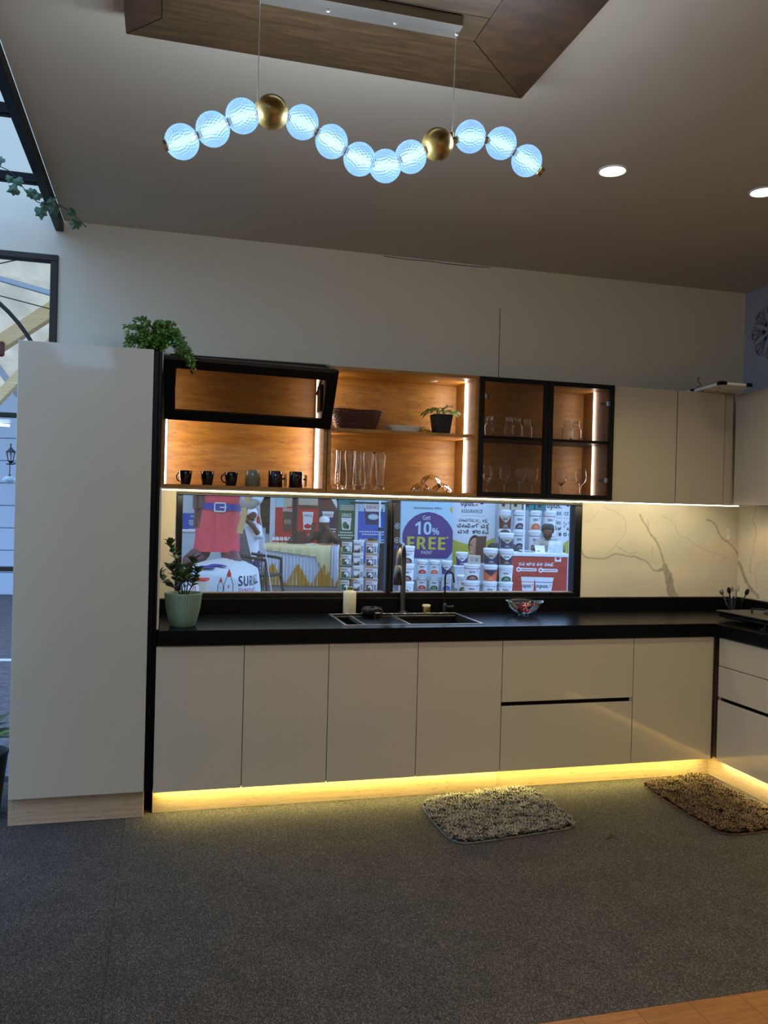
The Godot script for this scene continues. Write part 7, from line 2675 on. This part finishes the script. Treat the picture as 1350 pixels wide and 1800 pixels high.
	var board = solo("sample_board", g, "brown_board", "glossy brown sample board leaning before the woman on the banner", "board", hall(1.91, 0.40, 16.4), TURN)
	# plinths that carry stock
	var pl = [[2.80, 0.56, 16.65, 0.668, "white display plinth under the shelf buckets"], [1.93, 0.20, 16.4, 0.40, "white plinth under the brown sample board"], [1.47, 0.14, 15.45, 0.405, "small white plinth carrying the purple bucket"]]
	for p in pl:
		t = stand("plinth", p[4], "plinth", p[0], GY, p[2])
		g = Geo.new()
		g.box(Vector3(-p[1], 0, -0.20), Vector3(p[1], p[3] - 0.02, 0.18), 0.004)
		part("body", g, "wall_panel", t)
		g = Geo.new()
		g.box(Vector3(-p[1] - 0.01, p[3] - 0.02, -0.21), Vector3(p[1] + 0.01, p[3], 0.19), 0.004)
		part("top", g, "print_white", t)
	# buckets; looks: shape colour, label colour, shape, band colour
	var L = {"maroon": ["print_maroon", "print_white", "dome", "print_red"], "navy": ["print_navy", "print_sand", "wings", "print_white"], "plum": ["plum", "print_white", "wings", "print_orange"], "green": ["print_green", "print_white", "dome", "print_white"], "orange": ["print_orange", "print_white", "dome", "print_teal"], "purple": ["print_purple", "print_white", "wings", "print_sand"], "red": ["print_red", "print_white", "dome", "print_red"], "blue": ["print_blue", "print_white", "dome", "print_white"], "rust": ["print_maroon", "print_sand", "wings", "print_white"], "slate": ["print_navy", "print_white", "dome", "print_green"], "amber": ["print_orange", "print_navy", "wings", "print_orange"], "tan": ["print_tan", "print_white", "dome", "print_sand"]}
	var ranks = ["bottom", "middle", "top"]
	for k in 3:
		bucket("white paint bucket, %s of the stack right behind the tall faucet" % ranks[k], 0.384, GY + 0.284 * k, 13.3, 0.283, L[["green", "maroon", "maroon"][k]])
	for k in 2:
		bucket("large white paint bucket with a maroon label, %s before the brown board" % ["lower one", "upper one"][k], 1.490, GY + 0.281 * k, 13.8, 0.280, L["maroon"]).scale *= Vector3(1.12, 1, 1.12)
	for k in 3:
		bucket("paint bucket, %s of the stack of three left of the green-labelled stack" % ranks[k], 1.792, GY + 0.2755 * k, 13.8, 0.275, L[["tan", "amber", "navy"][k]])
	for k in 4:
		bucket("paint bucket, %s of the stack of four beside the red counter" % ["bottom", "second from the bottom", "third from the bottom", "topmost"][k], 2.056, GY + 0.2715 * k, 13.84, 0.271, L[["tan", "green", "plum", "navy"][k]])
	bucket("purple paint bucket on the small plinth behind the white carton", 1.47, 0.406, 15.45, 0.255, L["purple"])
	bucket("greenish paint bucket low behind the big maroon bucket", 1.44, 0.0, 14.6, 0.30, L["green"])
	# six small buckets in two rows
	for r in 2:
		for c in 3:
			var kind = [["red", "green", "blue"], ["red", "orange", "purple"]][r][c]
			bucket("small paint bucket in the two rows of three below the offer banner, %s row, %s" % [["lower", "upper"][r], ["left", "middle", "right"][c]], 0.7095 + 0.219 * c, 0.0 + 0.280 * r, 14.85, 0.252, L[kind], "six small paint buckets below the offer banner").scale *= Vector3(0.88, 1, 0.88)
		g = Geo.new()
		g.box(Vector3(-0.34, 0, -0.13), Vector3(0.34, 0.022, 0.13), 0.002)
		if r == 0:
			solo("shelf_board", g, "clear_film", "clear shelf board between the two rows of small buckets", "shelf", hall(0.928, 0.255, 14.85), TURN)
	# two rows on the display plinth and cartons above
	var top = [["rust", "first"], ["slate", "second"], ["amber", "third"], ["maroon", "fourth"]]
	for r in 2:
		for c in 4:
			var kind = [["navy", "slate", "maroon", "tan"], ["rust", "slate", "orange", "maroon"]][r][c]
			bucket("large paint bucket on the display plinth, %s row, %s from the left" % [["lower", "upper"][r], top[c][1]], 2.43 + 0.288 * c + (0.03 if c > 1 else 0.0), 0.670 + 0.401 * r, 16.65, 0.400, L[kind], "large buckets stacked on the display plinth")
			bucket_narrow()
	for c in 4:
		t = stand("carton", ["pale carton on the upper bucket row, leftmost", "pale carton on the upper bucket row, second from the left", "dark teal carton on the upper bucket row behind the white post", "dark teal carton on the upper bucket row, rightmost"][c], "carton", 2.40 + 0.24 * c, 1.473, 16.65, "cartons on top of the upper bucket row")
		g = Geo.new()
		g.box(Vector3(-0.11, 0, -0.1), Vector3(0.11, 0.36, 0.1), 0.003)
		part("box", g, "print_sand" if c < 2 else "print_teal", t)
		g = Geo.new()
		write(g, "opus.", -0.075, 0.19, 0.13, 0.05, flat(0.1015))
		part("lettering", g, "print_dark" if c < 2 else "print_white", t)
		g = Geo.new()
		g.slab(oval(-0.02, 0.09, 0.035, 0.035), 0.1, 0.1015)
		part("emblem", g, "print_maroon", t)
	# white carton with print
	t = stand("carton", "white carton with grey print on the big maroon bucket", "carton", 1.52, GY + 0.562, 13.8)
	g = Geo.new()
	g.box(Vector3(-0.10, 0, -0.07), Vector3(0.10, 0.135, 0.07), 0.003)
	part("box", g, "print_sand", t)
	g = Geo.new()
	for k in 4:
		patch(g, -0.07, 0.03 + k * 0.022, -0.02, 0.042 + k * 0.022, flat(0.0712), 1)
	patch(g, 0.005, 0.035, 0.06, 0.10, flat(0.0712), 1)
	part("small_print", g, "stencil_grey", t)
	counter_stall()

func bucket_narrow():
	var t = get_child(get_child_count() - 1)
	t.scale.x *= 0.74
	t.scale.z *= 0.74

func counter_stall():
	var t = stand("sales_counter", "orange-red printed sales counter with a white top", "counter", 2.84, GY, 15.0)
	off = Vector3(-2.84, -GY, 0)
	var g = Geo.new().at(off)
	g.box(Vector3(2.35, GY, -0.55), Vector3(3.36, 0.64, -0.012), 0.004)
	part("body", g, "wall_panel", t)
	g = Geo.new().at(off)
	g.box(Vector3(2.35, GY + 0.01, -0.012), Vector3(3.34, 0.636, 0.0), 0.002)
	part("printed_front", g, "counter_red", t)
	g = Geo.new().at(off)
	g.box(Vector3(2.33, 0.640, -0.58), Vector3(3.375, 0.695, 0.02), 0.005)
	part("top", g, "print_white", t)
	print_on(t, "lettering", "print_white", func(q): kannada(q, "n v _ y g d _ h s _ pe ee m t", 2.465, 0.475, 0.63, 0.065, flat(0.004), 0.012))
	for s in [[2.42, 2.79, 0.375], [2.82, 3.17, 0.370]]:
		shape_print(t, "pill", "print_white", rounded(s[0] + 0.03, s[2] - 0.005, s[1], s[2] + 0.052, 0.027), 0.0025)
		shape_print(t, "pill", "print_white", oval(s[0] + 0.04, s[2] + 0.024, 0.042, 0.045), 0.0035)
		shape_print(t, "pill_icon", "counter_red", oval(s[0] + 0.04, s[2] + 0.024, 0.018, 0.018), 0.005)
		small_print(t, "counter_red", s[0] + 0.09, s[2] + 0.018, s[1] - 0.02, [0.95], 0.014, 0.02)
	for s in [[2.635, 0.235, "print_orange"], [2.925, 0.325, "print_blue"]]:
		shape_print(t, "printed_bucket", "print_white", tub_outline(s[0], 0.012, s[1], 0.255), 0.003)
		area_print(t, "printed_band", s[2], s[0] - s[1] * 0.48, 0.17, s[0] + s[1] * 0.48, 0.182, 0.0045)
		words(t, "print_dark", "opus.", s[0] - s[1] * 0.42, 0.055, s[1] * 0.72, 0.072, 0.0052)
		shape_print(t, "dot", "print_orange", oval(s[0] + s[1] * 0.36, 0.12, 0.012, 0.014), 0.005)
	for i in 9:                                      # painted cracks round the printed buckets
		var a = PI * (0.05 + 0.11 * i)
		print_on(t, "printed_crack", "brown_board", func(q):
			var c = Vector2(2.80 + cos(a) * 0.36, 0.06 + sin(a) * 0.20)
			ribbon(q, [c, c + Vector2(cos(a + 0.5), sin(a + 0.5)) * 0.05, c + Vector2(cos(a), sin(a)) * 0.10], 0.008, flat(0.002)))
	area_print(t, "logo_patch", "print_white", 3.11, 0.555, 3.225, 0.662 - 0.03, 0.003)
	shape_print(t, "logo", "print_red", oval(3.168, 0.61, 0.034, 0.024), 0.005)
	g = Geo.new().at(off)
	g.box(Vector3(3.36, GY + 0.02, -0.5), Vector3(3.372, 0.63, -0.02))
	part("printed_side", g, "inflated_boot", t)
	for x in [2.548, 3.245]:
		g = Geo.new()
		g.box(Vector3(-0.016, 0, -0.016), Vector3(0.016, 1.5, 0.016), 0.003)
		solo("counter_post", g, "print_white", "slim white post standing on the left of the sales counter" if x < 3 else "slim white post standing on the right of the sales counter", "post", hall(x, 0.695, 15.06), TURN, "posts on the sales counter")
	g = Geo.new()
	g.box(Vector3(-0.04, GY, -0.04), Vector3(0.04, 2.6, 0.04), 0.006)
	solo("stall_column", g, "wall_panel", "white aluminium stall column at the right end of the view", "column", hall(3.42, 0, 15.1), TURN)
	# things on the counter
	t = stand("leaflet_holder", "white sloping leaflet holder on the red counter before the bearded man", "holder", 2.885, 0.695, 15.2)
	g = Geo.new()
	g.at(Vector3.ZERO, Basis(Vector3.RIGHT, -0.7)).box(Vector3(-0.09, 0, -0.004), Vector3(0.09, 0.17, 0.004), 0.001)
	part("panel", g, "print_white", t)
	g = Geo.new()
	g.at(Vector3.ZERO, Basis(Vector3.RIGHT, -0.7)).box(Vector3(-0.06, 0.03, 0.004), Vector3(0.0, 0.05, 0.0055))
	part("printing", g, "print_orange", t)
	for k in 2:
		g = Geo.new()
		var fold = noise(70 + k, 8.0, 3)
		g.sheet(14, 12, func(u, v):
			return Vector3((u - 0.5) * 0.17 * (1.0 - 0.25 * v) + 0.03 * v, 0.22 * v, -0.10 * v + 0.05 * sin(u * PI) * sin(v * PI) + 0.035 * fold.get_noise_2d(u * 2.0 + k, v * 2.0)))
		g.sheet(14, 12, func(u, v):
			return Vector3((u - 0.5) * 0.17 * (1.0 - 0.25 * v) + 0.03 * v, 0.22 * v, -0.12 * v - 0.03 * sin(u * PI) * sin(v * PI)))
		solo("plastic_packet", g, "packet_film", ["crinkled clear plastic packet on the counter, the left one", "crinkled clear plastic packet on the counter, the right one"][k], "packet", hall(3.10 + 0.125 * k, 0.70, 15.22), TURN + 0.2 * k, "plastic packets on the counter")
	for k in 3:
		g = Geo.new()
		g.at(Vector3.ZERO, Basis(Vector3.UP, 0.1 * k)).box(Vector3(-0.13, 0, -0.06), Vector3(0.13, 0.010, 0.06), 0.001)
		solo("catalogue", g, ["print_white", "print_dark", "print_sky"][k], ["white catalogue lying flat under the others on the counter", "dark catalogue lying on the white one on the counter", "pale blue catalogue on top of the pile on the counter"][k], "catalogue", hall(2.60 + 0.02 * k, 0.6955 + 0.0105 * k, 15.25), TURN)
	# bearded man
	t = stand("person", "bearded man in a beige polo shirt sitting behind the red counter", "person", 3.14, GY, 16.0)
	var at_ = Vector3(-3.14, -GY, 0)
	person_mesh(t, "body", lifted(at_, [[Vector3(3.16, 0.25, 0), Vector3(3.16, 0.55, 0.02), 0.16, 0.175], [Vector3(3.16, 0.55, 0.02), Vector3(3.15, 0.80, 0.06), 0.175, 0.13], [Vector3(2.99, 0.86, 0.06), Vector3(3.32, 0.86, 0.06), 0.075, 0.075], [Vector3(2.98, 0.85, 0.06), Vector3(2.88, 0.74, 0.20), 0.075, 0.062], [Vector3(3.32, 0.85, 0.06), Vector3(3.41, 0.74, 0.20), 0.075, 0.062]]), "shirt_beige")
	person_mesh(t, "trousers", lifted(at_, [[Vector3(3.08, 0.27, 0), Vector3(3.04, 0.27, 0.35), 0.11, 0.085], [Vector3(3.24, 0.27, 0), Vector3(3.28, 0.27, 0.35), 0.11, 0.085], [Vector3(3.04, 0.27, 0.35), Vector3(3.04, GY + 0.05, 0.3), 0.08, 0.05], [Vector3(3.28, 0.27, 0.35), Vector3(3.28, GY + 0.05, 0.3), 0.08, 0.05]]), "print_dark")
	person_mesh(t, "forearm", lifted(at_, [[Vector3(2.87, 0.73, 0.21), Vector3(2.90, 0.745, 0.42), 0.05, 0.034], [Vector3(3.42, 0.73, 0.21), Vector3(3.33, 0.745, 0.44), 0.05, 0.034]]), "skin_light", 0.012)
	hand(t, Vector3(2.90, 0.745, 0.42) + at_, Vector3(0.6, 0, 0.8), Vector3(0, -1, 0.1), "skin_light", 1.05, 0.4)
	hand(t, Vector3(3.33, 0.745, 0.44) + at_, Vector3(-0.7, 0, 0.7), Vector3(0, -1, 0.1), "skin_light", 1.05, 0.4, -1.0)
	for s in [[Vector3(2.885, 0.75, 0.19), Vector3(2.875, 0.735, 0.21)], [Vector3(3.405, 0.75, 0.19), Vector3(3.415, 0.735, 0.21)]]:
		g = Geo.new()
		g.tube([s[0] + at_, s[1] + at_], 0.068, 16)
		part("sleeve_trim", g, "trim_teal", t)
	g = Geo.new()
	for s in [-1.0, 1.0]:
		g.at(Vector3(3.148 + s * 0.055, 0.905, 0.12) + at_, Basis(Vector3(0, 0, 1), s * 0.5)).box(Vector3(-0.035, -0.025, -0.05), Vector3(0.035, 0.02, 0.02), 0.01)
	part("collar", g, "shirt_beige", t)
	var turn = Basis(Vector3.UP, -0.25) * Basis(Vector3.RIGHT, 0.2)
	var c = Vector3(3.148, 1.065, 0.10) + at_
	var hd = face(t, c, 0.112, turn, "skin_light")
	g = Geo.new()
	var P = func(x, y, z): return c + turn * (Vector3(x, y, z) * 0.112)
	blob(g, [[P.call(-0.35, 0.75, -0.1), P.call(0.35, 0.75, -0.1), 0.075, 0.075], [P.call(0, 0.85, 0.25), P.call(0, 0.4, -0.55), 0.06, 0.07], [P.call(-0.75, 0.45, -0.05), P.call(-0.7, 0.0, -0.25), 0.035, 0.03], [P.call(0.75, 0.45, -0.05), P.call(0.7, 0.0, -0.25), 0.035, 0.03], [P.call(-0.4, 0.72, 0.45), P.call(0.4, 0.72, 0.45), 0.03, 0.03], [P.call(-0.5, 0.1, -0.5), P.call(0.5, 0.1, -0.5), 0.06, 0.06]], 0.009, 0.03)
	part("hair", g, "hair", hd)
	g = Geo.new()
	blob(g, [[P.call(-0.62, -0.15, 0.25), P.call(-0.52, -0.62, 0.42), 0.016, 0.024], [P.call(0.62, -0.15, 0.25), P.call(0.52, -0.62, 0.42), 0.016, 0.024], [P.call(-0.48, -0.7, 0.48), P.call(0, -1.0, 0.66), 0.026, 0.03], [P.call(0.48, -0.7, 0.48), P.call(0, -1.0, 0.66), 0.026, 0.03], [P.call(-0.24, -0.40, 0.80), P.call(0.24, -0.40, 0.80), 0.010, 0.010], [P.call(0.3, -0.42, 0.76), P.call(0.36, -0.8, 0.62), 0.010, 0.018], [P.call(-0.3, -0.42, 0.76), P.call(-0.36, -0.8, 0.62), 0.010, 0.018]], 0.007, 0.012)
	part("beard", g, "hair", hd)
	for s in [-1.0, 1.0]:
		g = Geo.new()
		g.tube([P.call(0.14 * s, 0.17, 0.86), P.call(0.34 * s, 0.22, 0.82), P.call(0.5 * s, 0.14, 0.70)], 0.006, 6)
		part("eyebrow", g, "hair", hd)
	# person bending down behind the stacked buckets
	t = stand("person", "dark-haired person in dark clothes mostly hidden behind the topmost stacked bucket", "person", 2.26, GY, 15.9)
	at_ = Vector3(-2.26, -GY, 0)
	person_mesh(t, "body", lifted(at_, [[Vector3(2.27, 0.20, 0), Vector3(2.26, 0.62, 0.0), 0.18, 0.20], [Vector3(2.10, 0.74, 0), Vector3(2.46, 0.74, 0), 0.09, 0.09], [Vector3(2.10, 0.72, 0), Vector3(2.06, 0.45, 0.1), 0.09, 0.06], [Vector3(2.46, 0.72, 0), Vector3(2.62, 0.62, 0.15), 0.085, 0.06], [Vector3(2.2, 0.25, 0), Vector3(2.18, GY + 0.05, 0.02), 0.1, 0.055], [Vector3(2.36, 0.25, 0), Vector3(2.36, GY + 0.05, 0.02), 0.1, 0.055]]), "shirt_dark")
	hd = face(t, Vector3(2.32, 0.965, 0.06) + at_, 0.105, Basis(Vector3.RIGHT, 0.6), "skin")
	g = Geo.new()
	g.ball(Vector3(2.32, 1.0, 0.05) + at_, Vector3(0.108, 0.095, 0.11), 24, 14)
	part("hair", g, "hair", hd)

# ------------------------------------------------------------------ under the tent, seen through the tall window at the left
func tent_side():
	var g = Geo.new()
	var roof = func(x, d): return 3.45 + (18.5 - d) * 0.124 + 0.04 * sin(x * 2.1)
	g.sheet(40, 24, func(u, v):
		var x = lerpf(-12.0, 0.0, u)
		var d = lerpf(7.0, 18.5, v)
		return hall(x, roof.call(x, d), d))
	var t = solo("tent_roof", g, "tarp", "pale canvas tent roof seen through the tall window", "tent")
	for k in 2:
		g = Geo.new()
		if k == 0:
			beam(g, Vector3(-7.4, 1.70, 10.5), Vector3(-3.75, 4.19, 10.5), 0.06, 0.092)
		else:
			beam(g, Vector3(-5.6, 1.91, 10.4), Vector3(-3.9, 3.74, 10.4), 0.05, 0.062)
		solo("rafter", g, "pine", ["upper pale timber rafter under the tent roof", "lower pale timber rafter under the tent roof"][k], "rafter", Vector3.ZERO, 0, "timber rafters of the tent")
	g = Geo.new()
	beam(g, Vector3(-6.2, 4.34, 9.0), Vector3(-1.6, 3.16, 9.0), 0.04, 0.028)
	solo("purlin", g, "pale_metal", "grey steel purlin sloping down under the tent roof", "purlin")
	g = Geo.new()
	g.tube([hall(-5.6, 3.958, 8.9), hall(-2.2, 3.163, 8.9)], 0.006, 6)
	solo("tension_cable", g, "black_matt", "thin dark tension cable below the steel purlin", "cable")
	g = Geo.new()
	g.tube([hall(-5.4, 3.515, 8.5), hall(-2.4, 4.242, 8.5)], 0.006, 6)
	solo("tension_cable", g, "black_matt", "thin dark tension cable along the top of the tent roof", "cable")
	g = Geo.new()
	beam(g, Vector3(-5.25, 3.49, 10.6), Vector3(-4.70, 2.77, 10.6), 0.03, 0.035)
	solo("brace", g, "pale_metal", "short grey steel brace beside the lower rafter", "brace")
	g = Geo.new()
	g.at(hall(-4.83, 3.33, 10.36), Basis(Vector3.UP, TURN)).box(Vector3(-0.09, -0.11, -0.03), Vector3(0.045, 0.08, 0.02), 0.02)
	solo("bracket", g, "brown_board", "rusty brown bracket on the upper timber rafter", "bracket")
	# white wall of the building across the yard, corrugated
	t = stand("container_wall", "pale blue-white clad wall across the yard", "wall", -6.4, GY, 12.4)
	for i in 9:
		g = Geo.new()
		g.box(Vector3(-4.0, 0.335 * i + 0.004, -0.08), Vector3(3.0, 0.335 * (i + 1) - 0.004, 0.0), 0.010)
		part("cladding_board", g, "container_white", t)
	g = Geo.new()
	g.box(Vector3(-4.0, 0, -0.12), Vector3(3.0, 3.03, -0.07))
	part("backing", g, "container_white", t)
	t = stand("display_window", "dark framed window in the pale wall behind the hanging glass lamp", "window", -5.26, 1.46, 12.35)
	g = Geo.new()
	g.box(Vector3(-0.115, 0, -0.02), Vector3(0.45, 0.50, 0.0), 0.004)
	part("backing", g, "print_dark", t)
	g = Geo.new()
	g.box(Vector3(-0.105, 0.32, 0.0), Vector3(0.45, 0.49, 0.012), 0.003)
	part("blind", g, "inflated_grey", t)
	g = Geo.new()
	for b in [[-0.125, -0.02, 0.46, 0.01], [-0.125, 0.49, 0.46, 0.515], [-0.125, 0.01, -0.100, 0.49]]:
		g.box(Vector3(b[0], b[1], -0.01), Vector3(b[2], b[3], 0.035), 0.003)
	part("window_frame", g, "galvanised", t)
	t = stand("tube_light", "short white fluorescent tube light on the pale wall", "light", -4.42, 2.26, 9.1)
	g = Geo.new()
	g.tube([Vector3(-0.28, 0.02, 0), Vector3(0.29, -0.005, 0)], 0.014, 10)
	part("tube", g, "tube_glow", t)
	g = Geo.new()
	g.box(Vector3(-0.3, 0.022, -0.02), Vector3(0.3, 0.06, 0.02), 0.004)
	part("fitting", g, "print_white", t)
	g = Geo.new()
	g.box(Vector3(-0.012, 0.06, -0.012), Vector3(0.012, 1.9, 0.012))
	part("suspension", g, "print_white", t)
	var l = OmniLight3D.new()
	l.name = "light"
	l.light_energy = 0.05
	l.light_size = 0.05
	l.omni_range = 6.0
	l.shadow_enabled = true
	add_child(l, true)
	l.position = hall(-4.42, 2.22, 9.0)
	# carriage lantern on a wall arm, with a glass pendant under it
	t = stand("lantern", "black carriage lantern on a scrolled arm beside the larder edge", "lantern", -2.708, 1.735, 6.0)
	g = Geo.new()
	g.lathe([Vector2(0, 0.125), Vector2(0.004, 0.125), Vector2(0.006, 0.112), Vector2(0.003, 0.106), Vector2(0.009, 0.094), Vector2(0.020, 0.082), Vector2(0.038, 0.066), Vector2(0.040, 0.061), Vector2(0, 0.062)], 6)
	part("roof", g, "black_frame", t)
	for k in 6:
		g = Geo.new()
		var a = TAU * k / 6.0
		g.tube([Vector3(cos(a) * 0.031, 0.062, sin(a) * 0.031), Vector3(cos(a) * 0.018, 0.0, sin(a) * 0.018)], 0.0022, 5)
		part("bar", g, "black_frame", t)
	g = Geo.new()
	g.lathe([Vector2(0, 0), Vector2(0.020, 0.0), Vector2(0.020, -0.006), Vector2(0.012, -0.012), Vector2(0.004, -0.020), Vector2(0, -0.021)], 6)
	part("base", g, "black_frame", t)
	g = Geo.new()
	g.lathe([Vector2(0.017, 0.002), Vector2(0.029, 0.060)], 6)
	part("glass", g, "clear_film", t)
	g = Geo.new()
	g.lathe([Vector2(0, 0.004), Vector2(0.007, 0.004), Vector2(0.006, 0.038), Vector2(0, 0.040)], 10)
	part("bulb", g, "print_white", t)
	g = Geo.new()
	g.tube(spline([Vector3(0, -0.012, 0), Vector3(0.03, -0.014, 0), Vector3(0.06, -0.03, 0), Vector3(0.10, -0.05, 0), Vector3(0.13, -0.03, 0)], 5), 0.0035, 6)
	g.tube([Vector3(0.13, -0.12, 0), Vector3(0.13, 0.06, 0)], 0.006, 6)
	part("arm", g, "black_frame", t)
	t = stand("lamp_post", "dark post hidden behind the larder that carries the lantern arm", "post", -2.57, GY, 6.0)
	g = Geo.new()
	g.box(Vector3(-0.02, 0, -0.02), Vector3(0.02, 2.2, 0.02), 0.003)
	part("shaft", g, "black_frame", t)
	t = stand("glass_pendant", "oval clear glass pendant lamp hanging below the carriage lantern", "lamp", -2.722, 1.598, 6.02)
	g = Geo.new()
	g.ball(Vector3.ZERO, Vector3(0.049, 0.031, 0.049), 28, 14)
	g.ball(Vector3.ZERO, Vector3(0.046, 0.028, 0.046), 28, 14)
	part("shade", g, "clear_film", t)
	g = Geo.new()
	g.lathe([Vector2(0.020, -0.026), Vector2(0.026, -0.018), Vector2(0.026, 0.018), Vector2(0.020, 0.026)], 20)
	part("inner_glass", g, "print_sky", t)
	g = Geo.new()
	g.tube([Vector3(0, 0.03, 0), Vector3(0, 0.112, 0)], 0.003, 6)
	g.at(Vector3(0, 0.030, 0)).lathe([Vector2(0.012, 0), Vector2(0.008, 0.008), Vector2(0, 0.009)], 14)
	g.at(Vector3(0, 0.110, 0)).lathe([Vector2(0, 0), Vector2(0.026, 0.0), Vector2(0.026, 0.008), Vector2(0, 0.010)], 16)
	g.at(Vector3.ZERO).tube([Vector3(0, 0.116, 0), Vector3(0.15, 0.116, 0.02)], 0.004, 6)
	part("rod", g, "black_frame", t)
	g = Geo.new()
	g.at(hall(-3.2, GY, 7.5), Basis(Vector3.UP, TURN + 0.12)).box(Vector3(-2.5, 0, -0.05), Vector3(2.0, 0.004, 0.05))
	solo("road_line", g, "print_white", "white painted line across the grey yard", "line")

func beam(g: Geo, a: Vector3, b: Vector3, w: float, h: float):   # a straight timber between two points given in the hall's x, y, d
	var d = b - a
	var ang = atan2(d.y, d.x)
	var bas = Basis(Vector3.UP, TURN) * Basis(Vector3(0, 0, 1), ang)
	var c = (a + b) / 2
	g.at(hall(c.x, c.y, c.z), bas).box(Vector3(-Vector2(d.x, d.y).length() / 2, -h, -w), Vector3(Vector2(d.x, d.y).length() / 2, h, w), 0.006)
